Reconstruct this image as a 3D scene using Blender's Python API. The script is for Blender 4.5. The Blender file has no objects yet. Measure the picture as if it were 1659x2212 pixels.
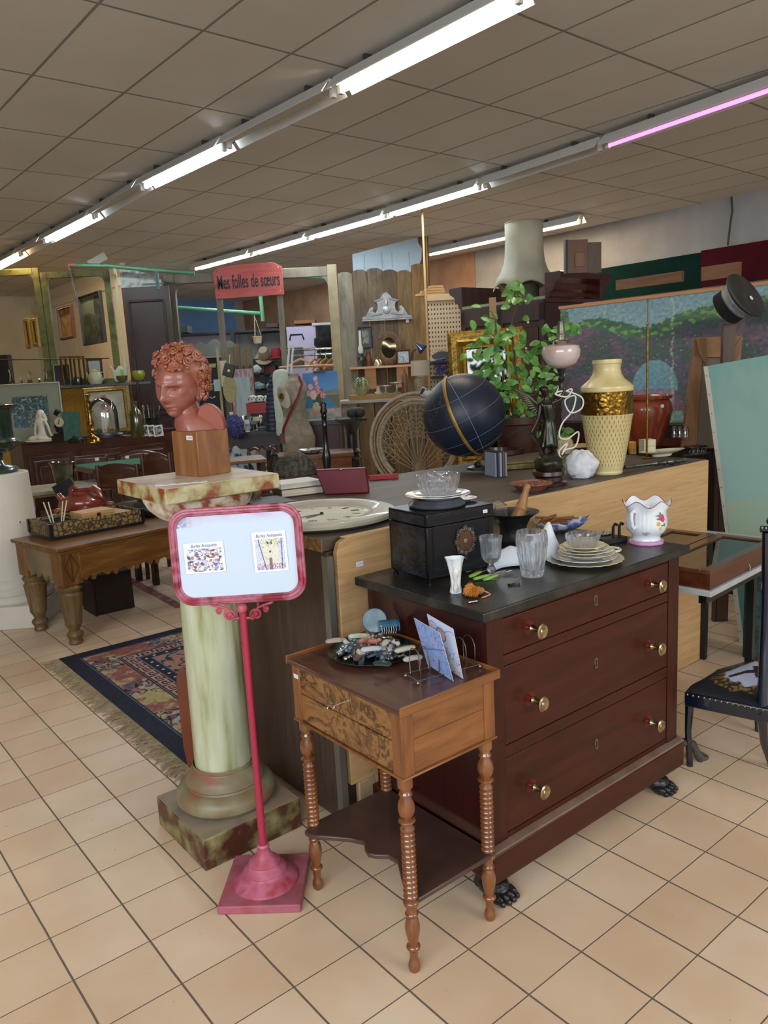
import bpy, math, random
from mathutils import Vector, Matrix, noise as mnoise
random.seed(7)
PI=math.pi; sin=math.sin; cos=math.cos
C=bpy.context.scene.collection
def rad(a): return a*PI/180
def smooth(P,n=5):
    P=[Vector(p) for p in P]; out=[]
    for i in range(len(P)-1):
        a,b,c,d=P[max(0,i-1)],P[i],P[i+1],P[min(len(P)-1,i+2)]
        for k in range(n):
            t=k/n; out.append(.5*((2*b)+(c-a)*t+(2*a-5*b+4*c-d)*t*t+(3*b-a-3*c+d)*t**3))
    return out+[P[-1]]
# ---------------------------------------------------------------- camera maths (1659 x 2212)
FP,PI_,RO,HC=1677.5,0.17699,-0.052814,1.5
Fv=Vector((0,cos(PI_),-sin(PI_))); U0=Vector((0,sin(PI_),cos(PI_))); R0=Vector((1,0,0))
Rv=R0*cos(RO)+U0*sin(RO); Uv=U0*cos(RO)-R0*sin(RO); CAM=Vector((0,0,HC))
def ray(x,y): return Fv+Rv*((x-829.5)/FP)-Uv*((y-1106)/FP)
def on(x,y,z=0.):                                   # point of a horizontal plane
    d=ray(x,y); return CAM+d*((z-HC)/d.z)
def at(x,y,Y):                                      # point at a forward distance
    d=ray(x,y); return CAM+d*(Y/d.y)
def onu(x,y,u):                                     # point of a wall plane u=const
    d=ray(x,y); n=Vector((CA,SA,0)); return CAM+d*(u/(d@n))
def onl(x,y,p,a):                                   # point of a vertical plane through p with heading a
    d=ray(x,y); n=Vector((-sin(a),cos(a),0)); return CAM+d*(((Vector((p[0],p[1],0)))@n)/(d@n))
def sc(P): return ((Vector(P)-CAM)@Fv)/FP           # metres per pixel there
AR=rad(38.4); CA=cos(AR); SA=sin(AR)
def UV(u,v,z=0.): return Vector((CA*u-SA*v,SA*u+CA*v,z))
# ---------------------------------------------------------------- mesh builder
class MB:
    def __init__(s): s.v=[]; s.f=[]; s.M=None
    def add(s,vs,fs):
        b=len(s.v)
        if s.M is not None: vs=[s.M@Vector(q) for q in vs]
        s.v+= [tuple(q) for q in vs]; s.f+=[tuple(i+b for i in f) for f in fs]; return s
    def box(s,x,y,z,sx,sy,sz,rz=0,top=1.0):
        c,d=cos(rz),sin(rz); vs=[]
        for k,(zz,t) in enumerate(((-1,1),(1,top))):
            for a,b in ((-1,-1),(1,-1),(1,1),(-1,1)):
                px,py=a*sx/2*t,b*sy/2*t; vs.append((x+px*c-py*d,y+px*d+py*c,z+zz*sz/2))
        return s.add(vs,[(3,2,1,0),(4,5,6,7),(0,1,5,4),(1,2,6,5),(2,3,7,6),(3,0,4,7)])
    def bx(s,x0,x1,y0,y1,z0,z1): return s.box((x0+x1)/2,(y0+y1)/2,(z0+z1)/2,abs(x1-x0),abs(y1-y0),abs(z1-z0))
    def lathe(s,prof,c=(0,0,0),n=24,sx=1,sy=1,mod=None,cap=True,axis=None):
        vs=[];fs=[]
        for r,z in prof:
            for i in range(n):
                th=2*PI*i/n; rr=mod(th,z,r) if mod else r
                vs.append((rr*cos(th)*sx,rr*sin(th)*sy,z))
        m=len(prof)
        for j in range(m-1):
            for i in range(n):
                a=j*n+i;b=j*n+(i+1)%n; fs.append((a,b,b+n,a+n))
        if cap:
            if prof[0][0]>1e-6: fs.append(tuple(range(n-1,-1,-1)))
            if prof[-1][0]>1e-6: fs.append(tuple(range((m-1)*n,m*n)))
        if axis is not None:
            q=Vector((0,0,1)).rotation_difference(Vector(axis)); vs=[q@Vector(p) for p in vs]
        vs=[(p[0]+c[0],p[1]+c[1],p[2]+c[2]) for p in vs]
        return s.add(vs,fs)
    def cyl(s,p0,p1,r0,r1=None,n=12):
        p0=Vector(p0);p1=Vector(p1); d=p1-p0
        return s.lathe([(r0,0),(r1 if r1 is not None else r0,d.length)],p0,n,axis=d)
    def tube(s,pts,r,n=6,closed=False,flat=None):
        P=[Vector(p) for p in pts]; m=len(P)
        if m<2: return s
        up=Vector((0,0,1)); vs=[];fs=[]; nor=None
        for i in range(m):
            if closed: t=P[(i+1)%m]-P[i-1]
            else: t=P[min(i+1,m-1)]-P[max(i-1,0)]
            if t.length<1e-9: t=Vector((0,0,1))
            t.normalize()
            if nor is None:
                nor=t.orthogonal() if flat is None else Vector(flat); nor=(nor-t*nor.dot(t)).normalized()
            else:
                nn=nor-t*nor.dot(t); nor=nn.normalized() if nn.length>1e-6 else t.orthogonal().normalized()
            bi=t.cross(nor); rr=r[i] if isinstance(r,(list,tuple)) else r
            ra,rb=(rr if isinstance(rr,tuple) else (rr,rr))
            for k in range(n):
                th=2*PI*k/n; vs.append(P[i]+nor*(cos(th)*ra)+bi*(sin(th)*rb))
        for i in range(m if closed else m-1):
            for k in range(n):
                a=i*n+k;b=i*n+(k+1)%n; c=((i+1)%m)*n+(k+1)%n; d=((i+1)%m)*n+k; fs.append((a,b,c,d))
        if not closed: fs.append(tuple(range(n-1,-1,-1))); fs.append(tuple(range((m-1)*n,m*n)))
        return s.add(vs,fs)
    def prism(s,poly,a,b,pl='xz'):                   # polygon in x-z extruded along y from a to b (or x-y along z)
        n=len(poly)
        def mk(p,t): return (p[0],t,p[1]) if pl=='xz' else ((p[0],p[1],t) if pl=='xy' else (t,p[0],p[1]))
        vs=[mk(p,a) for p in poly]+[mk(p,b) for p in poly]
        fs=[tuple(range(n)),tuple(range(2*n-1,n-1,-1))]+[(i,i+n,(i+1)%n+n,(i+1)%n) for i in range(n)]
        return s.add(vs,fs)
    def sph(s,c,r,n=12,m=8,f=None):
        if not isinstance(r,(tuple,list)): r=(r,r,r)
        vs=[];fs=[]
        for j in range(m+1):
            ph=PI*j/m
            for i in range(n):
                th=2*PI*i/n; d=Vector((sin(ph)*cos(th),sin(ph)*sin(th),cos(ph))); k=f(d) if f else 1
                vs.append((c[0]+r[0]*d.x*k,c[1]+r[1]*d.y*k,c[2]+r[2]*d.z*k))
        for j in range(m):
            for i in range(n):
                a=j*n+i;b=j*n+(i+1)%n; fs.append((a,a+n,b+n,b))
        return s.add(vs,fs)
    def grid(s,fn,nu,nv,cu=False):
        vs=[fn(i/(nu if cu else nu-1),j/(nv-1)) for j in range(nv) for i in range(nu)]; fs=[]
        for j in range(nv-1):
            for i in range(nu if cu else nu-1):
                a=j*nu+i; b=j*nu+(i+1)%nu; fs.append((a,b,b+nu,a+nu))
        return s.add(vs,fs)
    def out(s,name,mat,parent=None,loc=None,rz=0,smooth=True,ang=35,bevel=0,label=None,sub=0,solid=0):
        me=bpy.data.meshes.new(name); me.from_pydata(s.v,[],s.f); me.validate()
        o=bpy.data.objects.new(name,me); C.objects.link(o)
        if mat: me.materials.append(mat)
        if smooth:
            me.shade_smooth(); me.set_sharp_from_angle(angle=rad(ang))
        if parent: o.parent=parent
        if loc is not None: o.location=loc
        if rz: o.rotation_euler=(0,0,rz)
        if bevel:
            b=o.modifiers.new('b','BEVEL'); b.width=bevel; b.segments=2; b.limit_method='ANGLE'; b.angle_limit=rad(40)
        if solid:
            b=o.modifiers.new('s','SOLIDIFY'); b.thickness=solid; b.offset=0
        if sub:
            b=o.modifiers.new('u','SUBSURF'); b.levels=sub; b.render_levels=sub
        if label: o['label']=label
        return o
def tag(o,label,cat,group=None):
    o['label']=label; o['category']=cat
    if group: o['group']=group
    return o
def T(name,label,cat,loc,rz=0,group=None,rot=None):
    o=bpy.data.objects.new(name,None); C.objects.link(o); o.location=loc; o.empty_display_size=.05
    o.rotation_euler=rot if rot else (0,0,rz); return tag(o,label,cat,group)
def solo(mb,name,mat,label,cat,loc,rz=0,group=None,**k):
    return tag(mb.out(name,mat,None,loc,rz,**k),label,cat,group)
def struct(mb,name,mat,loc=None,rz=0,**k):
    o=mb.out(name,mat,None,loc,rz,**k); o['kind']='structure'; return o
def dup(root,loc,rz=None,label=None,group=None,scale=None):
    r=root.copy(); C.objects.link(r); r.location=loc
    if rz is not None: r.rotation_euler=(0,0,rz)
    if scale: r.scale=(scale,)*3 if not isinstance(scale,tuple) else scale
    if label: r['label']=label
    if group: r['group']=group
    for ch in list(root.children):
        c=ch.copy(); C.objects.link(c); c.parent=r
        for g in ch.children:
            d=g.copy(); C.objects.link(d); d.parent=c
    return r
def skin(name,joints,edges,mat,parent=None,sub=2,loc=None,rz=0):   # joints: (x,y,z,r)
    me=bpy.data.meshes.new(name); me.from_pydata([j[:3] for j in joints],edges,[])
    o=bpy.data.objects.new(name,me); C.objects.link(o); me.materials.append(mat)
    m=o.modifiers.new('skin','SKIN'); m.use_smooth_shade=True
    for i,j in enumerate(joints):
        r=j[3]; o.data.skin_vertices[0].data[i].radius=(r,r) if not isinstance(r,tuple) else r
    o.data.skin_vertices[0].data[0].use_root=True
    s=o.modifiers.new('sub','SUBSURF'); s.levels=sub; s.render_levels=sub
    if parent: o.parent=parent
    if loc is not None: o.location=loc
    if rz: o.rotation_euler=(0,0,rz)
    return o
# ---------------------------------------------------------------- materials
def lin(h):
    h=h.lstrip('#'); v=[int(h[i:i+2],16)/255 for i in (0,2,4)]
    return tuple(x/12.92 if x<=.04045 else ((x+.055)/1.055)**2.4 for x in v)+(1,)
def col(c): return lin(c) if isinstance(c,str) else (tuple(c)+(1,) if len(c)==3 else c)
def base(name):
    m=bpy.data.materials.new(name); m.use_nodes=True; nt=m.node_tree; return m,nt,nt.nodes['Principled BSDF']
def N(nt,t,**k):
    n=nt.nodes.new(t)
    for a,b in k.items():
        if a.startswith('i_'): n.inputs[a[2:].replace('_',' ')].default_value=b
        else: setattr(n,a,b)
    return n
def coords(nt,scale=(1,1,1),rot=(0,0,0)):
    tc=N(nt,'ShaderNodeTexCoord'); mp=N(nt,'ShaderNodeMapping'); mp.inputs['Scale'].default_value=scale; mp.inputs['Rotation'].default_value=rot
    nt.links.new(tc.outputs['Object'],mp.inputs['Vector']); return mp.outputs['Vector']
def ramp(nt,fac,stops):
    r=N(nt,'ShaderNodeValToRGB'); e=r.color_ramp.elements
    while len(e)<len(stops): e.new(.5)
    for k,(p,c) in enumerate(stops): e[k].position=p; e[k].color=col(c)
    nt.links.new(fac,r.inputs['Fac']); return r.outputs['Color']
_c={}
def mat(c,rough=.5,metal=0,c2=None,ns=8,amt=(.35,.65),bump=0,bs=None,det=4,coat=0,key=None,sc3=(1,1,1),spec=.5,c3=None,sheen=0):
    k=('m',c,rough,metal,c2,ns,amt,bump,bs,det,coat,sc3,spec,c3)
    if k in _c: return _c[k]
    m,nt,b=base(key or 'finish'); b.inputs['Roughness'].default_value=rough; b.inputs['Metallic'].default_value=metal
    b.inputs['Specular IOR Level'].default_value=spec
    if coat: b.inputs['Coat Weight'].default_value=coat; b.inputs['Coat Roughness'].default_value=.08
    if sheen: b.inputs['Sheen Weight'].default_value=sheen
    if c2 or bump: v=coords(nt,sc3)
    if c2:
        n=N(nt,'ShaderNodeTexNoise'); n.inputs['Scale'].default_value=ns; n.inputs['Detail'].default_value=det; nt.links.new(v,n.inputs['Vector'])
        st=[(amt[0],c),(amt[1],c2)] if not c3 else [(amt[0],c),((amt[0]+amt[1])/2,c2),(amt[1],c3)]
        nt.links.new(ramp(nt,n.outputs['Fac'],st),b.inputs['Base Color'])
    else: b.inputs['Base Color'].default_value=col(c)
    if bump:
        n2=N(nt,'ShaderNodeTexNoise'); n2.inputs['Scale'].default_value=bs or ns*3; n2.inputs['Detail'].default_value=3; nt.links.new(v,n2.inputs['Vector'])
        bm=N(nt,'ShaderNodeBump'); bm.inputs['Strength'].default_value=bump; bm.inputs['Distance'].default_value=.01
        nt.links.new(n2.outputs['Fac'],bm.inputs['Height']); nt.links.new(bm.outputs['Normal'],b.inputs['Normal'])
    _c[k]=m; return m
def wood(c,c2,rough=.4,grain='x',ns=6,stretch=14,c3=None,amt=(.3,.7),coat=0,dist=1.2,bump=.05,spec=.5):
    k=('w',c,c2,rough,grain,ns,stretch,c3,amt,coat,dist)
    if k in _c: return _c[k]
    m,nt,b=base('wood'); b.inputs['Roughness'].default_value=rough; b.inputs['Specular IOR Level'].default_value=spec
    if coat: b.inputs['Coat Weight'].default_value=coat; b.inputs['Coat Roughness'].default_value=.12
    s=[stretch,stretch,stretch]; s['xyz'.index(grain)]=1.2
    v=coords(nt,tuple(s)); n=N(nt,'ShaderNodeTexNoise'); n.inputs['Scale'].default_value=ns/3; n.inputs['Detail'].default_value=8; n.inputs['Distortion'].default_value=dist
    n.inputs['Roughness'].default_value=.65; nt.links.new(v,n.inputs['Vector'])
    st=[(amt[0],c),(amt[1],c2)] if not c3 else [(amt[0],c),((amt[0]+amt[1])/2,c2),(amt[1],c3)]
    nt.links.new(ramp(nt,n.outputs['Fac'],st),b.inputs['Base Color'])
    bm=N(nt,'ShaderNodeBump'); bm.inputs['Strength'].default_value=bump; bm.inputs['Distance'].default_value=.004
    nt.links.new(n.outputs['Fac'],bm.inputs['Height']); nt.links.new(bm.outputs['Normal'],b.inputs['Normal'])
    _c[k]=m; return m
def glass(c='#ffffff',rough=0.02,ior=1.45):
    k=('g',c,rough,ior)
    if k in _c: return _c[k]
    m,nt,b=base('glass'); b.inputs['Base Color'].default_value=col(c); b.inputs['Roughness'].default_value=rough
    b.inputs['Transmission Weight'].default_value=1; b.inputs['IOR'].default_value=ior; _c[k]=m; return m
def thin(c='#ffffff',tr=.85,rough=.03):               # thin sheet glass: mostly see-through with a gloss
    k=('t',c,tr,rough)
    if k in _c: return _c[k]
    m,nt,b=base('thin_glass'); out=nt.nodes['Material Output']
    t=N(nt,'ShaderNodeBsdfTransparent'); t.inputs['Color'].default_value=col(c); g=N(nt,'ShaderNodeBsdfGlossy'); g.inputs['Roughness'].default_value=rough
    mx=N(nt,'ShaderNodeMixShader'); fr=N(nt,'ShaderNodeFresnel'); fr.inputs['IOR'].default_value=1.5
    ad=N(nt,'ShaderNodeMath',operation='ADD'); ad.inputs[1].default_value=1-tr-.04; nt.links.new(fr.outputs[0],ad.inputs[0])
    nt.links.new(ad.outputs[0],mx.inputs[0]); nt.links.new(t.outputs[0],mx.inputs[1]); nt.links.new(g.outputs[0],mx.inputs[2]); nt.links.new(mx.outputs[0],out.inputs['Surface'])
    _c[k]=m; return m
def crysmat():
    m,nt,b=base('cut_glass'); out=nt.nodes['Material Output']; b.inputs['Transmission Weight'].default_value=1; b.inputs['Roughness'].default_value=0; b.inputs['IOR'].default_value=1.5; b.inputs['Base Color'].default_value=(.97,.98,1,1)
    t=N(nt,'ShaderNodeBsdfTransparent'); t.inputs['Color'].default_value=(.95,.97,1,1); d=N(nt,'ShaderNodeBsdfDiffuse'); d.inputs['Color'].default_value=(.85,.9,.95,1)
    mx=N(nt,'ShaderNodeMixShader'); mx.inputs[0].default_value=.38; nt.links.new(b.outputs[0],mx.inputs[1]); nt.links.new(t.outputs[0],mx.inputs[2])
    m2=N(nt,'ShaderNodeMixShader'); m2.inputs[0].default_value=.025; nt.links.new(mx.outputs[0],m2.inputs[1]); nt.links.new(d.outputs[0],m2.inputs[2]); nt.links.new(m2.outputs[0],out.inputs['Surface']); return m
def emit(c,s):
    m,nt,b=base('lamp_glow'); b.inputs['Base Color'].default_value=col(c); b.inputs['Emission Color'].default_value=col(c); b.inputs['Emission Strength'].default_value=s; return m
def attrmat(rough=.7,coat=0,bump=0,bs=200):
    k=('a',rough,coat,bump)
    if k in _c: return _c[k]
    m,nt,b=base('painted'); a=N(nt,'ShaderNodeAttribute',attribute_name='Col'); nt.links.new(a.outputs['Color'],b.inputs['Base Color']); b.inputs['Roughness'].default_value=rough
    if coat: b.inputs['Coat Weight'].default_value=coat
    if bump:
        n=N(nt,'ShaderNodeTexNoise'); n.inputs['Scale'].default_value=bs; nt.links.new(coords(nt),n.inputs['Vector'])
        bm=N(nt,'ShaderNodeBump'); bm.inputs['Strength'].default_value=bump; bm.inputs['Distance'].default_value=.004
        nt.links.new(n.outputs['Fac'],bm.inputs['Height']); nt.links.new(bm.outputs['Normal'],b.inputs['Normal'])
    _c[k]=m; return m
def picture(name,w,h,fn,parent,nx=80,ny=60,loc=(0,0,0),rough=.6,coat=0,plane='xz',bump=0,surf=None):
    """a painted sheet; fn(u,v)->(r,g,b) sRGB 0..1 with v up; surf maps (x,y)->xyz"""
    vs=[];cs=[]
    for j in range(ny):
        for i in range(nx):
            u,v=i/(nx-1),j/(ny-1)
            if surf: vs.append(surf(u,v))
            elif plane=='xz': vs.append(((u-.5)*w,0,v*h))
            else: vs.append(((u-.5)*w,(v-.5)*h,0))
            c=fn(u,v); cs+=[max(0,min(1,x))**2.2 for x in c]+[1.]
    fs=[(j*nx+i,j*nx+i+1,(j+1)*nx+i+1,(j+1)*nx+i) for j in range(ny-1) for i in range(nx-1)]
    me=bpy.data.meshes.new(name); me.from_pydata(vs,[],fs); a=me.color_attributes.new('Col','FLOAT_COLOR','POINT'); a.data.foreach_set('color',cs)
    me.materials.append(attrmat(rough,coat,bump)); me.shade_smooth(); o=bpy.data.objects.new(name,me); C.objects.link(o); o.parent=parent; o.location=loc; return o
def nz(x,y,s=1,seed=0): return mnoise.noise(Vector((x*s,y*s,seed*7.3)))
def fb(x,y,s=1,seed=0): return mnoise.fractal(Vector((x*s,y*s,seed*7.3)),.6,2.1,4)
def mixc(a,b,t): t=max(0,min(1,t)); return tuple(a[i]*(1-t)+b[i]*t for i in range(3))
def hx(h): return tuple(int(h.lstrip('#')[i:i+2],16)/255 for i in (0,2,4))
def text(body,size,m,parent,loc,rot=(PI/2,0,0),sx=1,name='lettering',shear=.0,ext=.0003,off=0):
    cu=bpy.data.curves.new('t','FONT'); cu.body=body; cu.size=size; cu.align_x='CENTER'; cu.align_y='CENTER'; cu.shear=shear; cu.extrude=ext; cu.offset=off
    o=bpy.data.objects.new('t',cu); C.objects.link(o); bpy.context.view_layer.update()
    me=bpy.data.meshes.new_from_object(o.evaluated_get(bpy.context.evaluated_depsgraph_get())); C.objects.unlink(o); bpy.data.objects.remove(o)
    n=bpy.data.objects.new(name,me); me.materials.clear(); me.materials.append(m); C.objects.link(n); n.parent=parent; n.location=loc; n.rotation_euler=rot; n.scale=(sx,1,1); return n
def frame_mb(w,h,t,d,bev=.3,y=0):
    """picture frame in x-z standing on z=0, profile width t, depth d"""
    mb=MB(); o=[(-w/2,0),(w/2,0),(w/2,h),(-w/2,h)]
    rings=[(0,d),(0,d*.35),(t*.25,0),(t*.6,d*.12),(t*.75,0.0),(t,d*.5),(t,d)]
    vs=[];fs=[]
    for k,(ins,yy) in enumerate(rings):
        for x,z in o: vs.append((x-math.copysign(ins,x),y+yy,z+(ins if z<h/2 else -ins)))
    for k in range(len(rings)):
        k2=(k+1)%len(rings)
        for i in range(4): fs.append((k*4+i,k*4+(i+1)%4,k2*4+(i+1)%4,k2*4+i))
    mb.add(vs,fs); return mb
def framed(name,label,cat,loc,rz,w,h,t,d,fm,fn,tilt=0,nx=50,ny=60,group=None,liner=None,roll=0):
    t_=T(name,label,cat,loc,0,group,rot=(-tilt,roll,rz))
    frame_mb(w,h,t,d).out('frame',fm,t_,ang=25)
    if liner:
        frame_mb(w-2*t,h-2*t,liner[0],d*.5,y=d*.4).out('mount',liner[1],t_,loc=(0,0,t),ang=25); t=t+liner[0]
    MB().bx(-w/2+t*.9,w/2-t*.9,d*.75,d,t*.9,h-t*.9).out('backing',mat('#2b241d',.8),t_)
    if fn: picture('picture',w-2*t+.004,h-2*t+.004,fn,t_,nx,ny,loc=(0,d*.72,t-.002))
    return t_
GOLD=mat('#b08a3c',.35,.75,'#6e4f1c',30); BRASS=mat('#c9a552',.25,1,'#8d6c2c',20); SILVER=mat('#b9b6ae',.25,1,'#6f6a60',15); CHROME=mat('#d5d5d5',.15,1)
BLACK=mat('#0d0e10',.35,c2='#1b1d20'); IRON=mat('#191a1b',.5,.3,'#2b2a29',20,bump=.2); BRONZE=mat('#2c2a22',.35,.7,'#4a4a38',14)
WHITEC=mat('#e9e6df',.2,coat=.5); PAPER=mat('#dfe2e4',.7); TAGM=mat('#dfe4ea',.6); INK=mat('#22284a',.7); INKB=mat('#17151a',.6); CREAM=mat('#e5dcc0',.35,c2='#cfc19a',ns=5)
GL=glass(); TH=thin()
def label_tag(parent,loc,w=.02,h=.009,rot=(0,0,0),txt=True,name='price_label'):
    t=MB().bx(-w/2,w/2,-.0006,0,-h/2,h/2).out(name,TAGM,parent,loc=loc); t.rotation_euler=rot; t['label']='small white price label'
    if txt:
        mb=MB()
        for k in range(5):
            x=-w*.32+k*w*.16; mb.tube([(x,-.0009,-h*.22),(x+w*.05,-.0009,h*.22),(x+w*.09,-.0009,-h*.1)],w*.012,4)
        mb.out('handwriting',mat('#4b62b8',.6),t)
    return t
# ================================================================= THE ROOM
def grid_mat(name,ox,oy,px,py,lw_x,lw_y,c,cg,rough,var,noisec,bumpd=.002,fleck=None,thick=None):
    m,nt,b=base(name); b.inputs['Roughness'].default_value=rough
    tc=N(nt,'ShaderNodeTexCoord'); sp=N(nt,'ShaderNodeSeparateXYZ'); nt.links.new(tc.outputs['Object'],sp.inputs[0])
    wn=N(nt,'ShaderNodeTexNoise'); wn.inputs['Scale'].default_value=6; nt.links.new(tc.outputs['Object'],wn.inputs['Vector'])
    ids=[];masks=[]
    for ax,o,p,lw in ((0,ox,px,lw_x),(1,oy,py,lw_y)):
        a=N(nt,'ShaderNodeMath',operation='ADD'); a.inputs[1].default_value=-o; nt.links.new(sp.outputs[ax],a.inputs[0])
        w=N(nt,'ShaderNodeMath',operation='MULTIPLY_ADD'); w.inputs[1].default_value=.0035; nt.links.new(wn.outputs['Fac'],w.inputs[0]); nt.links.new(a.outputs[0],w.inputs[2])
        d=N(nt,'ShaderNodeMath',operation='DIVIDE'); d.inputs[1].default_value=p; nt.links.new(w.outputs[0],d.inputs[0])
        h=N(nt,'ShaderNodeMath',operation='ADD'); h.inputs[1].default_value=.5; nt.links.new(d.outputs[0],h.inputs[0])
        fl=N(nt,'ShaderNodeMath',operation='FLOOR'); nt.links.new(h.outputs[0],fl.inputs[0]); f2=N(nt,'ShaderNodeMath',operation='FLOOR'); nt.links.new(d.outputs[0],f2.inputs[0]); ids.append(f2.outputs[0])
        fr=N(nt,'ShaderNodeMath',operation='SUBTRACT'); nt.links.new(d.outputs[0],fr.inputs[0]); nt.links.new(fl.outputs[0],fr.inputs[1])
        ab=N(nt,'ShaderNodeMath',operation='ABSOLUTE'); nt.links.new(fr.outputs[0],ab.inputs[0])
        mr=N(nt,'ShaderNodeMapRange'); mr.inputs['From Min'].default_value=lw/p*.35; mr.inputs['From Max'].default_value=lw/p*.65; nt.links.new(ab.outputs[0],mr.inputs['Value']); masks.append(mr.outputs[0])
    mn=N(nt,'ShaderNodeMath',operation='MINIMUM'); nt.links.new(masks[0],mn.inputs[0]); nt.links.new(masks[1],mn.inputs[1])
    cb=N(nt,'ShaderNodeCombineXYZ'); nt.links.new(ids[0],cb.inputs[0]); nt.links.new(ids[1],cb.inputs[1])
    wh=N(nt,'ShaderNodeTexWhiteNoise'); nt.links.new(cb.outputs[0],wh.inputs['Vector'])
    n1=N(nt,'ShaderNodeTexNoise'); n1.inputs['Scale'].default_value=noisec[0]; n1.inputs['Detail'].default_value=5; nt.links.new(tc.outputs['Object'],n1.inputs['Vector'])
    tile=ramp(nt,wh.outputs['Value'],[(0,c[0]),(.5,c[1]),(1,c[2])])
    st=ramp(nt,n1.outputs['Fac'],[(.3,noisec[1]),(.7,'#ffffff')])
    mu=N(nt,'ShaderNodeMix',data_type='RGBA',blend_type='MULTIPLY'); mu.inputs[0].default_value=var; nt.links.new(tile,mu.inputs[6]); nt.links.new(st,mu.inputs[7])
    last=mu.outputs[2]
    if fleck:
        n2=N(nt,'ShaderNodeTexNoise'); n2.inputs['Scale'].default_value=fleck[0]; n2.inputs['Detail'].default_value=2; nt.links.new(tc.outputs['Object'],n2.inputs['Vector'])
        mr=N(nt,'ShaderNodeMapRange'); mr.inputs['From Min'].default_value=fleck[1]; mr.inputs['From Max'].default_value=fleck[1]+.05; mr.inputs['To Max'].default_value=fleck[3]; nt.links.new(n2.outputs['Fac'],mr.inputs['Value'])
        m2=N(nt,'ShaderNodeMix',data_type='RGBA'); nt.links.new(mr.outputs[0],m2.inputs[0]); nt.links.new(last,m2.inputs[6]); m2.inputs[7].default_value=col(fleck[2]); last=m2.outputs[2]
    mx=N(nt,'ShaderNodeMix',data_type='RGBA'); nt.links.new(mn.outputs[0],mx.inputs[0]); mx.inputs[6].default_value=col(cg); nt.links.new(last,mx.inputs[7])
    nt.links.new(mx.outputs[2],b.inputs['Base Color'])
    bm=N(nt,'ShaderNodeBump'); bm.inputs['Strength'].default_value=.6; bm.inputs['Distance'].default_value=bumpd; nt.links.new(mn.outputs[0],bm.inputs['Height']); nt.links.new(bm.outputs['Normal'],b.inputs['Normal'])
    mr2=N(nt,'ShaderNodeMapRange'); mr2.inputs['To Min'].default_value=.9; mr2.inputs['To Max'].default_value=rough; nt.links.new(mn.outputs[0],mr2.inputs['Value']); nt.links.new(mr2.outputs[0],b.inputs['Roughness'])
    return m
FA=.674668; fo=(-.0933,2.1266)
fox=fo[0]*cos(FA)+fo[1]*sin(FA); foy=-fo[0]*sin(FA)+fo[1]*cos(FA)
floorM=grid_mat('tiles',fox,foy,.20596,.20436,.0052,.0032,('#dcc2a6','#e2caae','#e6d1b8'),'#6b6054',.42,.55,(3.5,'#e6d6c2'),fleck=(38,.735,'#8a6a4c',.5))
floorM.node_tree.nodes['Principled BSDF'].inputs['Specular IOR Level'].default_value=.35
struct(MB().bx(-12,16,-6,24,-.1,0),'floor',floorM,rz=FA,smooth=False)
CAA=rad(39.68); ZC=3.37
co=(-.59547*2.1444,1.97872*2.1444); cox=co[0]*cos(CAA)+co[1]*sin(CAA); coy=-co[0]*sin(CAA)+co[1]*cos(CAA)
ceilM=grid_mat('ceiling_tiles',cox,coy,.5686,1.0909,.017,.02,('#d2cfc9','#d6d3cc','#dad6ce'),'#8a8680',.85,.25,(1.2,'#d8d4cc'),.004,fleck=(45,.74,'#8a857c',.25))
struct(MB().bx(-12,16,-6,24,ZC,ZC+.1),'ceiling',ceilM,rz=CAA,smooth=False)
plaster=mat('#a09f9f',.9,c2='#929192',ns=2.5,bump=.25,bs=25); creamw=mat('#e2d8bc',.9,c2='#d6caa8',ns=2); glowtint=mat('#b08a6e',.9,c2='#9c765c',ns=3,bump=.3,bs=20)
greyw=mat('#b5b0aa',.9,c2='#a5a09a',ns=2); bluew=mat('#7aa5d6',.85,c2='#709ccf',ns=2)
WR=9.55
struct(MB().bx(WR,WR+.15,-5,17.2,0,ZC+.05),'wall_right',plaster,rz=AR)
struct(MB().bx(WR-.02,WR,9.3,17.1,0,ZC),'wall_glow_tint',glowtint,rz=AR).name='trim_glow_tint'  # warm lamp's glow on the rear wall, put into this panel's brown colour
struct(MB().bx(-11.2,4.7,16.9,17.05,0,ZC+.05),'wall_far',creamw,rz=AR)
struct(MB().bx(4.7,WR,17.05,17.2,0,ZC+.05),'wall_back',greyw,rz=AR)
struct(MB().bx(-11.35,-11.2,-5,16.9,0,ZC+.05),'wall_left',creamw,rz=AR)
plankw=wood('#e0dac4','#e8e3d0',.7,'z',3,10,bump=.02)
pw=MB().bx(4.7,4.78,12.1,16.9,0,ZC)
for k in range(24): pw.bx(4.685,4.7,12.1+k*.2,12.1+k*.2+.192,0,ZC-.3)
struct(pw,'wall_partition',plankw,rz=AR)
struct(MB().bx(4.64,4.69,12.1,16.9,ZC-.34,ZC-.22),'trim_2',plankw,rz=AR)
# painted bands on the right wall
def wall_band(px0,py0,px1,py1,h0,h1,name,m):
    a=onu(px0,py0,WR-.03); b=onu(px1,py1,WR-.03)
    va=-SA*a.x+CA*a.y; vb=-SA*b.x+CA*b.y
    return struct(MB().bx(WR-.05,WR,min(va,vb),max(va,vb),h0,h1),name,m,rz=AR)
zg=onu(1500,548,WR-.03).z
wall_band(1290,600,1516,545,zg-.45,zg,'trim_3',mat('#0b2320',.95,c2='#0f2b27',ns=4,spec=.1)); wall_band(1516,545,1760,500,zg-.42,zg+.02,'trim_4',mat('#3f1016',.95,c2='#4a161d',ns=4,spec=.1))
wall_band(1290,600,1760,500,zg-.62,zg-.43,'trim_5',wood('#4a3426','#7b5b42',.7,'y',5,8))
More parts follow.
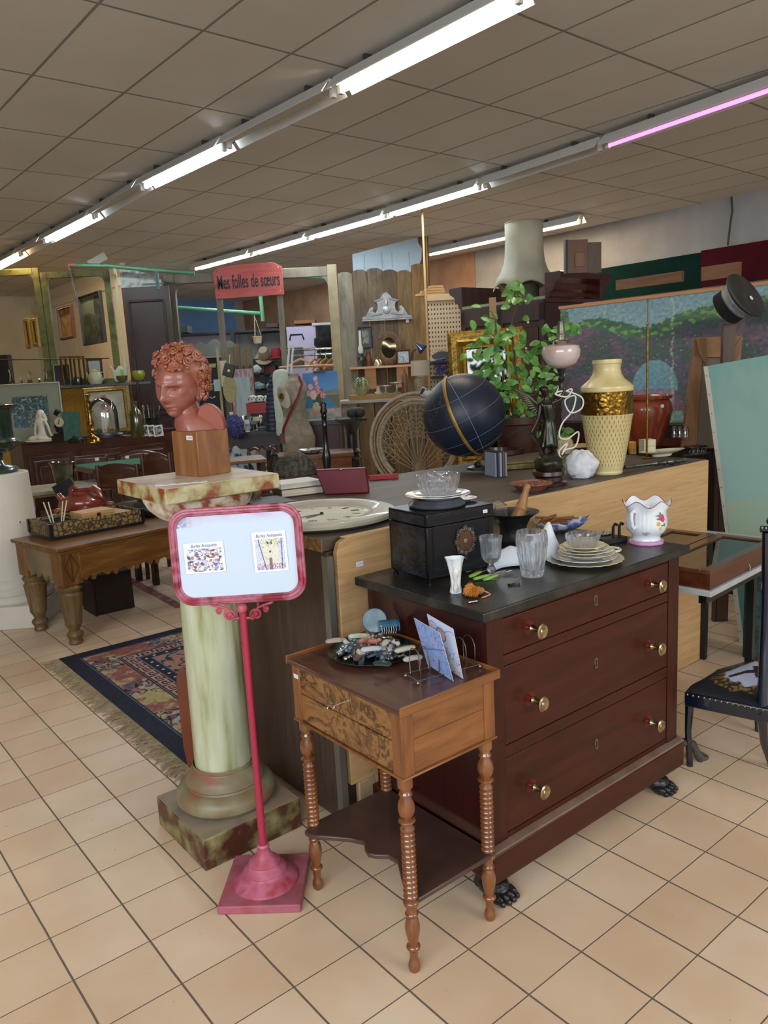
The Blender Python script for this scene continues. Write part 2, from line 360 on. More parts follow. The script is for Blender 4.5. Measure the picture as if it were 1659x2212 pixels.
# blue painted patch, far back room
def blue_patch():
    n=Vector((-SA,CA,0)); P=[]
    for x,y in ((352,640),(505,648)):
        d=ray(x,y); p=CAM+d*(17.03/(d@n)); P.append((CA*p.x+SA*p.y,p.z))
    struct(MB().bx(P[0][0]-1.2,P[1][0],17.02,17.05,0,P[1][1]),'trim_6',bluew,rz=AR)
blue_patch()
c_=at(1580,425,9)
cab=MB(); pts=[onu(1580,425,WR-.06),onu(1582,455,WR-.06),onu(1578,480,WR-.06),onu(1572,530,WR-.06)]
cab.tube(pts,.012,6); solo(cab,'wall_cable',mat('#39352f',.6),'thin dark cable hanging down the upper right plaster wall','cable',(0,0,0))
tape=MB(); a=on(262,1243); b=on(390,1312)
d=(b-a).normalized(); n=Vector((-d.y,d.x,0))*.035
tape.add([a-n,b-n,b+n,a+n],[(0,1,2,3)]); tape.v=[(x,y,.0015) for x,y,z in tape.v]
struct(tape,'trim_7',mat('#8c4a52',.7,c2='#a08a7c',ns=18,amt=(.5,.62)),smooth=False)
# ---------------------------------------------------------------- fluorescent strips
ZL=3.25
hous=mat('#c7c7c4',.5); housd=mat('#8b8a86',.5)
def strip(segs,word):
    k=0
    for (x0,y0,x1,y1,lit,lab) in segs:
        a=on(x0,y0,ZL); b=on(x1,y1,ZL); L=(b-a).length-.05; m=(a+b)/2; an=math.atan2(b.y-a.y,b.x-a.x)
        t=T('fluorescent_lamp',lab,'ceiling light',(m.x,m.y,ZL),an,'fluorescent tubes in the '+word)
        s=1 if True else -1
        MB().bx(-L/2,L/2,-.035,.035,.03,.085).out('housing',hous,t,bevel=.004)
        # white side channel and slanted reflector
        r=MB(); r.prism([(-.105,.0),(-.045,.075),(-.045,.069),(-.10,-.004)],-L/2,L/2,'yz'); r.prism([(.105,.0),(.045,.075),(.045,.069),(.10,-.004)],-L/2,L/2,'yz'); r.bx(-L/2,L/2,-.045,.045,.066,.07); r.out('reflector',hous,t)
        for e in (-1,1): MB().bx(e*L/2-e*.0,e*(L/2-.03),-.016,.016,-.02,.035).out('tube_holder',hous,t)
        if lit: 
            MB().cyl((-L/2+.03,0,0),(L/2-.03,0,0),.016,n=12).out('tube',lit,t)
        MB().bx(-L/2,L/2,-.06,-.05,.085,.11).out('mounting_rail',housd,t)
        for q in (-.3,.3): MB().bx(q*L-.012,q*L+.012,-.03,.03,.085,ZC-ZL).out('bracket',mat('#3a3a38',.6),t)
WARM=emit('#ffdca8',85); NEU=emit('#fff1da',90); COOL=emit('#e8f6ff',125); PINK=emit('#e9a9e0',1.1); AMB=emit('#ffd29a',130)
strip([(1135,-8,728,200,NEU,'lit warm white tube nearest the viewer, left strip'),(728,200,490,318,None,'unlit dusty fixture right behind the nearest lit tube, left strip'),(490,318,310,405,COOL,'lit cool white tube, second lit one of the left strip'),(310,405,205,468,None,'unlit fixture between the second and third lit tubes, left strip'),(205,468,98,522,COOL,'lit cool white tube, third lit one of the left strip'),(98,522,45,550,None,'unlit short fixture with amber end glow before the farthest tube, left strip'),(45,550,-20,584,AMB,'lit amber tube at the far left end of the left strip')],'left ceiling strip')
strip([(1960,92,1305,318,PINK,'dim pink glowing tube at the right edge of the photo'),(1305,318,1042,404,None,'unlit fixture between the pink tube and the first white one, middle strip'),(1042,404,838,466,COOL,'lit white tube beside the unlit fixture, middle strip'),(838,466,668,514,COOL,'lit white tube, second lit one of the middle strip'),(668,514,545,549,COOL,'lit white tube, third lit one of the middle strip'),(545,549,420,582,COOL,'lit white tube at the far end of the middle strip above the red sign')],'middle ceiling strip')
strip([(1260,478,925,551,WARM,'lit warm tube behind the cream lampshade at the back right')],'rear right ceiling strip')
strip([(592,600,505,622,COOL,'added unseen tube brightening the far room from behind the red sign')],'far room')  # unseen tube added behind the sign to brighten the far room's blue wall
# ================================================================= CAMERA, ADDED DAYLIGHT, EXPOSURE
cam=bpy.data.cameras.new('camera'); co_=bpy.data.objects.new('camera',cam); C.objects.link(co_)
cam.sensor_fit='VERTICAL'; cam.sensor_height=24; cam.lens=FP/2212*24; cam.clip_end=100; cam.clip_start=.05
M=Matrix((Rv,Uv,-Fv)).transposed().to_4x4(); M.translation=CAM; co_.matrix_world=M
bpy.context.scene.camera=co_
w=bpy.data.worlds.new('sky'); bpy.context.scene.world=w; w.use_nodes=True; w.node_tree.nodes['Background'].inputs[0].default_value=(.78,.88,1,1); w.node_tree.nodes['Background'].inputs[1].default_value=1.0
# added area lights for assumed daylight behind and beside the camera; no windows built
def added_area_light(loc,tgt,sx,sy,p,c):
    l=bpy.data.lights.new('added_daylight','AREA'); l.shape='RECTANGLE'; l.size=sx; l.size_y=sy; l.energy=p; l.color=c
    o=bpy.data.objects.new('added_daylight',l); C.objects.link(o); o.location=loc; o.rotation_euler=(Vector(tgt)-Vector(loc)).to_track_quat('-Z','Y').to_euler(); return o
added_area_light((-1.6,-2.6,2.55),(0.1,3,.4),5.0,1.3,215,(.86,.93,1))
added_area_light((4.6,-1.4,2.55),(1.8,3.0,.3),2.6,1.3,95,(1,.96,.9))
vs=bpy.context.scene.view_settings; vs.view_transform='Standard'; vs.look='None'; vs.exposure=0.0; vs.gamma=1; vs.use_curve_mapping=False
# ================================================================= CHEST OF DRAWERS
MAH=wood('#2c0f09','#3a160c',.36,'z',7,10,c3='#451c11',coat=.08,bump=.02,spec=.3); MAHX=wood('#2e1009','#3d160c',.36,'x',5,9,c3='#4a1d10',coat=.08,bump=.02,spec=.3); MAHD=wood('#2a0a0a','#3a110f',.3,'z',6,8,coat=.3)
P=UV(1.41,1.375)
ch=T('chest_of_drawers','dark reddish mahogany chest of three drawers with a black stone top on lion paw feet','chest of drawers',P,AR)
W,D=.93,.51; ZT=.853; ZP=.185
MB().bx(0,W,0.012,D,ZP,ZT).out('body',MAHD,ch,bevel=.003)
st=MB(); st.bx(0,.062,-.002,.014,ZP,ZT); st.out('stile',MAH,ch); MB().bx(W-.062,W,-.002,.014,ZP,ZT).out('stile',MAH,ch)
for z0,z1 in ((.838,.853),(.702,.732),(.434,.47),(ZP,.207)): MB().bx(.062,W-.062,.0,.014,z0,z1).out('rail',MAHX,ch)
pl_=MB(); pl_.bx(-.018,W+.018,-.022,D+.01,.09,.178); pl_.out('plinth',MAHX,ch,bevel=.004)
m_=MB(); m_.prism([(-.02,.178),(-.02,.186),(.0,.192),(.02,.192),(.02,.178)],-.016,W+.016,'yz'); m_.out('plinth_moulding',mat('#6a5348',.35,c2='#7d685c',ns=10),ch)
knobp=[(0,.052),(.008,.052),(.010,.0495),(.018,.051),(.022,.048),(.020,.044),(.009,.038),(.0065,.03),(.009,.018),(.012,.012),(.008,.004),(.008,0)]
def key_plate(parent,x,z,y=0,s=1,mt=None):
    m=MB(); pts=[(-.008,-.017),(.008,-.017),(.008,.010),(.004,.017),(-.004,.017),(-.008,.010)]
    m.prism([(a*s,b*s) for a,b in pts],-.0012,.0,'xz'); o=m.out('keyhole_plate',mt or mat('#8f8576',.35,.8,'#5d5546',40),parent,loc=(x,y,z))
    h=MB(); h.cyl((0,-.0016,.005*s),(0,-.001,.005*s),.004*s,n=10); h.prism([(-.0018*s,.004*s),(.0018*s,.004*s),(.003*s,-.011*s),(-.003*s,-.011*s)],-.0016,-.001,'xz'); h.out('keyhole',INKB,o); return o
for (z0,z1) in ((.732,.838),(.47,.702),(.207,.434)):
    d=MB().bx(.064,W-.064,-.0005,.03,z0+.0025,z1-.0025).out('drawer',MAHX,ch,bevel=.002)
    for x in (.062+.135*(W-.124),.062+.865*(W-.124)):
        zc=(z0+z1)/2+(-.012 if z0<.7 else 0)
        k=MB().lathe(knobp[::-1],(x,-.0005,zc),20,axis=(0,-1,0)).out('knob',mat('#bdb08e',.25,1,'#948662',60),d)
        MB().cyl((x-.003,-.0012,zc+.002),(x-.003,-.0004,zc+.002),.021,n=20).out('knob_stain',mat('#5a0f0c',.35),d)['label']='dark red ring stain behind the knob'
    key_plate(d,W/2+.008,(z0+z1)/2+.01,-.0006)
stone=mat('#1b1a19',.33,c2='#272624',ns=14,bump=.12,bs=90,c3='#3a3733',amt=(.35,.75))
MB().bx(-.034,W+.024,-.028,D+.018,ZT,.881).out('stone_top',stone,ch,bevel=.004,label='black stone slab top with worn edge')
def paw(name,x,y,parent,s=1,flip=1,m=IRON):
    mb=MB()
    mb.grid(lambda u,v:( x+(.034*(1-.25*v)*(1+.1*sin(6*PI*u)*.4))*cos(2*PI*u)*s, y+.02+(.045*(1-.2*v))*sin(2*PI*u)*s-.02*v, .02+v*.075),18,6,True)
    for k in (-1.5,-.5,.5,1.5):
        mb.sph((x+k*.019*s,y-.035-.006*(1.5-abs(k)),.016),(.0115*s,.03*s,.016),10,8); mb.sph((x+k*.019*s,y-.062-.006*(1.5-abs(k)),.011),(.008*s,.012*s,.010),8,6)
    mb.sph((x,y,.03),(.042*s,.05*s,.03),14,8); mb.sph((x,y+.01,.075),(.036*s,.036*s,.03),14,8)
    return mb.out(name,m,parent)
pm=mat('#141417',.3,c2='#2b2826',ns=20,bump=.5,bs=60)
for x,y in ((.05,.05),(W-.05,.05),(.05,D-.05),(W-.05,D-.05)): paw('paw_foot',x,y,ch,1.05,m=pm)
# ================================================================= WALNUT WORK TABLE
WAL=wood('#5f381d','#805028',.32,'x',6,9,c3='#976034',coat=.35,bump=.02); WALZ=wood('#5f381d','#7e4c26',.32,'z',6,9,c3='#925a30',coat=.35); WALY=wood('#7a4a24','#9a6230',.32,'y',4,7,c3='#b0763c',coat=.35,dist=2.5)
def burl():
    m,nt,b=base('burl_walnut'); b.inputs['Roughness'].default_value=.3; b.inputs['Coat Weight'].default_value=.4
    v=coords(nt,(5,5,6)); n=N(nt,'ShaderNodeTexNoise'); n.inputs['Scale'].default_value=1.1; n.inputs['Detail'].default_value=9; n.inputs['Distortion'].default_value=2.6; n.inputs['Roughness'].default_value=.6; nt.links.new(v,n.inputs['Vector'])
    nt.links.new(ramp(nt,n.outputs['Fac'],[(.3,'#74491f'),(.42,'#8f6232'),(.47,'#2e1d10'),(.5,'#6d4824'),(.6,'#946a3a'),(.66,'#38240f'),(.75,'#7f572c')]),b.inputs['Base Color']); return m
BURL=burl(); TOPW=wood('#3f261b','#54352a',.3,'y',6,7,c3='#684436',coat=.4,bump=.015)
tb=T('work_table','small walnut work table with burl drawers, turned bobbin legs and a scalloped lower shelf','side table',UV(1.075,1.335),AR)
TW,TD=.315,.475   # along u, along v
MB().bx(-.012,TW+.012,-.012,TD+.012,.708,.72).out('table_top',TOPW,tb,bevel=.004)
rm=MB(); rm.bx(-.012,TW+.012,-.016,-.009,.706,.731); rm.bx(TW+.007,TW+.014,-.012,TD+.012,.706,.731); rm.bx(-.012,TW+.012,TD+.009,TD+.016,.706,.731); rm.out('rim',WAL,tb,bevel=.002,label='raised rim along three edges of the top')
MB().bx(.006,TW-.006,.006,TD-.006,.545,.706).out('carcase',WAL,tb)
pn=MB(); pn.bx(.035,TW-.035,.002,.008,.632,.706); pn.out('side_panel',WAL,tb); MB().bx(.035,TW-.035,.002,.008,.545,.6305).out('side_panel',WAL,tb)
for x,y in ((.017,.017),(TW-.017,.017),(.017,TD-.017),(TW-.017,TD-.017)):
    MB().bx(x-.019,x+.019,y-.019,y+.019,.543,.707).out('corner_post',WALZ,tb,bevel=.002)
for z0,z1,k in ((.63,.705,1),(.548,.627,0)):
    d=MB().bx(-.0005,.02,.037,TD-.037,z0,z1).out('drawer',BURL,tb,bevel=.0015,label='burl walnut drawer front')
    kp=MB(); kp.lathe([(0,0),(.0045,0),(.0045,.0012),(0,.0014)],(-.0005,TD/2,(z0+z1)/2-.004),12,sx=1.5,sy=1,axis=(-1,0,0)); kp.out('keyhole_plate',BRASS,d)
    if k:
        key=MB(); y0=TD/2; zz=(z0+z1)/2-.004; key.cyl((-.001,y0,zz),(-.026,y0,zz),.0018,n=8); key.tube([(-.026-.010+.011*cos(a),y0,zz-.002+.007*sin(a)) for a in [2*PI*i/14 for i in range(14)]],.0017,6,True); key.out('key',CHROME,d,label='small steel key in the lock')
ml=MB(); ml.bx(-.006,TW+.006,-.006,TD+.006,.537,.544); ml.out('lower_moulding',WAL,tb,bevel=.003)
def bobbin(h=.537,kk=1.2):
    p=[(0,0),(.009,.0),(.0125,.006),(.0135,.016),(.0115,.028),(.0085,.034),(.0095,.06),(.0145,.066),(.0155,.070),(.0145,.074),(.010,.078),(.0115,.09),(.0155,.112),(.0165,.128),(.0135,.148),(.0105,.155),(.0135,.160),(.0145,.164),(.0110,.168),(.0115,.186),(.0165,.190),(.0175,.196),(.0165,.201),(.012,.204)]
    z=.207; n=14; dz=(.405-.207)/n
    for k in range(n): p+=[(.0118,z),(.0152,z+dz*.3),(.0158,z+dz*.5),(.0152,z+dz*.7)]; z+=dz
    p+=[(.012,.407),(.0115,.412),(.0175,.417),(.0185,.420),(.017,.423),(.0105,.426),(.011,.430),(.0165,.438),(.0185,.452),(.0165,.468),(.0115,.480),(.0105,.486),(.0145,.489),(.0145,.493),(.0115,.496),(.0115,.506),(.0165,.510),(.0165,.537),(0,.537)]
    return [(r*kk,z) for r,z in p]
LG=wood('#5a3218','#7a4722',.22,'z',5,8,c3='#8d5a2f',coat=.7,bump=0)
for x,y in ((.019,.019),(TW-.019,.019),(.019,TD-.019),(TW-.019,TD-.019)):
    MB().lathe(bobbin(),(x,y,0),20).out('leg',LG,tb,ang=50)
ps=[(TW-.01,.0),(TW-.01,TD-.01),(.03,TD-.01)]                 # shelf outline with scalloped left side
def arc(cx,cy,r,a0,a1,n=8,ky=1): return [(cx+r*cos(rad(a0+(a1-a0)*i/n)),cy+ky*r*sin(rad(a0+(a1-a0)*i/n))) for i in range(n+1)]
ps+=[(-.02,TD-.03),(-.018,TD-.06),(.015,TD-.10),(.055,TD-.15),(.075,TD-.19),(.058,TD-.215),(.05,TD-.24),(.06,TD-.26),(.085,TD-.285),(.088,TD-.32),(.07,TD-.35),(.045,TD-.39),(.03,TD-.43),(.028,.0)]
MB().prism([(a,b) for a,b in ps],.196,.21,'xy').out('lower_shelf',mat('#3f2b26',.35,c2='#4d3832',ns=6,coat=.3),tb,bevel=.003,label='dark lower shelf with a scalloped front edge')
label_tag(tb,(-.003,TD-.02,.675),.022,.012,(0,0,PI/2),False)
# ================================================================= FAUX MARBLE COLUMN
def faux(a,b_,c_,sc=14,am=(.42,.58)): return mat(a,.4,c2=b_,ns=sc,amt=am,c3=c_,det=6,bump=.25,bs=50,coat=.15)
FM1=faux('#4f2a1e','#756c44','#938c60',11,(.45,.66)); FM2=mat('#8b8a5c',.35,c2='#b2b894',ns=4.5,amt=(.34,.62),c3='#c6ccb2',det=6,sc3=(4,4,.6),coat=.4); FM3=faux('#8a4a34','#c2b49e','#d9d2c2',22,(.36,.6)); FM4=mat('#7f766a',.7,c2='#9a8c74',ns=5,c3='#8d7a62')
cl=T('pedestal_column','tall cream and green faux marble column with a square base and square chipped top slab','column',(-.585,2.44,0),AR)
MB().bx(-.178,.178,-.178,.178,0,.105).out('plinth',FM1,cl,bevel=.004,label='chipped square base painted as red and green marble'); MB().bx(-.176,.176,-.176,.176,.105,.1075).out('plinth_dust',FM4,cl)
prof=[(0,.107),(.115,.107),(.148,.112),(.163,.128),(.166,.145),(.160,.162),(.145,.175),(.128,.179),(.126,.184),(.129,.19),(.126,.204),(.116,.222),(.103,.232),(.101,.236),(.1025,.243),(.1005,.25)]
MB().lathe(prof,n=48,cap=False).out('base_moulding',mat('#8c8468',.45,c2='#7f6f52',ns=8,c3='#8e5a45',amt=(.4,.66),det=6),cl,ang=30)
MB().lathe([(.0955,.245),(.0945,.3),(.092,.7),(.087,1.06)],n=48,cap=False).out('shaft',FM2,cl)
MB().lathe([(.087,1.05),(.096,1.056),(.098,1.065),(.095,1.073),(.100,1.078),(.13,1.092),(.158,1.12),(.17,1.145),(.173,1.160),(.165,1.163),(0,1.163)],n=48,cap=False).out('capital',FM3,cl,ang=40,label='round mottled marble-painted capital')
MB().bx(-.188,.188,-.188,.188,1.163,1.208).out('top_slab',faux('#8a4526','#a39562','#bdb48c',11,(.42,.56)),cl,bevel=.003,label='square top slab with chipped painted edges')
MB().bx(-.186,.186,-.186,.186,1.208,1.2095).out('slab_surface',mat('#b5a389',.5,c2='#c6b9a0',ns=6,c3='#b08a78'),cl)
pc=on(392,1045,1.2097); cd=T('description_card','white printed card lying flat on the column slab before the bust','card',(pc.x,pc.y,1.2101),rad(14))
MB().bx(-.075,.075,-.014,.014,0,.0012).out('card',PAPER,cd)
mb=MB()
for k,(a,b,w_) in enumerate(((-.045,.0,.02),(-.012,.004,.01),(.02,.0,.018),(.052,-.003,.012))): mb.bx(a-w_/2,a+w_/2,b-.007,b+.007,.0012,.0014)
mb.out('print',mat('#9c8f96',.7,c2='#cfc6cb',ns=200),cd,smooth=False)
# leather holster leaning at the column
lt=MB(); hp=[(0,.0)]+arc(.03,.02,.03,-140,-40,6)+arc(.025,.40,.035,0,180,8)
hp=[(-.012,.02),(.0,.0),(.02,-.004),(.034,.01),(.036,.2),(.034,.36),(.028,.40),(.012,.425),(-.005,.42),(-.02,.39),(-.022,.3),(-.02,.1)]
lt.prism(hp,-.008,.008); Lp=on(414,1672,0)
sl=T('leather_sheath','long reddish brown stitched leather sheath leaning against the column','leather case',(Lp.x-.005,Lp.y+.02,.008),rad(8)); lt.out('sheath',mat('#7c3d22',.5,c2='#6b331c',ns=6),sl,bevel=.004)
sm=MB()
for k in range(26): sm.bx(.019,.021,-.0095,-.008,.03+k*.0135,.037+k*.0135)
sm.out('stitching',mat('#3c1c10',.7),sl)
# ================================================================= TERRACOTTA BUST ON WOODEN BLOCK
TER=mat('#965c4e',.42,c2='#8a4c3e',ns=9,c3='#a87468',amt=(.3,.7),coat=.35,bump=.03); TERD=mat('#8c4230',.55); TERH=mat('#9a5a48',.5,c2='#8f5030',ns=14,c3='#a87264',amt=(.35,.65),coat=.2,bump=.1,bs=40)
BR=rad(49); Pb=on(432,1031,1.2095); 
blk=UV(0,0); bc=Vector((Pb.x,Pb.y,0))+Vector((cos(BR)*.062-sin(BR)*.066,sin(BR)*.062+cos(BR)*.066,0))
bu=T('terracotta_bust','terracotta bust of a youth with hair of curled roses on a square wooden block','bust',(bc.x,bc.y,1.2097),BR)
MB().bx(-.061,.061,-.066,.066,0,.142).out('wooden_block',wood('#6b4226','#85562f',.45,'z',4,6,c3='#a0764e',coat=.2),bu,bevel=.002)
label_tag(bu,(-.0615,-.03,.122),.032,.014,(0,0,-PI/2))
HF=rad(-40)    # heading the face looks, in camera frame relative to -Y (towards viewer), turned to the left
def head(mb,c,R,up,fw,rt,S=1.0,nu=96,nv=72,fem=0):
    vs=[];fs=[]
    def g(x,z,x0,z0,sx,sz): return math.exp(-((x-x0)/sx)**2-((z-z0)/sz)**2)
    for j in range(nv+1):
        ph=PI*j/nv
        for i in range(nu):
            th=2*PI*i/nu; dx,dy,dz=sin(ph)*sin(th),sin(ph)*cos(th),cos(ph)       # dy forward
            jaw=1-.34*max(0,-dz)**1.3; x=.073*dx*jaw*(1-.06*max(0,dy)); z=.112*dz; y=(.086 if dy>0 else .096)*dy*(1-.12*max(0,-dz))
            if dy>0:
                f=min(1,dy*2.2)
                y+=f*( .024*g(x,z,0,-.022,.0115,.013)+.017*g(x,z,0,-.004,.009,.02)+.008*g(x,z,0,.018,.008,.016)     # nose
                  +.008*(g(x,z,.012,-.027,.006,.007)+g(x,z,-.012,-.027,.006,.007))
                  -.021*(g(x,z,.030,.011,.016,.011)+g(x,z,-.030,.011,.016,.011)) +.008*(g(x,z,.030,.029,.022,.006)+g(x,z,-.030,.029,.022,.006))
                  +.007*(g(x,z,.036,-.022,.018,.018)+g(x,z,-.036,-.022,.018,.018))
                  +.010*g(x,z,0,-.050,.019,.0055)+.010*g(x,z,0,-.0615,.016,.006)-.011*g(x,z,0,-.0560,.023,.0024)-.004*g(x,z,0,-.070,.016,.005)
                  -.0035*g(x,z,0,-.041,.005,.006)+.012*g(x,z,0,-.086,.02,.014)+.006*g(x,z,0,.06,.05,.03))
                y+=f*.0115*(g(x,z,.030,.008,.0105,.0058)+g(x,z,-.030,.008,.0105,.0058))          # eyeballs
                y-=f*.0045*(g(x,z,.030,.0148,.013,.0014)+g(x,z,-.030,.0148,.013,.0014)+g(x,z,.030,.0015,.012,.0012)+g(x,z,-.030,.0015,.012,.0012)+g(x,z,.029,.0085,.0026,.0026)+g(x,z,-.031,.0085,.0026,.0026))
            p=Vector(c)+(rt*x+fw*y+up*z)*S; vs.append(p)
    for j in range(nv):
        for i in range(nu):
            a=j*nu+i;b=j*nu+(i+1)%nu; fs.append((a,a+nu,b+nu,b))
    mb.add(vs,fs)
inv=Matrix.Rotation(-BR,3,'Z')
fwd=inv@Vector((-.34,-.93,-.22)).normalized(); upv=(inv@Vector((.06,-.26,.96))); upv=(upv-fwd*upv.dot(fwd)).normalized(); rtv=fwd.cross(upv).normalized()
# centre of the head from the photograph: about (385,842)
hc=at(384,836,bc.y-.005)-Vector((bc.x,bc.y,1.2097)); hc=inv@hc; HS=.90
mb=MB(); head(mb,hc,1,upv,fwd,rtv,HS)
for s in (1,-1):
    e=hc+rtv*(.064*s)+fwd*(-.008)+upv*(-.01); mb.tube([e+upv*(.026*cos(a))+fwd*(-.013*sin(a))+rtv*(s*.006) for a in [rad(-30+20*i) for i in range(14)]],.0048,6); mb.sph(e-upv*.02,(.006,.006,.009),8,6)
HP=lambda x,y,z: hc+(rtv*x+fwd*y+upv*z)*HS
for s in (1,-1):
    for zz,kk,rr in ((.0155,1,.0016),(.0030,-1,.0012)):
        mb.tube([HP(s*(.030+.0135*cos(a)),.0665-.006*abs(cos(a))-(.004*(cos(a)>0)),.0095+kk*.0062*sin(a)) for a in [PI*i/10 for i in range(11)]],rr,5)
    mb.sph(HP(s*.0285,.0665,.0095),.0031,10,7)
    mb.tube([HP(s*(.014+.036*t),.081-.022*t*t-.003*t,.026+.007*sin(PI*t*.9)) for t in [i/8 for i in range(9)]],[.0016,.0026,.0028,.0028,.0026,.0024,.002,.0016,.001],5)
# neck and chest: rings from under the skull to the block
nk=[]
b0=hc-upv*.05-fwd*.022
w2=lambda x,y,z:inv@Vector((x,y,z))
bz=b0.z; bcn=w2(-.004,.002,0)
def cz_(z): t=(bz-z)/(bz-.1425); return Vector((b0.x*(1-t)+bcn.x*t,b0.y*(1-t)+bcn.y*t,z))
rings=[(b0,.042,.046),(cz_(bz-.022),.040,.044),(cz_(bz-.042),.041,.043),(cz_(.190),.046,.044),(cz_(.176),.058,.046),(cz_(.160),.067,.047),(cz_(.1425),.069,.047)]
def ringpt(u,v):
    k=v*(len(rings)-1); i=min(int(k),len(rings)-2); t=k-i; t=t*t*(3-2*t)
    c=rings[i][0].lerp(rings[i+1][0],t); a=rings[i][1]*(1-t)+rings[i+1][1]*t; b=rings[i][2]*(1-t)+rings[i+1][2]*t
    q=inv@Vector((cos(2*PI*u)*a,sin(2*PI*u)*b,0)); p=c+q
    return p
mb.grid(ringpt,40,26,True)
mb.out('head_and_neck',TER,bu,ang=60)
# shoulders: two sloping masses cut flat at the outer side
sh=MB()
def shoulder(mb,sgn,cx,top,wd):
    pass
so=MB(); cpt=inv@Vector((.052,.0,0)); 
prof2=[(-.055,.1425),(.058,.1425),(.058,.158),(.054,.178),(.045,.196),(.030,.211),(.012,.222),(-.012,.228),(-.04,.222),(-.055,.2)]
Msh=Matrix.Translation(inv@Vector((.036,.012,0)))@Matrix.Rotation(rad(4)-BR,4,'Z'); so.M=Msh
so.prism([(a*.72+.004,b-.004) for a,b in prof2],-.030,.030); so.out('cut_shoulder',TERD,bu,bevel=.003,label='flat cut shoulder of matt terracotta')
# hair: base cap plus spiral roses
hr=MB(); random.seed(3)
def hairf(d): return 1+.07*mnoise.noise(d*5)+.05*mnoise.noise(d*11)
cap=MB(); ctr=hc+upv*.027-fwd*.020
cap.sph((0,0,0),(1,1,1),56,40,hairf)
vs=[]
for v in cap.v:
    d=Vector(v); x,y,z=d.x,d.y,d.z          # y forward
    s=Vector((x*.082,y*.088,z*.094))
    if y>.05: s*=max(.5,1-1.9*max(0,y-.05)*max(0,.50-z))
    vs.append(ctr+rtv*s.x+fwd*s.y+upv*s.z)
cap.v=[tuple(q) for q in vs]; cap.out('hair',TERH,bu,ang=60)
k=0
for i in range(120):
    z=1-2*(i+.5)/120; th=i*2.39996; r_=math.sqrt(1-z*z); d=Vector((r_*cos(th),r_*sin(th),z))
    if d.y>.15 and d.z<.50: continue
    if d.z<-.62: continue
    if abs(d.x)>.5 and d.y>.05 and d.z<-.35: continue
    dn=(rtv*d.x+fwd*d.y+upv*d.z).normalized(); p=ctr+rtv*d.x*.086+fwd*d.y*.092+upv*d.z*.097
    t1=dn.orthogonal().normalized(); t2=dn.cross(t1); R=random.uniform(.009,.0175); h0=random.uniform(.004,.016); ro=random.uniform(0,6)
    if k<110:
        m=MB(); n=20; m.tube([p+dn*(h0*(1-q/n*.6)*1.2)+(t1*cos(ro+q*.72)+t2*sin(ro+q*.72))*R*(.18+.82*q/n) for q in range(n)],[.0024+.0016*q/n for q in range(n)],5)
        m.sph(p+dn*(h0*.1-.003),(R*.75,R*.75,R*.75),8,6)
        for q in range(3):
            a=ro+q*2.1; cc=p+(t1*cos(a)+t2*sin(a))*R*1.05; m.sph(cc,(R*.5,R*.5,R*.4),6,5)
        m.out('hair_rose',TERH,bu,ang=60)
    k+=1
# ================================================================= PINK MIRROR-FRAME SIGN ON STAND
PK=mat('#a62f42',.45,c2='#b8586a',ns=10,c3='#8d2a38',amt=(.35,.65),det=5,bump=.1); PKB=mat('#9c4450',.55,c2='#ab6070',ns=9,c3='#7d4442',amt=(.3,.7),bump=.2); PKP=mat('#a42b46',.38)
sg=T('sign_stand','pink painted cast iron sign stand with a rounded rectangular frame holding two small drawings','sign stand',(-.412,2.105,0),rad(-2))
MB().bx(-.12,.12,-.122,.122,0,.026).out('base_plate',PKB,sg,bevel=.004)
MB().lathe([(.098,.026),(.096,.032),(.078,.044),(.064,.054),(.062,.060),(.064,.063),(.06,.067),(.048,.076),(.045,.082),(.047,.086),(.04,.092),(.026,.105),(.018,.122),(.017,.132),(.019,.137),(.016,.142),(0,.142)],n=40,cap=False).out('base_dome',mat('#aa4a5e',.45,c2='#bb6880',ns=12,c3='#a03c46'),sg,ang=30)
MB().lathe([(.0115,.13),(.010,.5),(.0105,.86)],n=20).out('pole',PKP,sg); MB().sph((0,-.004,.872),(.0155,.0155,.0155),16,12).out('ball_finial',PK,sg)
sc_=MB()
def spiral(cx,cz,r0,r1,a0,turns,n=26,sg_=1): return [(cx+sg_*(r0+(r1-r0)*i/n)*cos(a0+turns*2*PI*i/n),-.002,cz+(r0+(r1-r0)*i/n)*sin(a0+turns*2*PI*i/n)) for i in range(n+1)]
for s in (-1,1):
    q=MB(); q.tube(spiral(s*.038,.852,.003,.017,0,1.6,28,s)+[(s*.045,-.002,.871),(s*.062,-.002,.878),(s*.084,-.002,.884),(s*.09,-.002,.893),(s*.092,-.002,.899)],.0042,8)
    q.tube(spiral(s*.068,.866,.002,.008,PI,1.3,18,s)+[(s*.06,-.002,.874)],.0035,8); q.tube([(s*.01,-.002,.842),(s*.02,-.002,.842),(s*.03,-.002,.838)],.004,8); q.tube([(s*.045,-.002,.875),(s*.046,-.002,.9)],.0035,8); q.sph((s*.038,-.003,.852),.007,10,8); q.sph((s*.068,-.003,.866),.005,10,8)
    q.out('scroll_bracket',PK,sg)
fr=T('x','x','x',(0,0,0)); bpy.data.objects.remove(fr)
def rrect(w,h,r,n=7,cx=0,cz=0):
    pts=[]
    for sx,sz,a in ((1,-1,-90),(1,1,0),(-1,1,90),(-1,-1,180)):
        for i in range(n+1):
            t=rad(a+90*i/n); pts.append((cx+sx*(w/2-r)+r*cos(t),cz+sz*(h/2-r)+r*sin(t)))
    return pts
CZ=1.025; CX=.0; TL=rad(-2.2); CXo=-.001
FM=Matrix.Translation((CXo,0,CZ))@Matrix.Rotation(rad(-1),4,'Y')@Matrix.Rotation(rad(-4),4,'X')
fmb=MB(); fmb.M=FM
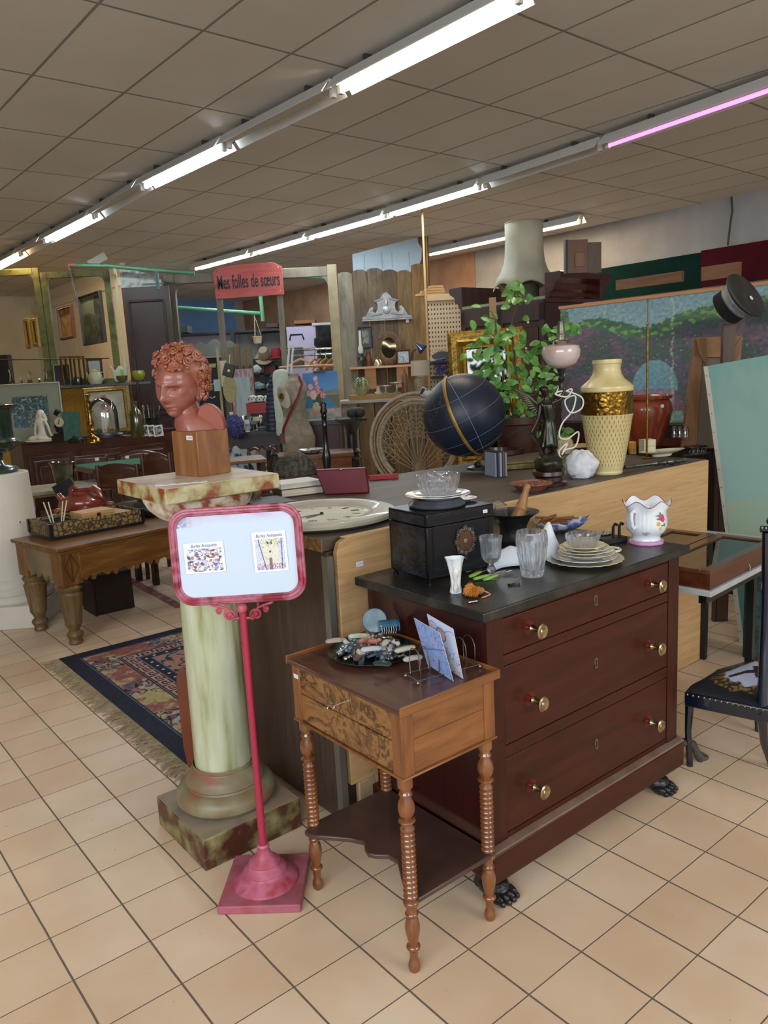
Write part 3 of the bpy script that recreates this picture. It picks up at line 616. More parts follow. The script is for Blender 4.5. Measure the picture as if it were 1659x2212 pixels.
for (w,h,r,tr,y) in ((.362,.262,.05,.0062,0),(.349,.249,.045,.0055,-.006),(.337,.237,.041,.0050,-.001),(.356,.256,.048,.007,.006)):
    fmb.tube([(a,y,b) for a,b in rrect(w,h,r,8)],tr,8,True)
fmb.out('frame',mat('#95263a',.4,c2='#b0687c',ns=14,c3='#7d2230',amt=(.35,.62)),sg)
pm_=MB(); pm_.M=FM; pm_.prism(rrect(.345,.245,.045,8),.002,.010); pm_.out('backing',mat('#7a2a38',.6),sg)
def papr(u,v):
    c=hx('#c3d3e4'); t=max(0,v-.86-.03*nz(u,v,14))*7; c=mixc(c,hx('#b9a3c9'),t*.9);  # bluish daylight reflection is put into the white paper's colour
    e=max(0,abs(u-.5)-.47+.008*nz(u,v,25))*14; c=mixc(c,hx('#b6b0cc'),e)
    c=mixc(c,hx('#c2d2e6'),.5+.5*fb(u,v,5,2)*1.2)
    if u<.16 and v>.86: c=mixc(c,hx('#6a6f8c'),(.16-u)*8*max(0,nz(u,v,40)+.5))
    return c
def clipf(u,v):
    x,z=(u-.5)*.335,(v-.5)*.235; r=.04; ax,az=abs(x)-(.1675-r),abs(z)-(.1175-r)
    if ax>0 and az>0:
        L=math.hypot(ax,az)
        if L>r: x=math.copysign(.1675-r+ax*r/L,x); z=math.copysign(.1175-r+az*r/L,z)
    return FM@Vector((x,-.0005,z))
picture('paper_sheet',1,1,papr,sg,110,80,surf=clipf,rough=.45)
def sketch1(u,v):                                  # shop interior drawing
    c=hx('#e4e8ee')
    if u<.06 or u>.94 or v<.05: return hx('#eef1f5')
    if v>.80: return hx('#eef1f5')
    n=fb(u,v,7,3); m=nz(u,v,11,5)
    if n>.12: c=hx('#c8b9d6')
    if m>.32 and v<.75: c=hx('#a8483f')
    if nz(u,v,10,9)>.38: c=hx('#5aa898')
    if nz(u,v,12,12)>.42: c=hx('#20222a')
    if nz(u,v,11,15)>.42: c=hx('#3a4f9a')
    if abs(nz(u,v,12,20))<.03: c=hx('#6a5060')
    return mixc(c,hx('#e4e8ee'),.22)
def sketch2(u,v):                                  # house front with bare trees
    if u<.07 or u>.93 or v<.05 or v>.82: return hx('#eef1f5')
    c=hx('#cfd3e6')
    if .28<u<.75 and v>.12: c=hx('#dcdcc9')
    if .30<u<.72 and .68<v<.78: c=hx('#e0d9a0')
    for a,b in ((.45,.72),(.55,.72),(.5,.5)):
        if (u-a)**2*1.2+(v-b)**2<.0011: c=hx('#3c3f66')
    if v<.2 and nz(u,v,25,3)>.0: c=hx('#a58aa8')
    if .45<u<.54 and v<.35: c=hx('#8a5a6a')
    for k in range(5):
        x0=.22+.18*sin(k*.9)*.3+.03*k*(v)
    for x0,sl in ((.18,.22),(.86,-.12)):
        if abs(u-(x0+sl*(.8-v)*(1 if x0<.5 else .4)))<.012: c=hx('#3a3a52')
    if v>.6 and abs(nz(u,v,16,8))<.05: c=hx('#55556e')
    if abs(nz(u,v,26,11))<.035: c=hx('#8286a6')
    return c
for (x,z,fn,rr,tb_,w_,h_) in ((-.09,.004,sketch1,-1,'Burley Antiquités',.112,.085),(.094,.010,sketch2,-1,'Burley Antiquités',.094,.112)):
    o=T('x','x','x',(0,0,0)); o.name='pinned_card'; 
    for kk in ('label','category'): del o[kk]
    o.parent=sg; o.matrix_local=FM@Matrix.Translation((x,-.004,z-h_/2-.006))@Matrix.Rotation(rad(rr),4,'Y'); o['label']='small white card with a colour drawing of a '+('shop interior' if fn is sketch1 else 'house front between bare trees')
    MB().bx(-w_/2,w_/2,.0005,.0022,0,h_).out('card',PAPER,o)
    picture('drawing',w_,h_,fn,o,150,115)
    text(tb_,.0135,mat('#3f4f7a',.6),o,(0,-.0006,h_*.90),sx=.78,shear=.35,ext=.0001)
# ================================================================= THINGS ON THE CHEST
ZS=.8812
bp=on(928,1264,ZS)
BA=rad(33)
BX=T('inlaid_box','large black lacquered box with an inlaid oval medallion standing on the stone-topped chest','box',(bp.x,bp.y,ZS),BA)
# local x along its front (towards right), y to the back; front-left foot at origin
BW,BD,BH=.255,.20,.195
LAC=mat('#06070b',.28,c2='#0a0d14',ns=12,spec=.35); LACS=mat('#0b0d12',.35,c2='#1e2430',ns=14,amt=(.45,.62),bump=.5,bs=40,coat=.3,sc3=(1,1,2))
f0=.014
MB().bx(0,BW,.002,BD,f0,f0+BH*.80).out('box_body',LAC,BX,bevel=.002)
MB().bx(0,BW,.0,BD,f0+BH*.805,f0+BH).out('lid',LAC,BX,bevel=.003)
MB().bx(-.002,.0,.012,BD-.012,f0+.004,f0+BH*.79).out('side_panel',LACS,BX,label='rippled side panel')
MB().bx(-.002,.0,.012,BD-.012,f0+BH*.82,f0+BH-.006).out('side_panel',LACS,BX,label='rippled side panel of the lid')
LINE=mat('#3a3630',.4,.5)
ln=MB()
def rectline(mb,x0,x1,z0,z1,w_=.0008,y=-.0006):
    mb.bx(x0,x1,y,0.0005,z0,z0+w_); mb.bx(x0,x1,y,0.0005,z1-w_,z1); mb.bx(x0,x0+w_,y,0.0005,z0,z1); mb.bx(x1-w_,x1,y,0.0005,z0,z1)
rectline(ln,.02,BW-.015,f0+.03,f0+BH*.79); rectline(ln,.025,BW-.02,f0+.035,f0+BH*.78); rectline(ln,.02,BW-.015,f0+.006,f0+.026); rectline(ln,.02,BW-.015,f0+BH*.815,f0+BH-.006); rectline(ln,.025,BW-.02,f0+BH*.83,f0+BH-.011)
ln.bx(-.0026,-.0018,.055,.056,f0+.02,f0+BH*.79); ln.out('string_inlay',LINE,BX,label='thin metal line inlay')
mo=MB(); cx,cz=BW*.55,f0+BH*.50
mo.prism([(cx+(.040+.004*cos(8*t))*cos(t),cz+(.045+.004*cos(8*t))*sin(t)) for t in [2*PI*i/64 for i in range(64)]],-.001,.0005); md=mo.out('medallion',mat('#2c2115',.3,c2='#3a2a18'),BX,label='oval medallion inlaid with flowers')
mo=MB(); mo.prism([(cx+(.026+.003*cos(6*t))*cos(t),cz+(.029+.003*cos(6*t))*sin(t)) for t in [2*PI*i/48 for i in range(48)]],-.0014,.0); mo.out('medallion_centre',mat('#5e2b14',.3,c2='#4a3a1c',ns=40),md)
pe=mat('#8f8e84',.4,c2='#6a6a60',ns=50); mo=MB()
for k in range(12):
    t=2*PI*k/12; a,b=cx+.034*cos(t),cz+.038*sin(t); 
    for e in (-1,1): mo.tube([(a+e*.003*sin(t)-.005*cos(t),-.0014,b-e*.003*cos(t)-.005*sin(t)),(a+e*.003*sin(t)+.004*cos(t),-.0014,b-e*.003*cos(t)+.004*sin(t))],.0011,5)
    t+=PI/12; mo.sph((cx+.032*cos(t),-.001,cz+.036*sin(t)),.0014,6,4)
for k in range(5): t=2*PI*k/5; mo.sph((cx+.004*cos(t),-.0012,cz+.004*sin(t)),(.0032,.001,.0032),8,5)
mo.out('pearl_inlay',pe,md)
ke=MB(); ke.lathe([(0,0),(.007,0),(.006,.002),(0,.003)],(cx,-.0006,f0+.043),10,axis=(0,-1,0)); ke.cyl((cx,-.003,f0+.043),(cx+.006,-.016,f0+.041),.0012,n=6); ke.out('lock_key',mat('#4b4436',.4,.8),BX)
label_tag(BX,(BW-.035,-.001,f0+BH*.9),.017,.010)
for x,y in ((.01,.012),(BW-.01,.012),(.01,BD-.012),(BW-.01,BD-.012)): MB().lathe([(.009,0),(.009,.003),(.005,.006),(.005,.010),(.009,.014)],(x,y,0),12).out('foot',LAC,BX)
ZB=ZS+f0+BH+.0006
Rb=Matrix.Rotation(BA,3,'Z'); 
def onbox(px,py,z=ZB): return on(px,py,z)
q=onbox(935,1040)
ctr=Vector((bp.x,bp.y,0))+Rb@Vector((BW*.46,BD*.52,0))
pd=solo(MB().lathe([(0,0),(.083,0),(.087,.003),(.088,.007),(.083,.014),(.075,.020),(.072,.023),(0,.023)],n=40),'round_stand',mat('#2e3137',.3,c2='#454a52',ns=10,coat=.4),'round dark grey moulded stand on top of the black lacquered box','stand',(ctr.x,ctr.y,ZB))
def plate_prof(r,h,lip=.5): return [(0,.002),(r*.5,.002),(r*.56,.0),(r*.60,.001),(r*.66,.004),(r*.9,h*.8),(r,h),(r,h+.0016),(r*.9,h*.86+.001),(r*.7,.007),(r*.6,.0045),(0,.0045)]
wp=T('white_plate','large round white plate on the dark stand on top of the black box','plate',(ctr.x+.004,ctr.y,ZB+.0232)); 
MB().lathe(plate_prof(.1,.014),n=48).out('dish',mat('#dcdfe2',.15,coat=.5),wp,ang=60)
wp2=T('saucer','white saucer with a wavy edge under the crystal bowl','saucer',(ctr.x+.006,ctr.y,ZB+.0295)); MB().lathe(plate_prof(.072,.008),n=60,mod=lambda t,z,r:r*(1+.02*cos(12*t)) if r>.06 else r).out('dish',mat('#dcdfe2',.15,coat=.5),wp2,ang=60)
CR=crysmat()
def crystal(label,loc,R,H,rb,kind,name='crystal_bowl',cat='bowl',nn=72,t=.006):
    o=T(name,label,cat,loc)
    if kind=='flute': md=lambda th,z,r:r*(1+.05*abs(sin(th*9)))
    elif kind=='cut': md=lambda th,z,r:r*(1-.045*max(abs(sin(th*6+z*95)),abs(sin(th*6-z*95)))**8-.02*abs(sin(th*12))) if .1*H<z<.86*H else r
    elif kind=='panel': md=lambda th,z,r:r*(1-.05*abs(cos(th*5))**3)
    else: md=lambda th,z,r:r
    outp=[]; n=14
    for i in range(n+1):
        q=i/n; rr=rb+(R-rb)*(math.sin(q*PI/2)**.8); outp.append((rr,q*H))
    inn=[(max(.004,(rb+(R-rb)*(math.sin(q*PI/2)**.8))-t),H*q) for q in [1-i/8*(1-.1) for i in range(9)]]
    prof=[(0,0)]+outp+[(outp[-1][0]-t*.5,H+.001)]+inn+[(0,H*.08)]
    MB().lathe(prof,n=nn,mod=lambda th,z,r:(md(th,z,r) if r>0 else 0)).out('vessel',CR,o,ang=20)
    return o
crystal('low cut crystal bowl on the saucer stacked on the black box',(ctr.x+.006,ctr.y,ZB+.0345),.068,.062,.05,'cut')
q=on(1033,1033,ZB); solo(MB().lathe(plate_prof(.045,.01),n=36),'small_plate',mat('#d9dde2',.2,c2='#6a7488',ns=16,amt=(.55,.6)),'small blue and white plate behind the large white plate on the black box','plate',(ctr.x+.085,ctr.y+.055,ZB),ang=60)
# white figural vase
p=on(985,1279,ZS); v=T('milk_glass_vase','small opaque white moulded vase with a wavy rim at the left of the stone top','vase',(p.x,p.y,ZS))
def mv(th,z,r): return r*(1+.07*sin(3*th+z*60)*(z/.09)+.05*sin(7*th+20*z))
MB().lathe([(0,0),(.017,0),(.0165,.006),(.0135,.02),(.015,.045),(.019,.07),(.0245,.094),(.0275,.1),(.0255,.099),(.017,.07),(.012,.03),(0,.02)],n=40,mod=lambda t,z,r:mv(t,z,r) if r>0.001 else r).out('body',mat('#dfe6ea',.25,coat=.4),v,ang=60)
hb=MB(); hb.tube([(-.002-.0*k,-.0145-.004*k/10,.004+k*.0085) for k in range(10)],[.006+.002*sin(k*1.3) for k in range(10)],8); hb.sph((0,-.019,.062),(.009,.007,.014),10,8); hb.out('moulded_figure',mat('#d9d6cc',.3,coat=.4),v)
# goblet
p=on(1062,1247,ZS); g=T('glass_goblet','clear pressed glass goblet with a ball stem in front of the black box','goblet',(p.x,p.y,ZS))
outer=[(0,0),(.0345,.0),(.0345,.002),(.02,.006),(.008,.011),(.006,.014),(.011,.019),(.0135,.026),(.011,.033),(.0065,.038),(.008,.043),(.02,.05),(.028,.062),(.031,.08),(.0315,.10),(.034,.118),(.0355,.126)]
inner=[(.0335,.126),(.029,.10),(.0285,.08),(.025,.064),(.016,.054),(0,.05)]
MB().lathe(outer+inner,n=60,mod=lambda th,z,r:r*(1-.05*abs(cos(th*5))**4) if .052<z<.112 else r).out('goblet_glass',CR,g,ang=25)
# cut vase
p=on(1150,1243,ZS); g=T('cut_glass_vase','tall clear cut glass vase with diamond facets on the stone top','vase',(p.x,p.y,ZS))
def cutm(th,z,r):
    if z<.02: return r*(1-.05*abs(sin(th*10)))
    if z<.108: return r*(1-.10*max(abs(sin(th*5+z*80)),abs(sin(th*5-z*80)))**5)
    return r*(1-.01*abs(sin(th*12)))
op=[(0,0),(.032,0),(.033,.006),(.036,.02),(.041,.045),(.0455,.075),(.0475,.095),(.0475,.115),(.0455,.13),(.044,.136)]
MB().lathe(op+[(.040,.136),(.0435,.11),(.042,.09),(.036,.05),(.029,.02),(0,.014)],n=120,mod=lambda t,z,r:cutm(t,z,r) if r>.001 else r).out('vase_glass',CR,g,ang=15)
# tassel
p=on(1022,1288,ZS); g=T('tassel','orange silk tassel with a twisted cord lying at the front of the stone top','tassel',(p.x,p.y,ZS),rad(25)); random.seed(5)
m=MB()
for k in range(420):
    a=random.uniform(-1.1,1.1); b=random.uniform(0.05,1.3); L=random.uniform(.035,.05); d=Vector((-cos(a)*cos(b*.9)*.9,sin(a)*.8,sin(b)*.55)); st=Vector((.014,0,.012))
    m.tube([st+Vector((random.uniform(-.004,.004),random.uniform(-.006,.006),random.uniform(-.003,.006))),st+d*L*.55+Vector((0,0,.006)),Vector(((st+d*L).x,(st+d*L).y,max(.001,(st+d*L).z-.008)))],.0005,3)
o=m.out('fringe_threads',mat('#c4772a',.6,c2='#dc9645',ns=60),g); o['kind']='stuff'
m=MB(); m.sph((0.002,0,.012),(.017,.02,.011),14,10); m.out('thread_core',mat('#a9601f',.7),g)
MB().sph((.022,.0,.012),(.014,.011,.011),12,8,lambda d:1+.12*sin(d.x*14)).out('knot_head',mat('#b98a50',.6,c2='#8a5a2c',ns=80),g)
m=MB(); m.tube([(.034,0,.01),(.045,-.008,.004),(.042,-.022,.003),(.024,-.03,.003),(.008,-.034,.003)],.0022,6); m.out('cord',mat('#c4906a',.6),g)
p=on(1022,1302,ZS); solo(MB().tube([(-.014,-.006,.003),(-.004,-.002,.003),(.012,.003,.003)],[.0035,.003,.003],8),'metal_pin',SILVER,'short metal pin tip lying in front of the orange tassel','pin',(p.x,p.y,ZS))
p=on(1110,1264,ZS); m=MB(); m.box(-.008,0,.003,.016,.010,.006,rad(30)); m.box(.008,-.001,.003,.016,.010,.006,rad(-25)); m.box(0,0,.0045,.006,.006,.006)
solo(m,'bow_clasp',mat('#1d1c1d',.35,.5,'#45443f',60),'small black bow-shaped clasp lying before the cut glass vase','clasp',(p.x,p.y,ZS))
# napkin / white paper and green handled knives
GH=mat('#7fae52',.3,c2='#95c063',ns=10,coat=.3)
kn=None
for i,(x0,y0,x1,y1,z1) in enumerate(((1008,1237,1046,1217,.006),(1016,1247,1058,1228,.004),(1024,1251,1066,1240,.006),(1046,1251,1078,1240,.014))):
    a=on(x0,y0,ZS+.006); b=on(x1,y1,ZS+.008); d=(b-a); 
    k=T('table_knife',['green handled table knife, topmost of the four beside the goblet','green handled table knife lying second from the top beside the goblet','green handled table knife lying lowest, nearest the tassel','green handled table knife nearest the goblet stem'][i],'knife',(a.x,a.y,ZS+.0045+.0035*(3-i)*.6),math.atan2(d.y,d.x),'green handled knives')
    MB().tube([(0,0,0),(.012,0,0),(.04,0,.001),(.055,0,.001)],[(.004,.006),(.005,.0085),(.005,.008),(.004,.006)],10,flat=(0,0,1)).out('handle',GH,k)
    MB().tube([(.055,0,.001),(.062,0,.001),(.12,0,.003)],[(.004,.004),(.002,.007),(.0008,.007)],8,flat=(0,0,1)).out('blade',CHROME,k)
def crumple(name,label,cat,loc,rx,ry,rz_,m,seed,group=None,rzz=0,amp=.16,fr=1.35):
    mb=MB(); off=Vector((seed*3.1,seed*1.7,0))
    def f(d):
        v=d*fr+off; return 1+amp*(abs(mnoise.noise(v))*2-.5)+amp*.28*(abs(mnoise.noise(v*2.6))*2-.4)
    mb.sph((0,0,0),(rx,ry,rz_),48,32,f); zmin=0
    mb.v=[(x,y,max(-rz_*.75,z)+rz_*.75) for x,y,z in mb.v]
    return solo(mb,name,m,label,cat,loc,rzz,group,ang=22)
NAP=mat('#d5dbe2',.75)
def shape_cloth(name,label,px,w_,h_,seed,ry):
    pass
p=on(1045,1225,ZS)
# folded napkin bag: three peaks
mb=MB(); 
def napf(u,v):
    x=-.11+.27*u; hgt=.02+.05*max(0,1-abs(u-.3)/.35)+.102*max(0,1-abs(u-.84)/.22)
    y=(v-.5)*.09*(1-.25*abs(u-.5)); z=hgt*math.cos((v-.5)*PI*.98)**.7*(1+.12*sin(9*u+4*v)); y+=.008*sin(14*u); return (x,y,max(.0005,z))
mb.grid(napf,46,18); p=on(1090,1226,ZS)
solo(mb,'napkin',NAP,'crumpled white napkin with a tall pointed fold behind the goblet and cut vase','napkin',(p.x+.05,p.y+.05,ZS),rad(26),solid=.0015,ang=80)
# stacked plates
pc=on(1262,1214,ZS); EC=mat('#d9d3bb',.2,c2='#cfc8ac',coat=.4); GREY=mat('#d5dade',.18,coat=.5)
def plate(label,r,h,z,m,wav=0,name='dinner_plate',dx=0,dy=0,rim=None,scal=24):
    o=T(name,label,'plate',(pc.x+dx,pc.y+dy,z),0,'plates stacked beside the cut vase')
    md=(lambda t,zz,rr:rr*(1+wav*abs(sin(t*scal/2))) if rr>r*.85 else rr)
    MB().lathe(plate_prof(r,h),n=96,mod=md).out('dish',m,o,ang=60)
    if rim: MB().lathe([(r*.66,.0082+h*.02),(r*.70,.0088+h*.05),(r*.70,.0095+h*.06),(r*.66,.0088+h*.03)],n=64,cap=False).out('rim_band',mat(rim,.3,.6),o)
    return o
z=ZS; plate('large cream platter with a scalloped edge at the bottom of the plate stack',.118,.014,z,EC,.03,'platter',rim='#5d5040'); z+=.008
plate('white plate lying second from the bottom of the stack',.100,.014,z,GREY); z+=.010
pp=plate('handled cream plate with pierced lugs, third in the stack',.087,.016,z,EC,.03,dx=.008); 
lg=MB(); lg.tube([Vector((.075+.030*sin(a),.026*cos(a)*1.2,.018)) for a in [rad(10+16*i) for i in range(11)]],(.004),6); lg.out('handle',EC,pp); z+=.011
plate('plain white plate in the middle of the stack with a thin gold line',.076,.012,z,GREY,rim='#b9985a'); z+=.009
plate('cream dish with a yellow edge, second from the top of the stack',.077,.012,z,mat('#dccf9e',.2,coat=.4)); z+=.009
plate('small oval cream saucer with a scalloped edge on top of the plate stack',.064,.010,z,EC,.03); z+=.006
crystal('round pressed glass dish on top of the plate stack',(pc.x-.004,pc.y,z),.052,.038,.038,'flute',name='glass_dish',cat='dish')
# cachepot
p=on(1396,1172,ZS); cp=T('cachepot','white porcelain cachepot with a wavy rim, painted flowers and a pink foot on the chest','planter',(p.x,p.y,ZS),rad(-12))
def cpm(th,z,r):
    k=1
    if z>.035: k+=.012*sin(th*30)*min(1,(z-.035)/.02)*(1 if z<.115 else 0)
    if z>.07: k+=.02*((z-.07)/.075)*(abs(sin(th*3))-.4)
    return r*k
def cpz(mb):
    mb.v=[(x,y,z+(.008*((z-.10)/.035)*(math.cos(6*math.atan2(y,x))) if z>.10 else 0)) for x,y,z in mb.v]; return mb
PO=mat('#dfe5ec',.12,coat=.6)
m=cpz(MB().lathe([(.050,.012),(.045,.022),(.049,.032),(.063,.045),(.068,.065),(.067,.085),(.064,.105),(.069,.125),(.078,.142),(.076,.143),(.066,.125),(.060,.105),(.063,.08),(.06,.055),(.04,.035),(0,.03)],n=120,mod=lambda t,z,r:cpm(t,z,r) if r>.001 else r)); m.out('bowl',PO,cp,ang=60)
MB().lathe([(0,0),(.056,0),(.058,.003),(.057,.010),(.05,.014),(0,.014)],n=60,mod=lambda t,z,r:r*(1+.02*sin(8*t))).out('foot_ring',mat('#c790bb',.25,coat=.4),cp)
rl=MB(); rl.tube([(.0785*(1+.02*(abs(sin(t*3))-.4))*cos(t),.0785*(1+.02*(abs(sin(t*3))-.4))*sin(t),.143+.0098*cos(6*t)) for t in [2*PI*i/120 for i in range(120)]],.0011,5,True); rl.out('rim_line',mat('#7c2f4a',.3),cp)
for s,a0 in ((1,rad(232)),(1,rad(52))):
    h=MB(); ca,sa=cos(a0),sin(a0)
    pts=[(.062,.112),(.078,.122),(.092,.116),(.093,.098),(.088,.085),(.086,.072),(.078,.064),(.068,.062)]
    h.tube([(r*ca,r*sa,z) for r,z in pts],[.005,.006,.006,.0055,.005,.006,.007,.005],8); h.out('handle',PO,cp)
def petals(mb,c,R,n,dep=0):
    for k in range(n): t=2*PI*k/n; mb.sph((c[0]+R*.55*cos(t),c[1],c[2]+R*.55*sin(t)),(R*.5,.0012,R*.5),8,5)
    mb.sph(c,(R*.5,.0018,R*.5),8,5)
def onpot(a,z): 
    r=.066 if z<.1 else .068; return (r*cos(a),r*sin(a),z)
fl=T('x','','',(0,0,0)); bpy.data.objects.remove(fl)
def decal(a,z,items,s=1):
    for nm,mc,lst in items:
        m=MB(); m.M=Matrix.Rotation(a+PI/2,4,'Z')@Matrix.Translation((0,-.0675,z))
        for it in lst:
            if it[0]=='f': petals(m,(it[1],0,it[2]),it[3],5)
            else: m.sph((it[1],0,it[2]),(it[3],.0012,it[4]),8,5)
        m.out(nm,mc,cp)
decal(rad(-52),.075,[('rose_motif',mat('#c23c6e',.3),[('f',0,.022,.012),('f',.006,.014,.008)]),('yellow_flower_motif',mat('#d8b23a',.3),[('f',-.012,.002,.008),('f',-.004,-.014,.006)]),('leaf_motif',mat('#3f8a57',.3),[('e',-.014,.018,.006,.003),('e',.012,-.004,.004,.007),('e',-.016,.03,.009,.002),('e',.004,-.006,.007,.003),('e',-.006,.036,.003,.006)])])
decal(rad(-100),.045,[('small_flower_motif',mat('#b86a92',.3),[('f',-.004,0,.004),('f',.003,-.004,.0035)]),('small_leaf_motif',mat('#4c9a78',.3),[('e',.008,.002,.007,.0025)])])
# mortar + pestle + glass object
p=on(1108,1138,ZS); P0=at(1108,1140,2.72); P0.z=ZS; s=sc(P0)
mt=T('mortar','flared black iron mortar behind the black box, holding a wooden pestle','mortar',(P0.x,P0.y,ZS))
MB().lathe([(0,0),(.058,0),(.06,.01),(.05,.02),(.046,.04),(.05,.06),(.062,.085),(.08,.1),(.092,.107),(.094,.11),(.088,.109),(.062,.09),(.04,.05),(0,.03)],n=40).out('bowl',IRON,mt,ang=50)
pes=T('pestle','turned wooden pestle leaning out of the black mortar','pestle',(P0.x+.0,P0.y-.01,ZS+.035),0)
ax=Vector((.058,.02,.165)).normalized(); WP=wood('#8a5e34','#a97a48',.45,'z',6,5)
MB().lathe([(0,0),(.022,.002),(.026,.02),(.025,.06),(.0215,.085),(.0235,.09),(.0215,.095),(.015,.125),(.011,.155),(.0125,.162),(.0125,.172),(.009,.18),(0,.182)],n=20,axis=ax).out('rod',WP,pes)
gl=T('glass_stand','faceted clear glass cruet stopper standing upright in the black mortar','glass ornament',(P0.x-.045,P0.y-.02,ZS+.075),rad(20))
m=MB(); m.prism([(-.028,0),(.022,0),(.022,.062),(-.006,.088),(-.028,.08)],-.012,.012); m.out('block',CR,gl,bevel=.004)
p=on(1163,1170,ZS); solo(MB().cyl((-.03,0,.02),(.035,.0,.022),.018,.020,16),'iron_weight',IRON,'short dark cylinder lying beside the black mortar','weight',(P0.x+.09,P0.y-.03,ZS),rad(20),bevel=.003)
# leaf dish with cinnamon
PD=at(1215,1150,2.86); PD.z=ZS; ld=T('leaf_dish','blue and white leaf-shaped porcelain dish holding cinnamon sticks','dish',(PD.x,PD.y,ZS),rad(2))
def leaf(u,v):
    t=2*PI*u; R=v; x=.105*R*cos(t)*(1+.10*sin(5*t)*R); y=.055*R*sin(t); z=.004+.030*R**3*(1+.55*cos(t)**2*(1 if cos(t)>0 else .2))+.004*sin(9*t)*R**4
    return (x,y,z)
m=MB(); m.grid(leaf,60,10,True); m.out('dish',mat('#c9cedb',.2,c2='#5f6ea8',ns=22,amt=(.5,.58),coat=.4),ld,solid=.003,ang=80)
random.seed(11); CIN=mat('#7a4a26',.7,c2='#94602f',ns=20)
for k in range(14):
    c=T('cinnamon_stick','brown cinnamon stick in the pile on the leaf dish','cinnamon stick',(PD.x-.035+random.uniform(-.035,.05),PD.y+random.uniform(-.02,.02),ZS+.018+.0028*k),random.uniform(-.5,.9),'cinnamon sticks')
    L=random.uniform(.03,.055); MB().cyl((-L,0,0),(L,0,random.uniform(-.004,.012)),random.uniform(.0035,.006),n=8).out('bark',CIN,c)
# fluted tin and black iron block behind cachepot
p=at(1300,1155,2.72); p.z=ZS; solo(MB().lathe([(0,0),(.026,0),(.038,.016),(.036,.016),(.025,.002),(0,.002)],n=72,mod=lambda t,z,r:r*(1+.05*sin(t*18)) if r>.001 else r),'fluted_tin',CHROME,'small shiny fluted tin mould behind the plate stack','mould',(p.x,p.y,ZS),ang=30)
p=at(1322,1172,2.62); p.z=ZS; ib=T('flat_iron','black iron stand with upright lugs between the plates and the cachepot','iron stand',(p.x,p.y,ZS),rad(20)); MB().bx(-.05,.05,-.02,.02,0,.02).out('block',IRON,ib,bevel=.003)
for x in (.005,.03): MB().tube([(x,0,.02),(x,0,.055),(x+.008,0,.065),(x+.016,0,.06)],.0055,6).out('lug',IRON,ib)
# ================================================================= THINGS ON THE WORK TABLE
ZW=.7205; p=on(803,1413,ZW)
TR=T('black_tray','round black tray heaped with cutlery handles and trinkets on the work table','tray',(p.x,p.y,ZW))
MB().lathe([(0,0),(.098,0),(.118,.007),(.1235,.013),(.1245,.014),(.1235,.0155),(.115,.010),(.096,.003),(0,.003)],n=64).out('dish',mat('#0f1412',.3,coat=.6),TR,ang=50)
random.seed(21)
tm=[SILVER,mat('#9fa6a8',.25,.8,'#5e6668',60),mat('#b9b4a4',.35),mat('#7d7567',.35,.7),mat('#c9cdd0',.3),mat('#55606a',.35,.6),mat('#6c7f92',.3,.5),mat('#3f5064',.35,.4)]
base_=[]
def trinket(kind):
    m=MB()
    if kind==0: m.tube([(-.02,0,0),(-.012,0,.002),(.0,0,.001),(.012,0,.002),(.02,0,0)],[(.002,.004),(.003,.0065),(.002,.004),(.003,.0055),(.002,.003)],8,flat=(0,0,1))
    elif kind==1: m.sph((0,0,0),(.009,.006,.007),10,7); m.sph((.009,0,.002),(.006,.005,.005),8,6); m.tube([(-.006,0,0),(-.018,.003,.003)],.0022,6); m.tube([(.0,.003,-.002),(.006,.012,-.003)],.002,6)
    elif kind==2: m.tube([(-.016,0,0),(-.006,.004,.003),(.004,-.003,.004),(.016,.002,0)],.0028,7); m.sph((-.016,0,0),.0045,8,6); m.sph((.016,.002,0),.005,8,6)
    elif kind==3: m.lathe([(0,-.004),(.008,-.004),(.009,0),(.008,.004),(0,.004)],n=14)
    else: m.tube([(.009*cos(a),.009*sin(a),0) for a in [rad(30*i) for i in range(12)]],.0022,6,True); m.tube([(.009,0,0),(.024,0,0)],.002,6)
    return m
mots=['small silver grey figurine','small metal bird shaped trinket','small twisted metal knife rest','small round metal medal','small metal ring key']
protos=[trinket(k) for k in range(5)]
for i in range(96):
    r=.088*math.sqrt(random.random()); a=random.uniform(0,2*PI); k=random.randrange(5); zz=.008+.030*(1-(r/.1)**2)*random.uniform(.25,1)+.003
    mb=MB(); S=random.uniform(1.1,1.75); mb.M=Matrix.Rotation(random.uniform(-.5,.5),4,'X')@Matrix.Rotation(random.uniform(-.4,.4),4,'Y')@Matrix.Scale(S,4); mb.add(protos[k].v,protos[k].f)
    o=mb.out('trinket',random.choice(tm),None,(p.x+r*cos(a),p.y+r*sin(a),ZW+zz),random.uniform(0,6)); tag(o,mots[k]+' in the heap on the black tray','trinket','trinkets heaped on the black tray of the kind: '+mots[k])
def pocketknife(px,py,z,L,rz,mt_,lab):
    q=on(px,py,z); o=T('pocket_knife',lab,'pocket knife',(q.x,q.y,z),rz)
    MB().tube([(-L/2,0,0),(-L/2+.006,0,0),(0,0,.001),(L/2-.006,0,0),(L/2,0,0)],[(.003,.005),(.0065,.011),(.007,.012),(.0065,.011),(.003,.005)],10,flat=(0,0,1)).out('handle_scale',mt_,o)
    MB().tube([(-L/2+.003,.004,0),(L/2-.003,.004,0)],.003,6).out('spring',SILVER,o)
HW=mat('#c3cbd0',.3,c2='#aeb9bd'); 
pocketknife(776,1374,ZW+.046,.062,rad(-5),mat('#c8cdc4',.3,c2='#93a284',ns=30),'closed pocket knife with a white and green handle at the top of the tray heap')
pocketknife(802,1402,ZW+.044,.058,rad(8),HW,'closed pocket knife with a pale grey handle in the middle of the tray heap')
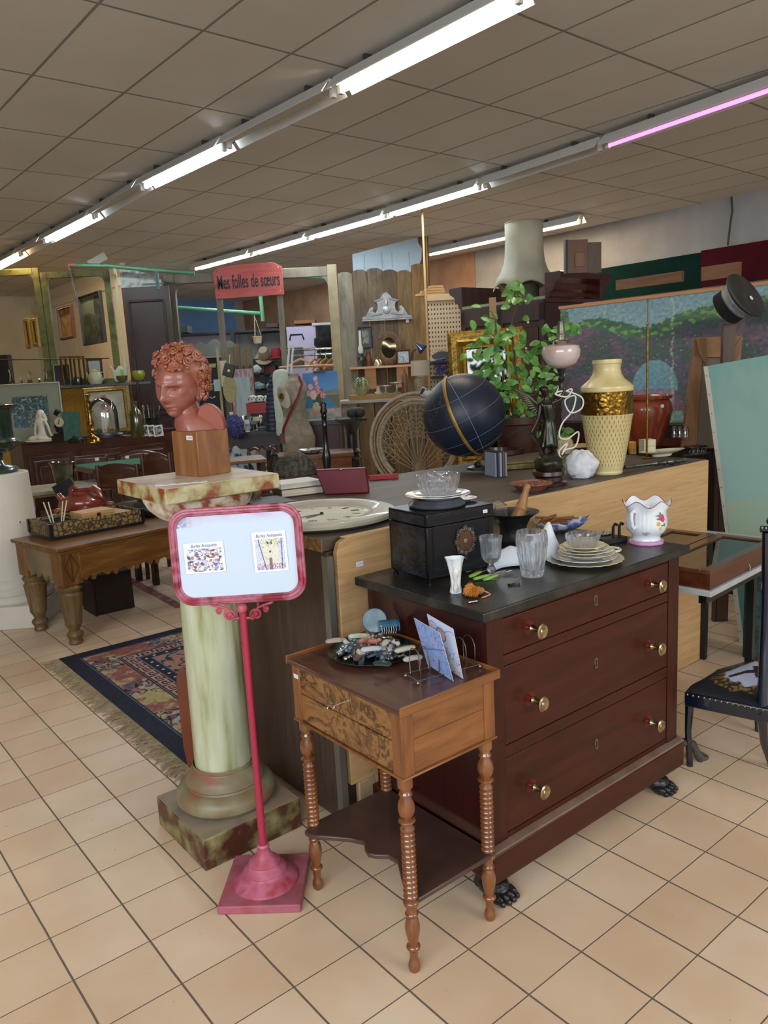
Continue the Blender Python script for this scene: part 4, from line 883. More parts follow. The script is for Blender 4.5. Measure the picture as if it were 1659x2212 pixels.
pocketknife(722,1384,ZW+.036,.050,rad(12),mat('#a79f8d',.35),'closed pocket knife with a beige handle at the left of the tray heap')
pocketknife(875,1402,ZW+.040,.062,rad(28),mat('#c5c2b2',.3),'closed pocket knife with a cream handle at the right of the tray heap')
pocketknife(892,1422,ZW+.030,.055,rad(22),mat('#b8b4a6',.3),'closed pocket knife with a grey handle behind the toast rack')
pocketknife(826,1434,ZW+.028,.05,rad(-14),mat('#2f4440',.3,c2='#20302e'),'closed pocket knife with a dark green handle near the front of the tray')
def tin_animal():
    m=MB(); m.sph((0,0,.012),(.016,.007,.008),12,8); m.sph((.018,0,.016),(.007,.005,.006),10,7)
    for x in (-.010,.010):
        for y in (-.004,.004): m.tube([(x,y,.01),(x,y,0)],.0022,6)
    return m
for (px,py,lab) in ((786,1386,'tiny copper coloured animal figure standing left of the centre of the tray heap'),(806,1388,'tiny copper coloured animal figure right of its twin on the tray heap')):
    q=on(px,py,ZW+.046); solo(tin_animal(),'animal_figurine',mat('#9a5a48',.45,c2='#b37a68',ns=60),lab,'figurine',(q.x,q.y,ZW+.038),random.uniform(-.3,.5),'copper coloured animal figures')
# round tin and blue hair clip at back
q=on(803,1372,ZW+.02); rt_=T('oval_tin','round grey metal tin propped up at the back of the tray','tin',(q.x+.01,q.y+.055,ZW+.018)); MB().lathe([(0,0),(.036,0),(.038,.003),(.036,.006),(0,.006)],(0,0,.028),40,axis=(-.1,-.85,.45)).out('disc',mat('#4f6470',.3,.4,'#7a8d96',20),rt_)
q=on(832,1372,ZW+.03); hc_=T('hair_clip','blue green tortoiseshell hair claw clip lying on the tray','hair clip',(q.x+.01,q.y+.03,ZW+.028),rad(10)); HCM=mat('#1f4a60',.25,c2='#2f6f86',ns=30,coat=.5)
m=MB(); m.grid(lambda u,v:((v-.5)*.058,.017*cos(PI*u),.020+.017*sin(PI*u)*1.0),14,8); m.out('curved_shell',HCM,hc_,solid=.002)
for e in (-1,1): MB().lathe([(0,0),(.018,0),(.018,.003),(0,.003)],(e*.029,0,.018),20,axis=(1,0,0)).out('end_disc',HCM,hc_)
m=MB()
for k in range(7): m.tube([(-.022+k*.007,-.016,.024),(-.022+k*.007,-.022,.012),(-.024+k*.007,-.018,.002)],.0011,5)
m.out('teeth',mat('#bccad0',.3),hc_,label='row of pale teeth')
# toast rack and postcards
a=on(903,1480,ZW); b=on(868,1456,ZW); c=on(1037,1443,ZW)
rz_=math.atan2(c.y-a.y,c.x-a.x); Lr=(Vector((c.x,c.y))-Vector((a.x,a.y))).length; Wr=.062
tr=T('toast_rack','silver wire toast rack holding two drawn postcards on the work table','toast rack',(a.x,a.y,ZW),rz_)
WM=mat('#8f8a80',.25,.9); m=MB(); m.tube([(0,0,.010),(Lr,0,.010)],.0016,6); m.tube([(0,Wr,.010),(Lr,Wr,.010)],.0016,6); m.tube([(0,0,.010),(0,Wr,.010)],.0016,6); m.tube([(Lr,0,.010),(Lr,Wr,.010)],.0016,6); m.out('base_wire',WM,tr)
for k in range(7):
    x=.012+(Lr-.024)*k/6; m=MB(); m.tube([(x,.006,.010),(x,.004,.05)]+[(x,Wr/2+(Wr/2-.004)*cos(PI-PI*i/10),.055+.030*sin(PI*i/10)) for i in range(11)]+[(x,Wr-.004,.05),(x,Wr-.006,.010)],.0014,6)
    m.out('wire_arch',WM,tr)
for x,y in ((0,0),(Lr,0),(0,Wr),(Lr,Wr)): MB().sph((x,y,.005),.0052,12,8).out('ball_foot',WM,tr)
def postcard(x,lab,fn,lean,w_=.118,h_=.148,dz=.03,turn=0):
    P=Matrix.Translation((a.x,a.y,ZW))@Matrix.Rotation(rz_,4,'Z')@Matrix.Translation((x,Wr/2-.008,.006))
    o=T('postcard',lab,'postcard',(0,0,0),group='postcards in the toast rack'); o.matrix_world=P@Matrix.Rotation(rad(-90),4,'Z')@Matrix.Rotation(lean,4,'X')@Matrix.Rotation(rad(5),4,'Y')
    picture('drawing',w_,h_,fn,o,70,90,loc=(0,-.0006,0)); MB().bx(-w_/2,w_/2,0,.0008,0,h_).out('card',PAPER,o); return o
def pc1(u,v):
    c=hx('#94b2ec')
    if abs(nz(u,v,7,1))<.05: c=hx('#7f8ecb')
    if nz(u,v,5,5)>.38: c=hx('#b7b0e0')
    if abs(nz(u,v,10,6))<.03: c=hx('#5a69a8')
    if abs(v-.35-.3*u)<.012: c=hx('#6070b0')
    return c
def pc2(u,v):
    c=hx('#ccd4ee'); d=math.hypot((u-.45)*.8,v-.72)
    if d<.13: c=hx('#dcb9b4')
    if .12<d<.145: c=hx('#6a5a88')
    if v<.5 and abs(nz(u,v,10,3))<.05: c=hx('#6876b4')
    if v<.25 and nz(u,v,12,4)>.2: c=hx('#e0cfa4')
    if abs(v-.85-.05*sin(u*9))<.012: c=hx('#8b95c4')
    return c
postcard(.082,'blue drawn postcard leaning steeply to the front in the toast rack',pc1,rad(17)); postcard(.112,'pale drawn postcard with a round face, behind the blue one in the rack',pc2,rad(13))
# ================================================================= COUNTER BEHIND THE CHEST
ZT2=1.0
ct=T('display_counter','long brown laminate counter with a thick worn top behind the chest and the work table','counter',UV(1.33,1.985),AR)
CB=wood('#3a2c24','#4a3a30',.5,'z',6,12,c3='#57463a'); CT=mat('#6a6156',.6,c2='#7c7366',ns=9,c3='#544a40')
MB().bx(.005,2.25,0,.62,.02,.955).out('cabinet',CB,ct,bevel=.003,label='brown wood-grained cabinet body')
MB().bx(-.012,2.3,-.0,1.0,.957,.998).out('worktop',wood('#40372f','#51473d',.6,'x',5,9,c3='#60554a'),ct,bevel=.004)
MB().bx(-.014,-.011,.0,.5,.957,.998).out('raw_edge',mat('#9a7a4a',.8,c2='#6e5430',ns=60),ct,label='raw chipboard edge of the worktop')
# metal rails at the near corner and bare oak board
OAK=wood('#b08a5c','#c29c6c',.55,'x',7,16,c3='#cba878',bump=.02); OAKE=mat('#d2b488',.6)
ob=T('oak_board','long bare oak veneer board standing upright along the back of the chest','board',UV(1.345,1.955),AR)
bp_=[(0,.17),(0,.955),(.012,.985),(.04,.998),(2.22,.998),(2.22,.0),(.10,.0),(.10,.17)]
MB().prism([(x+.0,z) for x,z in bp_],-.011,.011).out('panel',OAK,ob,bevel=.002)
MB().bx(.03,2.22,-.0112,.0112,.9985,1.001).out('top_edge',OAKE,ob)
label_tag(ob,(.085,-.012,.905),.028,.016,(0,0,0))
MB().bx(.03,.10,-.0112,.0112,.0,.168).out('foot',wood('#a38a68','#b59b78',.6,'z',6,8),ob,bevel=.004)
ml_=T('metal_channel','narrow grey metal channel standing upright between the counter and the oak board','metal channel',UV(1.315,1.955),AR)
MB().bx(-.012,.012,-.015,-.012,0,.95).out('web',mat('#7f7a70',.4,.6),ml_); MB().bx(-.012,-.009,-.012,.015,0,.95).out('flange',mat('#8d887d',.4,.6),ml_); MB().bx(.009,.012,-.012,.015,0,.95).out('flange',mat('#8d887d',.4,.6),ml_)
# clock dial
c0=on(697,1105,1.03); ckR=.262
CK=T('clock_face','large round cream wall clock with roman numerals lying flat on the counter','clock',(c0.x-.005,c0.y+.01,1.0),rad(20))
CW=mat('#b7b49f',.45,c2='#a9a894',ns=5,c3='#bdbab0',coat=.3)
MB().lathe([(0,.0),(ckR*.9,0),(ckR,.012),(ckR*1.005,.022),(ckR*.985,.030),(ckR*.90,.036),(ckR*.82,.034),(ckR*.70,.024),(ckR*.68,.027),(ckR*.66,.022),(ckR*.62,.0175),(0,.0175)],n=72).out('case',CW,CK,ang=40)
MB().lathe([(0,.018),(ckR*.60,.018),(ckR*.60,.0188),(0,.0195)],n=64).out('dial',mat('#c7c29a',.45,c2='#bdb58c',ns=6),CK)
for i,nm in enumerate(('XII','I','II','III','IIII','V','VI','VII','VIII','IX','X','XI')):
    a=PI/2-i*PI/6+rad(30); text(nm,.042,INKB,CK,(ckR*.47*cos(a),ckR*.47*sin(a),.0197),rot=(0,0,a-PI/2),sx=.62,name='numeral',ext=.0002)
for L,a,w_ in ((.085,rad(215),.006),(.12,rad(196),.004)):
    MB().tube([(0,0,.021),(L*.5*cos(a),L*.5*sin(a),.021),(L*cos(a),L*sin(a),.021)],[(w_*.5,.001),(w_,.001),(.001,.001)],6,flat=(-sin(a),cos(a),0)).out('clock_hand',INKB,CK)
MB().lathe([(.008,.02),(.005,.026),(0,.028)],n=12).out('hand_boss',INKB,CK)
mb=MB().lathe([(0,0),(ckR*.8,0),(ckR*.8,.0),(0,.0)],n=8)
# red case
p=on(747,1067,ZT2); rc=T('red_case','red leather covered case with tapered sides and brass clasp standing on the counter','case',(p.x,p.y,ZT2),rad(-4))
s=sc(p); W1,W2,Hh=.115,.092,.118
m=MB(); m.add([(-.092,-.0,0),(.10,-.0,0),(.10,.05,0),(-.092,.05,0),(-.128,.02,.105),(.088,.02,.105),(.088,.066,.105),(-.128,.066,.105)],[(3,2,1,0),(4,5,6,7),(0,1,5,4),(1,2,6,5),(2,3,7,6),(3,0,4,7)])
m.out('body',mat('#5c0f1c',.5,c2='#6a1422',ns=12,bump=.1,bs=90,spec=.3),rc,bevel=.005); MB().sph((-.018,.018,.104),(.008,.004,.006),8,6).out('clasp',BRASS,rc)
# books
p=on(640,1068,ZT2); 
def book(name,label,loc,rz,w_,d_,h_,cm,pg='#d9d3c2',group=None,cat='book'):
    o=T(name,label,cat,loc,rz,group); MB().bx(-w_/2,w_/2,-d_/2,d_/2,0,.003).out('cover',cm,o); MB().bx(-w_/2,w_/2,-d_/2,d_/2,h_-.003,h_).out('cover',cm,o)
    MB().bx(-w_/2,-w_/2+.003,-d_/2,d_/2,.003,h_-.003).out('spine',cm,o); MB().bx(-w_/2+.003,w_/2-.004,-d_/2+.004,d_/2-.004,.003,h_-.003).out('pages',mat(pg,.8,c2='#bfb69f',ns=8,sc3=(1,1,60)),o); return o
book('book','brown covered book at the bottom of the pair behind the clock',(p.x+.005,p.y+.03,ZT2),rad(25),.20,.15,.034,mat('#54463a',.6)); book('book','white covered book lying on the brown book behind the clock',(p.x-.005,p.y+.035,ZT2+.0345),rad(30),.19,.14,.022,mat('#d6d6d4',.5))
p=on(575,1098,ZT2); book('book','dark grey blue book lying flat left of the clock',(p.x+.0,p.y+.06,ZT2),rad(30),.16,.20,.022,mat('#3d4852',.6))
# wire basket / grey dish
p=at(640,1035,4.0); p.z=ZT2; wb=T('wire_sieve','old dark wire mesh fencing mask standing on the counter behind the books','fencing mask',(p.x,p.y,ZT2)); 
m=MB(); 
for k in range(9): a=rad(10+20*k); m.tube([(.105*cos(a)*sin(b),.03-.06*sin(b)*abs(sin(a)),.012+.105*(1-cos(b))*.5+ .0) for b in [rad(15*i) for i in range(7)]],.0016,4)
for k in range(7): b=(k+1)/8; m.tube([(.112*math.sqrt(max(0,1-(2*b-1)**2*.8))*cos(t),-.02+.02*cos(t)-.02*sin(b*PI),.115*b) for t in [PI*i/14 for i in range(15)]],.0014,4)
m.grid(lambda u,v:(.108*cos(PI*u)*math.sqrt(max(0,1-(v*.98)**2)),-.055*math.sin(PI*u)*math.sqrt(max(0,1-(v*.98)**2)),.118*v),18,10); m.out('mesh_bowl',mat('#2d2b26',.6,.4,'#5a564a',60,bump=.5,bs=300),wb,solid=.001)
MB().tube([(.112*cos(t),0,.118*abs(sin(t))) for t in [PI*i/20 for i in range(21)]],.005,6).out('rim',mat('#4a4438',.6),wb)
# yellow bowl, brown box, dark ornament left of books
p=on(575,1060,ZT2); solo(MB().lathe([(0,0),(.025,0),(.028,.006),(.05,.035),(.055,.05),(.052,.05),(.028,.01),(0,.008)],n=32),'pottery_bowl',mat('#a8862a',.3,c2='#6e5418',ns=14,coat=.5),'mustard yellow glazed bowl behind the column slab on the counter','bowl',(p.x+.03,p.y-.02,ZT2))
p=on(560,1078,ZT2); solo(MB().bx(-.045,.045,-.03,.03,0,.03).bx(-.03,.035,-.02,.02,.03,.05),'wooden_casket',mat('#4a2420',.4),'small dark red brown casket beside the yellow bowl','casket',(p.x+.015,p.y-.01,ZT2),rad(10),bevel=.003)
p=on(556,1090,ZT2); m=MB(); m.tube([(0,0,.01),(.01,0,.04),(-.005,0,.07),(-.03,.0,.085)],[.02,.024,.02,.006],10); m.tube([(.01,0,.012),(.05,0,.012)],[.018,.006],8); solo(m,'carved_duck',mat('#2b3036',.4,c2='#8a6a3a',ns=25),'dark carved bird with striped ochre wing at the left end of the counter','carving',(p.x-.02,p.y+.05,ZT2))
# ---------------------------------------------------------------- black slate globe
gp=on(1032,1012,ZT2); gp.y+=.0
sG=sc(gp); GR=.093*1.0*0+88*sG; 
GG=T('slate_globe','large black slate globe with chalk coastlines on a wooden meridian stand','globe',(gp.x,gp.y,ZT2))
gc=at(1003,897,gp.y)-Vector((gp.x,gp.y,ZT2))
def gmat():
    m,nt,b=base('slate'); b.inputs['Roughness'].default_value=.45; v=coords(nt); n=N(nt,'ShaderNodeTexNoise'); n.inputs['Scale'].default_value=5; n.inputs['Detail'].default_value=6; nt.links.new(v,n.inputs['Vector'])
    base_=ramp(nt,n.outputs['Fac'],[(.35,'#10192a'),(.65,'#1d2a3c')]); n2=N(nt,'ShaderNodeTexNoise'); n2.inputs['Scale'].default_value=4.2; n2.inputs['Detail'].default_value=9; n2.inputs['Roughness'].default_value=.62; nt.links.new(v,n2.inputs['Vector'])
    li=ramp(nt,n2.outputs['Fac'],[(.555,(0,0,0)),(.560,(.7,.7,.7)),(.565,(0,0,0)),(1,(0,0,0))]); mx=N(nt,'ShaderNodeMix',data_type='RGBA'); nt.links.new(li,mx.inputs[0]); nt.links.new(base_,mx.inputs[6]); mx.inputs[7].default_value=col('#6d6264'); nt.links.new(mx.outputs[2],b.inputs['Base Color']); return m
MB().sph(gc,GR,64,40).out('sphere',gmat(),GG)
ax=Vector((-.42,-.1,.9)).normalized(); e1=ax.orthogonal().normalized(); e2=ax.cross(e1); 
for lab,(al) in (('a',35),('b',5),('c',-25),('d',-50)):
    r_=GR*1.001*cos(rad(al)); z_=GR*sin(rad(al)); MB().tube([gc+ax*z_+(e1*cos(t)+e2*sin(t))*r_ for t in [2*PI*i/72 for i in range(72)]],.0007,4,True).out('latitude_line',mat('#8a9096',.6),GG,label='thin pale latitude line')
f1=Vector((-.36,-.93,0)); f1=(f1-ax*f1.dot(ax)).normalized(); MB().tube([gc+(ax*cos(t)+f1*sin(t))*(GR*1.03) for t in [rad(-4+7.6*i) for i in range(26)]],[(.0085,.003)]*26,6,flat=ax.cross(f1)).out('meridian_arm',mat('#8b6a2c',.4,.3,'#a5843f',20),GG,label='flat brass coloured meridian arc')
f2=(f1*.94+ax.cross(f1)*.33).normalized(); MB().tube([gc+(ax*cos(t)+f2*sin(t))*(GR*1.001) for t in [rad(8+6*i) for i in range(28)]],.0008,4).out('longitude_line',mat('#9aa6ac',.6),GG)
bt=gc-ax*GR*1.04; MB().tube([bt,(bt.x*.6,bt.y,bt.z*.6),(0.0,0,.03)],[.010,.008,.008],8).out('stem',mat('#7a5c28',.4,.4),GG); MB().lathe([(0,0),(.055,0),(.055,.008),(.02,.018),(.012,.035),(0,.04)],n=28).out('base',BLACK,GG)
tp=gc+ax*GR*1.03; MB().tube([tp,tp+ax*.02],[.004,.002],6).out('top_pin',CHROME,GG)
# books standing behind globe
p=on(1068,1030,ZT2)
for k in range(5):
    o=MB().bx(-.004,.004,-.05,.05,0,.11+.006*(k%2)).out('magazine',mat(['#7f8796','#2e3440','#9aa0ac','#474c58','#8a8078'][k],.5),None,(p.x-.01+k*.012,p.y+.04,ZT2),rad(20)); tag(o,['grey blue thin book leaning leftmost behind the globe stand','black thin book second from left behind the globe stand','pale grey thin book in the middle behind the globe stand','dark slate thin book fourth from left behind the globe stand','taupe thin book rightmost of the row behind the globe stand'][k],'book','thin books behind the globe')
# silver picture frame lying / brass tray edge behind mortar
p=on(1130,1015,ZT2); solo(MB().box(0,0,.012,.24,.05,.024).box(0,.012,.03,.235,.03,.012),'gilt_moulding',mat('#a79a6e',.35,.7,'#7c6f48',30),'length of pale gilt frame moulding lying on the counter behind the pestle','moulding',(p.x,p.y+.05,ZT2),rad(8),bevel=.004)
# clay dish with nuts
p=on(1150,1060,ZT2); nd=T('clay_dish','wide reddish clay dish filled with nuts behind the pestle','dish',(p.x,p.y+.02,ZT2)); MB().lathe([(0,0),(.05,0),(.075,.022),(.086,.028),(.084,.031),(.07,.024),(.045,.008),(0,.006)],n=40).out('dish',mat('#7c4636',.45,c2='#8d5644',ns=10),nd)
random.seed(4)
for k in range(26):
    r=.058*math.sqrt(random.random()); t=random.uniform(0,6.3); o=MB().sph((0,0,0),(.011,.009,.009),8,6,lambda d:1+.08*sin(9*d.x+k)).out('nut',mat('#5e3a26',.6,c2='#7a5238',ns=40),None,(p.x+r*cos(t),p.y+.02+r*sin(t),ZT2+.018+.010*random.random())); tag(o,'brown nut among the others in the reddish clay dish','nut','nuts in the clay dish')
# ---------------------------------------------------------------- winged victory lamp
sp_=on(1192,1050,ZT2); sp_.y+=.05; S=sc(sp_)
VL=T('statue_lamp','bronze winged woman on a rocky base raising an oil lamp with a pink glass font','statue lamp',(sp_.x,sp_.y,ZT2))
def px(x,y,d=0): return ((x-1192)*S,d,(1048-y)*S)
MB().lathe([(0,0),(38*S,0),(38*S,6*S),(30*S,9*S),(30*S,17*S),(36*S,22*S),(35*S,30*S),(30*S,32*S),(0,32*S)],n=36).out('wooden_base',mat('#33120f',.3,coat=.5),VL)
MB().sph((0,0,44*S),(30*S,28*S,26*S),28,16,lambda d:1+.14*mnoise.noise(d*3)+.08*mnoise.noise(d*8)).out('rock',BRONZE,VL,ang=50)
J=[(1,0,88),(0,0,0)]
body=[(*px(1190,935),9*S),(*px(1190,905),7*S),(*px(1190,885),9.5*S),(*px(1190,872),8*S),(*px(1190,862),4*S),(*px(1186,852,-.004),5.5*S),(*px(1184,846,-.004),8*S),(*px(1182,838,-.002),6.5*S),
 (*px(1203,873),4.6*S),(*px(1218,868,-.01),3.6*S),(*px(1226,850,-.01),3*S),(*px(1222,836,-.01),2.6*S),
 (*px(1176,876),4.6*S),(*px(1170,902,-.01),3.6*S),(*px(1158,925,-.02),3*S),(*px(1152,938,-.02),3*S),
 (*px(1182,955),8*S),(*px(1186,985,-.008),5*S),(*px(1192,1000,-.01),3.2*S),(*px(1191,1008,-.015),3.4*S),
 (*px(1200,955),8*S),(*px(1205,982,.008),5*S),(*px(1210,997,.004),3.2*S),(*px(1213,1004,-.004),3.4*S)]
ed=[(0,1),(1,2),(2,3),(3,4),(4,5),(5,6),(6,7),(3,8),(8,9),(9,10),(10,11),(3,12),(12,13),(13,14),(14,15),(0,16),(16,17),(17,18),(18,19),(0,20),(20,21),(21,22),(22,23)]
body=[(a,b,c,d*1.3) for a,b,c,d in body]
skin('figure_body',body,ed,mat('#3a2a22',.3,.6,'#2a2420',20),VL)
dr=MB()
def drs(u,v):
    t=2*PI*u; z0=px(0,968-v*96)[2]; w_=(19-14*v if v<.6 else 10.6+3.5*sin((v-.6)/.4*PI*.8))*S; k=1+.12*sin(9*t+5*v)*(1-v*.7); cx=px(1192-3*v+3*sin(v*3),0)[0]
    return (cx+w_*k*cos(t),w_*.85*k*sin(t),z0+3*S*sin(3*t)*(1-v))
dr.grid(drs,40,16,True); dr.out('dress',mat('#3c3d30',.25,.7,'#26271f',15),VL,solid=.002,ang=80)
MB().sph(px(1182,843),(9*S,9*S,7.5*S),14,10,lambda d:1+.1*mnoise.noise(d*9)).out('hair',mat('#241b16',.4,.5),VL)
for w_i,(ox,oy,tx,ty,ln_) in enumerate(((1178,882,1128,845,1),(1196,872,1240,828,1))):
    wg=MB(); o_=Vector(px(ox,oy,.012)); t_=Vector(px(tx,ty,.03)); d=t_-o_
    for k in range(10):
        q=k/9; e=o_+d*(1.12-.09*k)+Vector((0,0,-26*S*q)); wg.tube([o_+Vector((0,0,-3*S*q)),o_.lerp(e,.5)+Vector((0,.004,6*S*(1-q))),e],[(2.4*S,1.4*S),(4.6*S,1.4*S),(1.4*S,.8*S)],6,flat=(0,0,1))
    wg.out('wing',BRONZE,VL)
sf=MB(); sf.tube([px(1150,936,-.025),px(1130,925,-.02),px(1100,940,-.01)],[2.4*S,1.8*S,1*S],6); sf.tube([px(1152,938,-.025),px(1170,965,-.02),px(1176,990,-.01)],[2.4*S,3*S,3*S],6); sf.out('palm_branch',BRONZE,VL)
MB().lathe([(5*S,0),(6*S,8*S),(4*S,14*S),(8*S,22*S),(5*S,28*S),(9*S,40*S),(12*S,46*S)],px(1220,846,-.01),16).out('lamp_stem',mat('#1d1a1c',.4),VL)
MB().lathe([(0,0),(12*S,0),(30*S,10*S),(38*S,24*S),(40*S,36*S),(36*S,46*S),(22*S,50*S),(0,50*S)],px(1220,803,-.01),36).out('glass_font',mat('#c9a29a',.2,c2='#c3b6b2',ns=6,c3='#b5958c',coat=.6),VL,label='rounded pink and cream painted glass oil font')
MB().lathe([(18*S,0),(16*S,7*S),(10*S,10*S),(9*S,20*S),(7*S,22*S),(8*S,30*S),(6*S,44*S),(7*S,48*S),(0,48*S)],px(1220,754,-.01),20).out('burner',mat('#4a453e',.35,.6,'#8f8878',40),VL)
cdm=MB(); P=lambda x,y,d=0:px(x,y,d); 
cdm.tube(smooth([P(1228,800,.02),P(1228,820,.02),P(1215,845,.01),P(1212,858,0),P(1240,846,-.02),P(1230,862,-.02),P(1205,855,-.02),P(1226,850,-.01),P(1262,865,-.01),P(1262,888,-.01),P(1238,896,-.01),P(1228,870,0),P(1250,862,0),P(1244,892,0),P(1222,918,0),P(1215,945,0),P(1232,952,0),P(1256,938,0),P(1250,968,0),P(1228,975,0),P(1220,985,0),P(1232,962,.0),P(1214,978,0),P(1222,1000,0)],6),.0032,6); 
cdm.out('power_cord',mat('#d8d5cc',.5),VL,label='tangled white electric cord hanging from the lamp')
# crumpled white bag
p=on(1262,1034,ZT2); crumple('plastic_bag','crumpled white plastic bag on the counter between the statue lamp and the yellow vase','bag',(p.x,p.y+.05,ZT2),.075,.06,.072,mat('#d3d4da',.5),3)
# yellow vase
p=on(1314,1024,ZT2); p.y+=.02; S2=sc(p); YV=T('relief_vase','tall cream yellow vase with a gilded relief band of figures on the counter','vase',(p.x,p.y,ZT2))
YM=mat('#c9b071',.4,c2='#d2c490',ns=6,c3='#bba970',coat=.2)
def dashmat():
    m,nt,b=base('incised_glaze'); b.inputs['Roughness'].default_value=.42; tc=N(nt,'ShaderNodeTexCoord'); sp=N(nt,'ShaderNodeSeparateXYZ'); nt.links.new(tc.outputs['Object'],sp.inputs[0])
    def mt_(op,a,b_=None):
        n=N(nt,'ShaderNodeMath',operation=op)
        for i,q in enumerate((a,b_)):
            if q is None: continue
            if isinstance(q,(int,float)): n.inputs[i].default_value=q
            else: nt.links.new(q,n.inputs[i])
        return n.outputs[0]
    zz=mt_('MULTIPLY',sp.outputs[2],52.); fl_=mt_('FLOOR',zz); fz=mt_('FRACT',zz); od=mt_('MULTIPLY',mt_('MODULO',fl_,2.),.5)
    an_=mt_('MULTIPLY',mt_('ARCTAN2',sp.outputs[1],sp.outputs[0]),34/(2*PI)); fa=mt_('FRACT',mt_('ADD',mt_('ADD',an_,od),100.)); da=mt_('ABSOLUTE',mt_('SUBTRACT',fa,.5))
    mk=mt_('MULTIPLY',mt_('MULTIPLY',mt_('LESS_THAN',da,.11),mt_('LESS_THAN',fz,.75)),mt_('GREATER_THAN',sp.outputs[2],.03))
    n=N(nt,'ShaderNodeTexNoise'); n.inputs['Scale'].default_value=6; nt.links.new(tc.outputs['Object'],n.inputs['Vector']); c=ramp(nt,n.outputs['Fac'],[(.35,'#c4b27c'),(.65,'#d2c490')])
    mx=N(nt,'ShaderNodeMix',data_type='RGBA'); nt.links.new(mk,mx.inputs[0]); nt.links.new(c,mx.inputs[6]); mx.inputs[7].default_value=col('#8d7742'); nt.links.new(mx.outputs[2],b.inputs['Base Color']); return m
def vz(th,z,r):
    zz=z/S2
    if 12<zz<118: return r*(1-.035*(max(0,sin(th*22+(PI if int(zz/9)%2 else 0)))**4)*(.5+.5*sin(zz*.7)))
    return r
prof=[(0,0),(31,0),(33,4),(32,8)]+[(32+ (52-32)*((z-8)/112)**.8,z) for z in range(12,121,4)]+[(53,124),(54,128)]
m=MB().lathe([(r*S2,z*S2) for r,z in prof],n=132,mod=vz,cap=True); m.out('body',dashmat(),YV,ang=20)
def rel(th,z,r): return r+(.0035*max(0,mnoise.noise(Vector((cos(th)*5,sin(th)*5,z*60))))+.0045*max(0,mnoise.noise(Vector((cos(th)*9,sin(th)*9,z*70+5)))))
MB().lathe([(52.5*S2,(128+k*2)*S2) for k in range(25)],n=160,mod=rel,cap=False).out('gilt_band',mat('#8f6a26',.28,.85,'#5f430f',120,(.4,.6)),YV,ang=80,label='gilded relief band of dancing figures')
MB().lathe([(r*S2,z*S2) for r,z in [(54,176),(55,180),(54,186),(48,192),(36,202),(30,212),(28,224),(29,232),(31,234),(30,238),(30,242),(26,242),(25,225),(30,205),(0,190)]],n=60,cap=False).out('neck',YM,YV,ang=30)
# small items between: folded cloth, soap block
p=on(1222,985,ZT2); crumple('crumpled_paper','crumpled beige paper packet behind the white cord','paper',(p.x+.02,p.y+.1,ZT2),.05,.04,.055,mat('#a89877',.8,c2='#b8a888'),8)
# terracotta pot
p=on(1408,965,ZT2); p.y+=.10; S3=sc(p); solo(MB().lathe([(r*S3,z*S3) for r,z in [(0,0),(30,0),(36,10),(48,50),(54,75),(50,92),(46,97),(52,100),(53,106),(48,106),(42,98),(44,70),(26,8),(0,6)]],n=48),'terracotta_pot',mat('#8f3f22',.25,c2='#7d331c',ns=6,coat=.5),'glossy red brown glazed pot standing behind the yellow vase','pot',(p.x+.0,p.y,ZT2),ang=50)
q=(p.x+.045,p.y-S3*50,ZT2+S3*85); o=MB().bx(-.009,.009,-.0008,0,-.009,.009).out('price_tag',TAGM,None,q); tag(o,'square white price tag stuck on the red brown pot','price tag')
# candle, boxes
p=on(1366,980,ZT2); cn=T('pillar_candle','short amber yellow pillar candle in a clear glass holder beside the yellow vase','candle',(p.x,p.y,ZT2)); MB().lathe([(0,0),(.02,0),(.02,.062),(.017,.066),(0,.064)],n=24).out('wax',mat('#c98f2c',.4,c2='#d9a640',ns=8),cn); MB().lathe([(.022,.0),(.026,.0),(.027,.03),(.024,.03)],n=24,cap=False).out('glass_holder',TH,cn)
p=on(1398,985,ZT2); sb=T('card_box','small cream and navy card box standing behind the brass rod','box',(p.x+.01,p.y+.03,ZT2),rad(8)); MB().bx(-.032,.032,-.03,.03,.015,.085).out('box_body',mat('#cfc9a6',.5),sb); MB().bx(-.034,.034,-.032,.032,0,.0145).out('box_base',mat('#1c2347',.5),sb); MB().bx(-.033,.033,-.0315,-.03,.05,.052).out('gold_line',BRASS,sb)
p=on(1250,970,ZT2); solo(MB().bx(-.04,.04,-.02,.02,0,.025),'soap_block',mat('#b79c58',.5),'pale yellow soap block on the counter behind the white bag','soap',(p.x+.02,p.y+.07,ZT2),rad(10),bevel=.004)
# brass rod
p=on(1397,988,ZT2); S4=sc(p); br_=T('brass_stand','thin twisted brass rod standing upright on a round foot on the counter','stand rod',(p.x,p.y,ZT2)); hh=(988-708)*S4
MB().lathe([(0,0),(.03,0),(.028,.004),(.008,.008),(.0,.01)],n=24).out('foot',BRASS,br_); MB().lathe([(.0052,.008)]+[(.0052+(.0009 if k%2 else 0),.01+k*.009) for k in range(int((hh-.02)/.009))]+[(.005,hh)],n=10).out('twisted_rod',mat('#8f7434',.35,.8,'#6e5622',60),br_); MB().sph((0,0,hh+.004),.0085,12,8).out('ball_joint',BRASS,br_); MB().lathe([(.0028,hh),(.0028,hh+48*S4),(.005,hh+49*S4),(.005,hh+52*S4),(0,hh+52*S4)],n=10).out('upper_rod',mat('#6b5c46',.4,.6),br_)
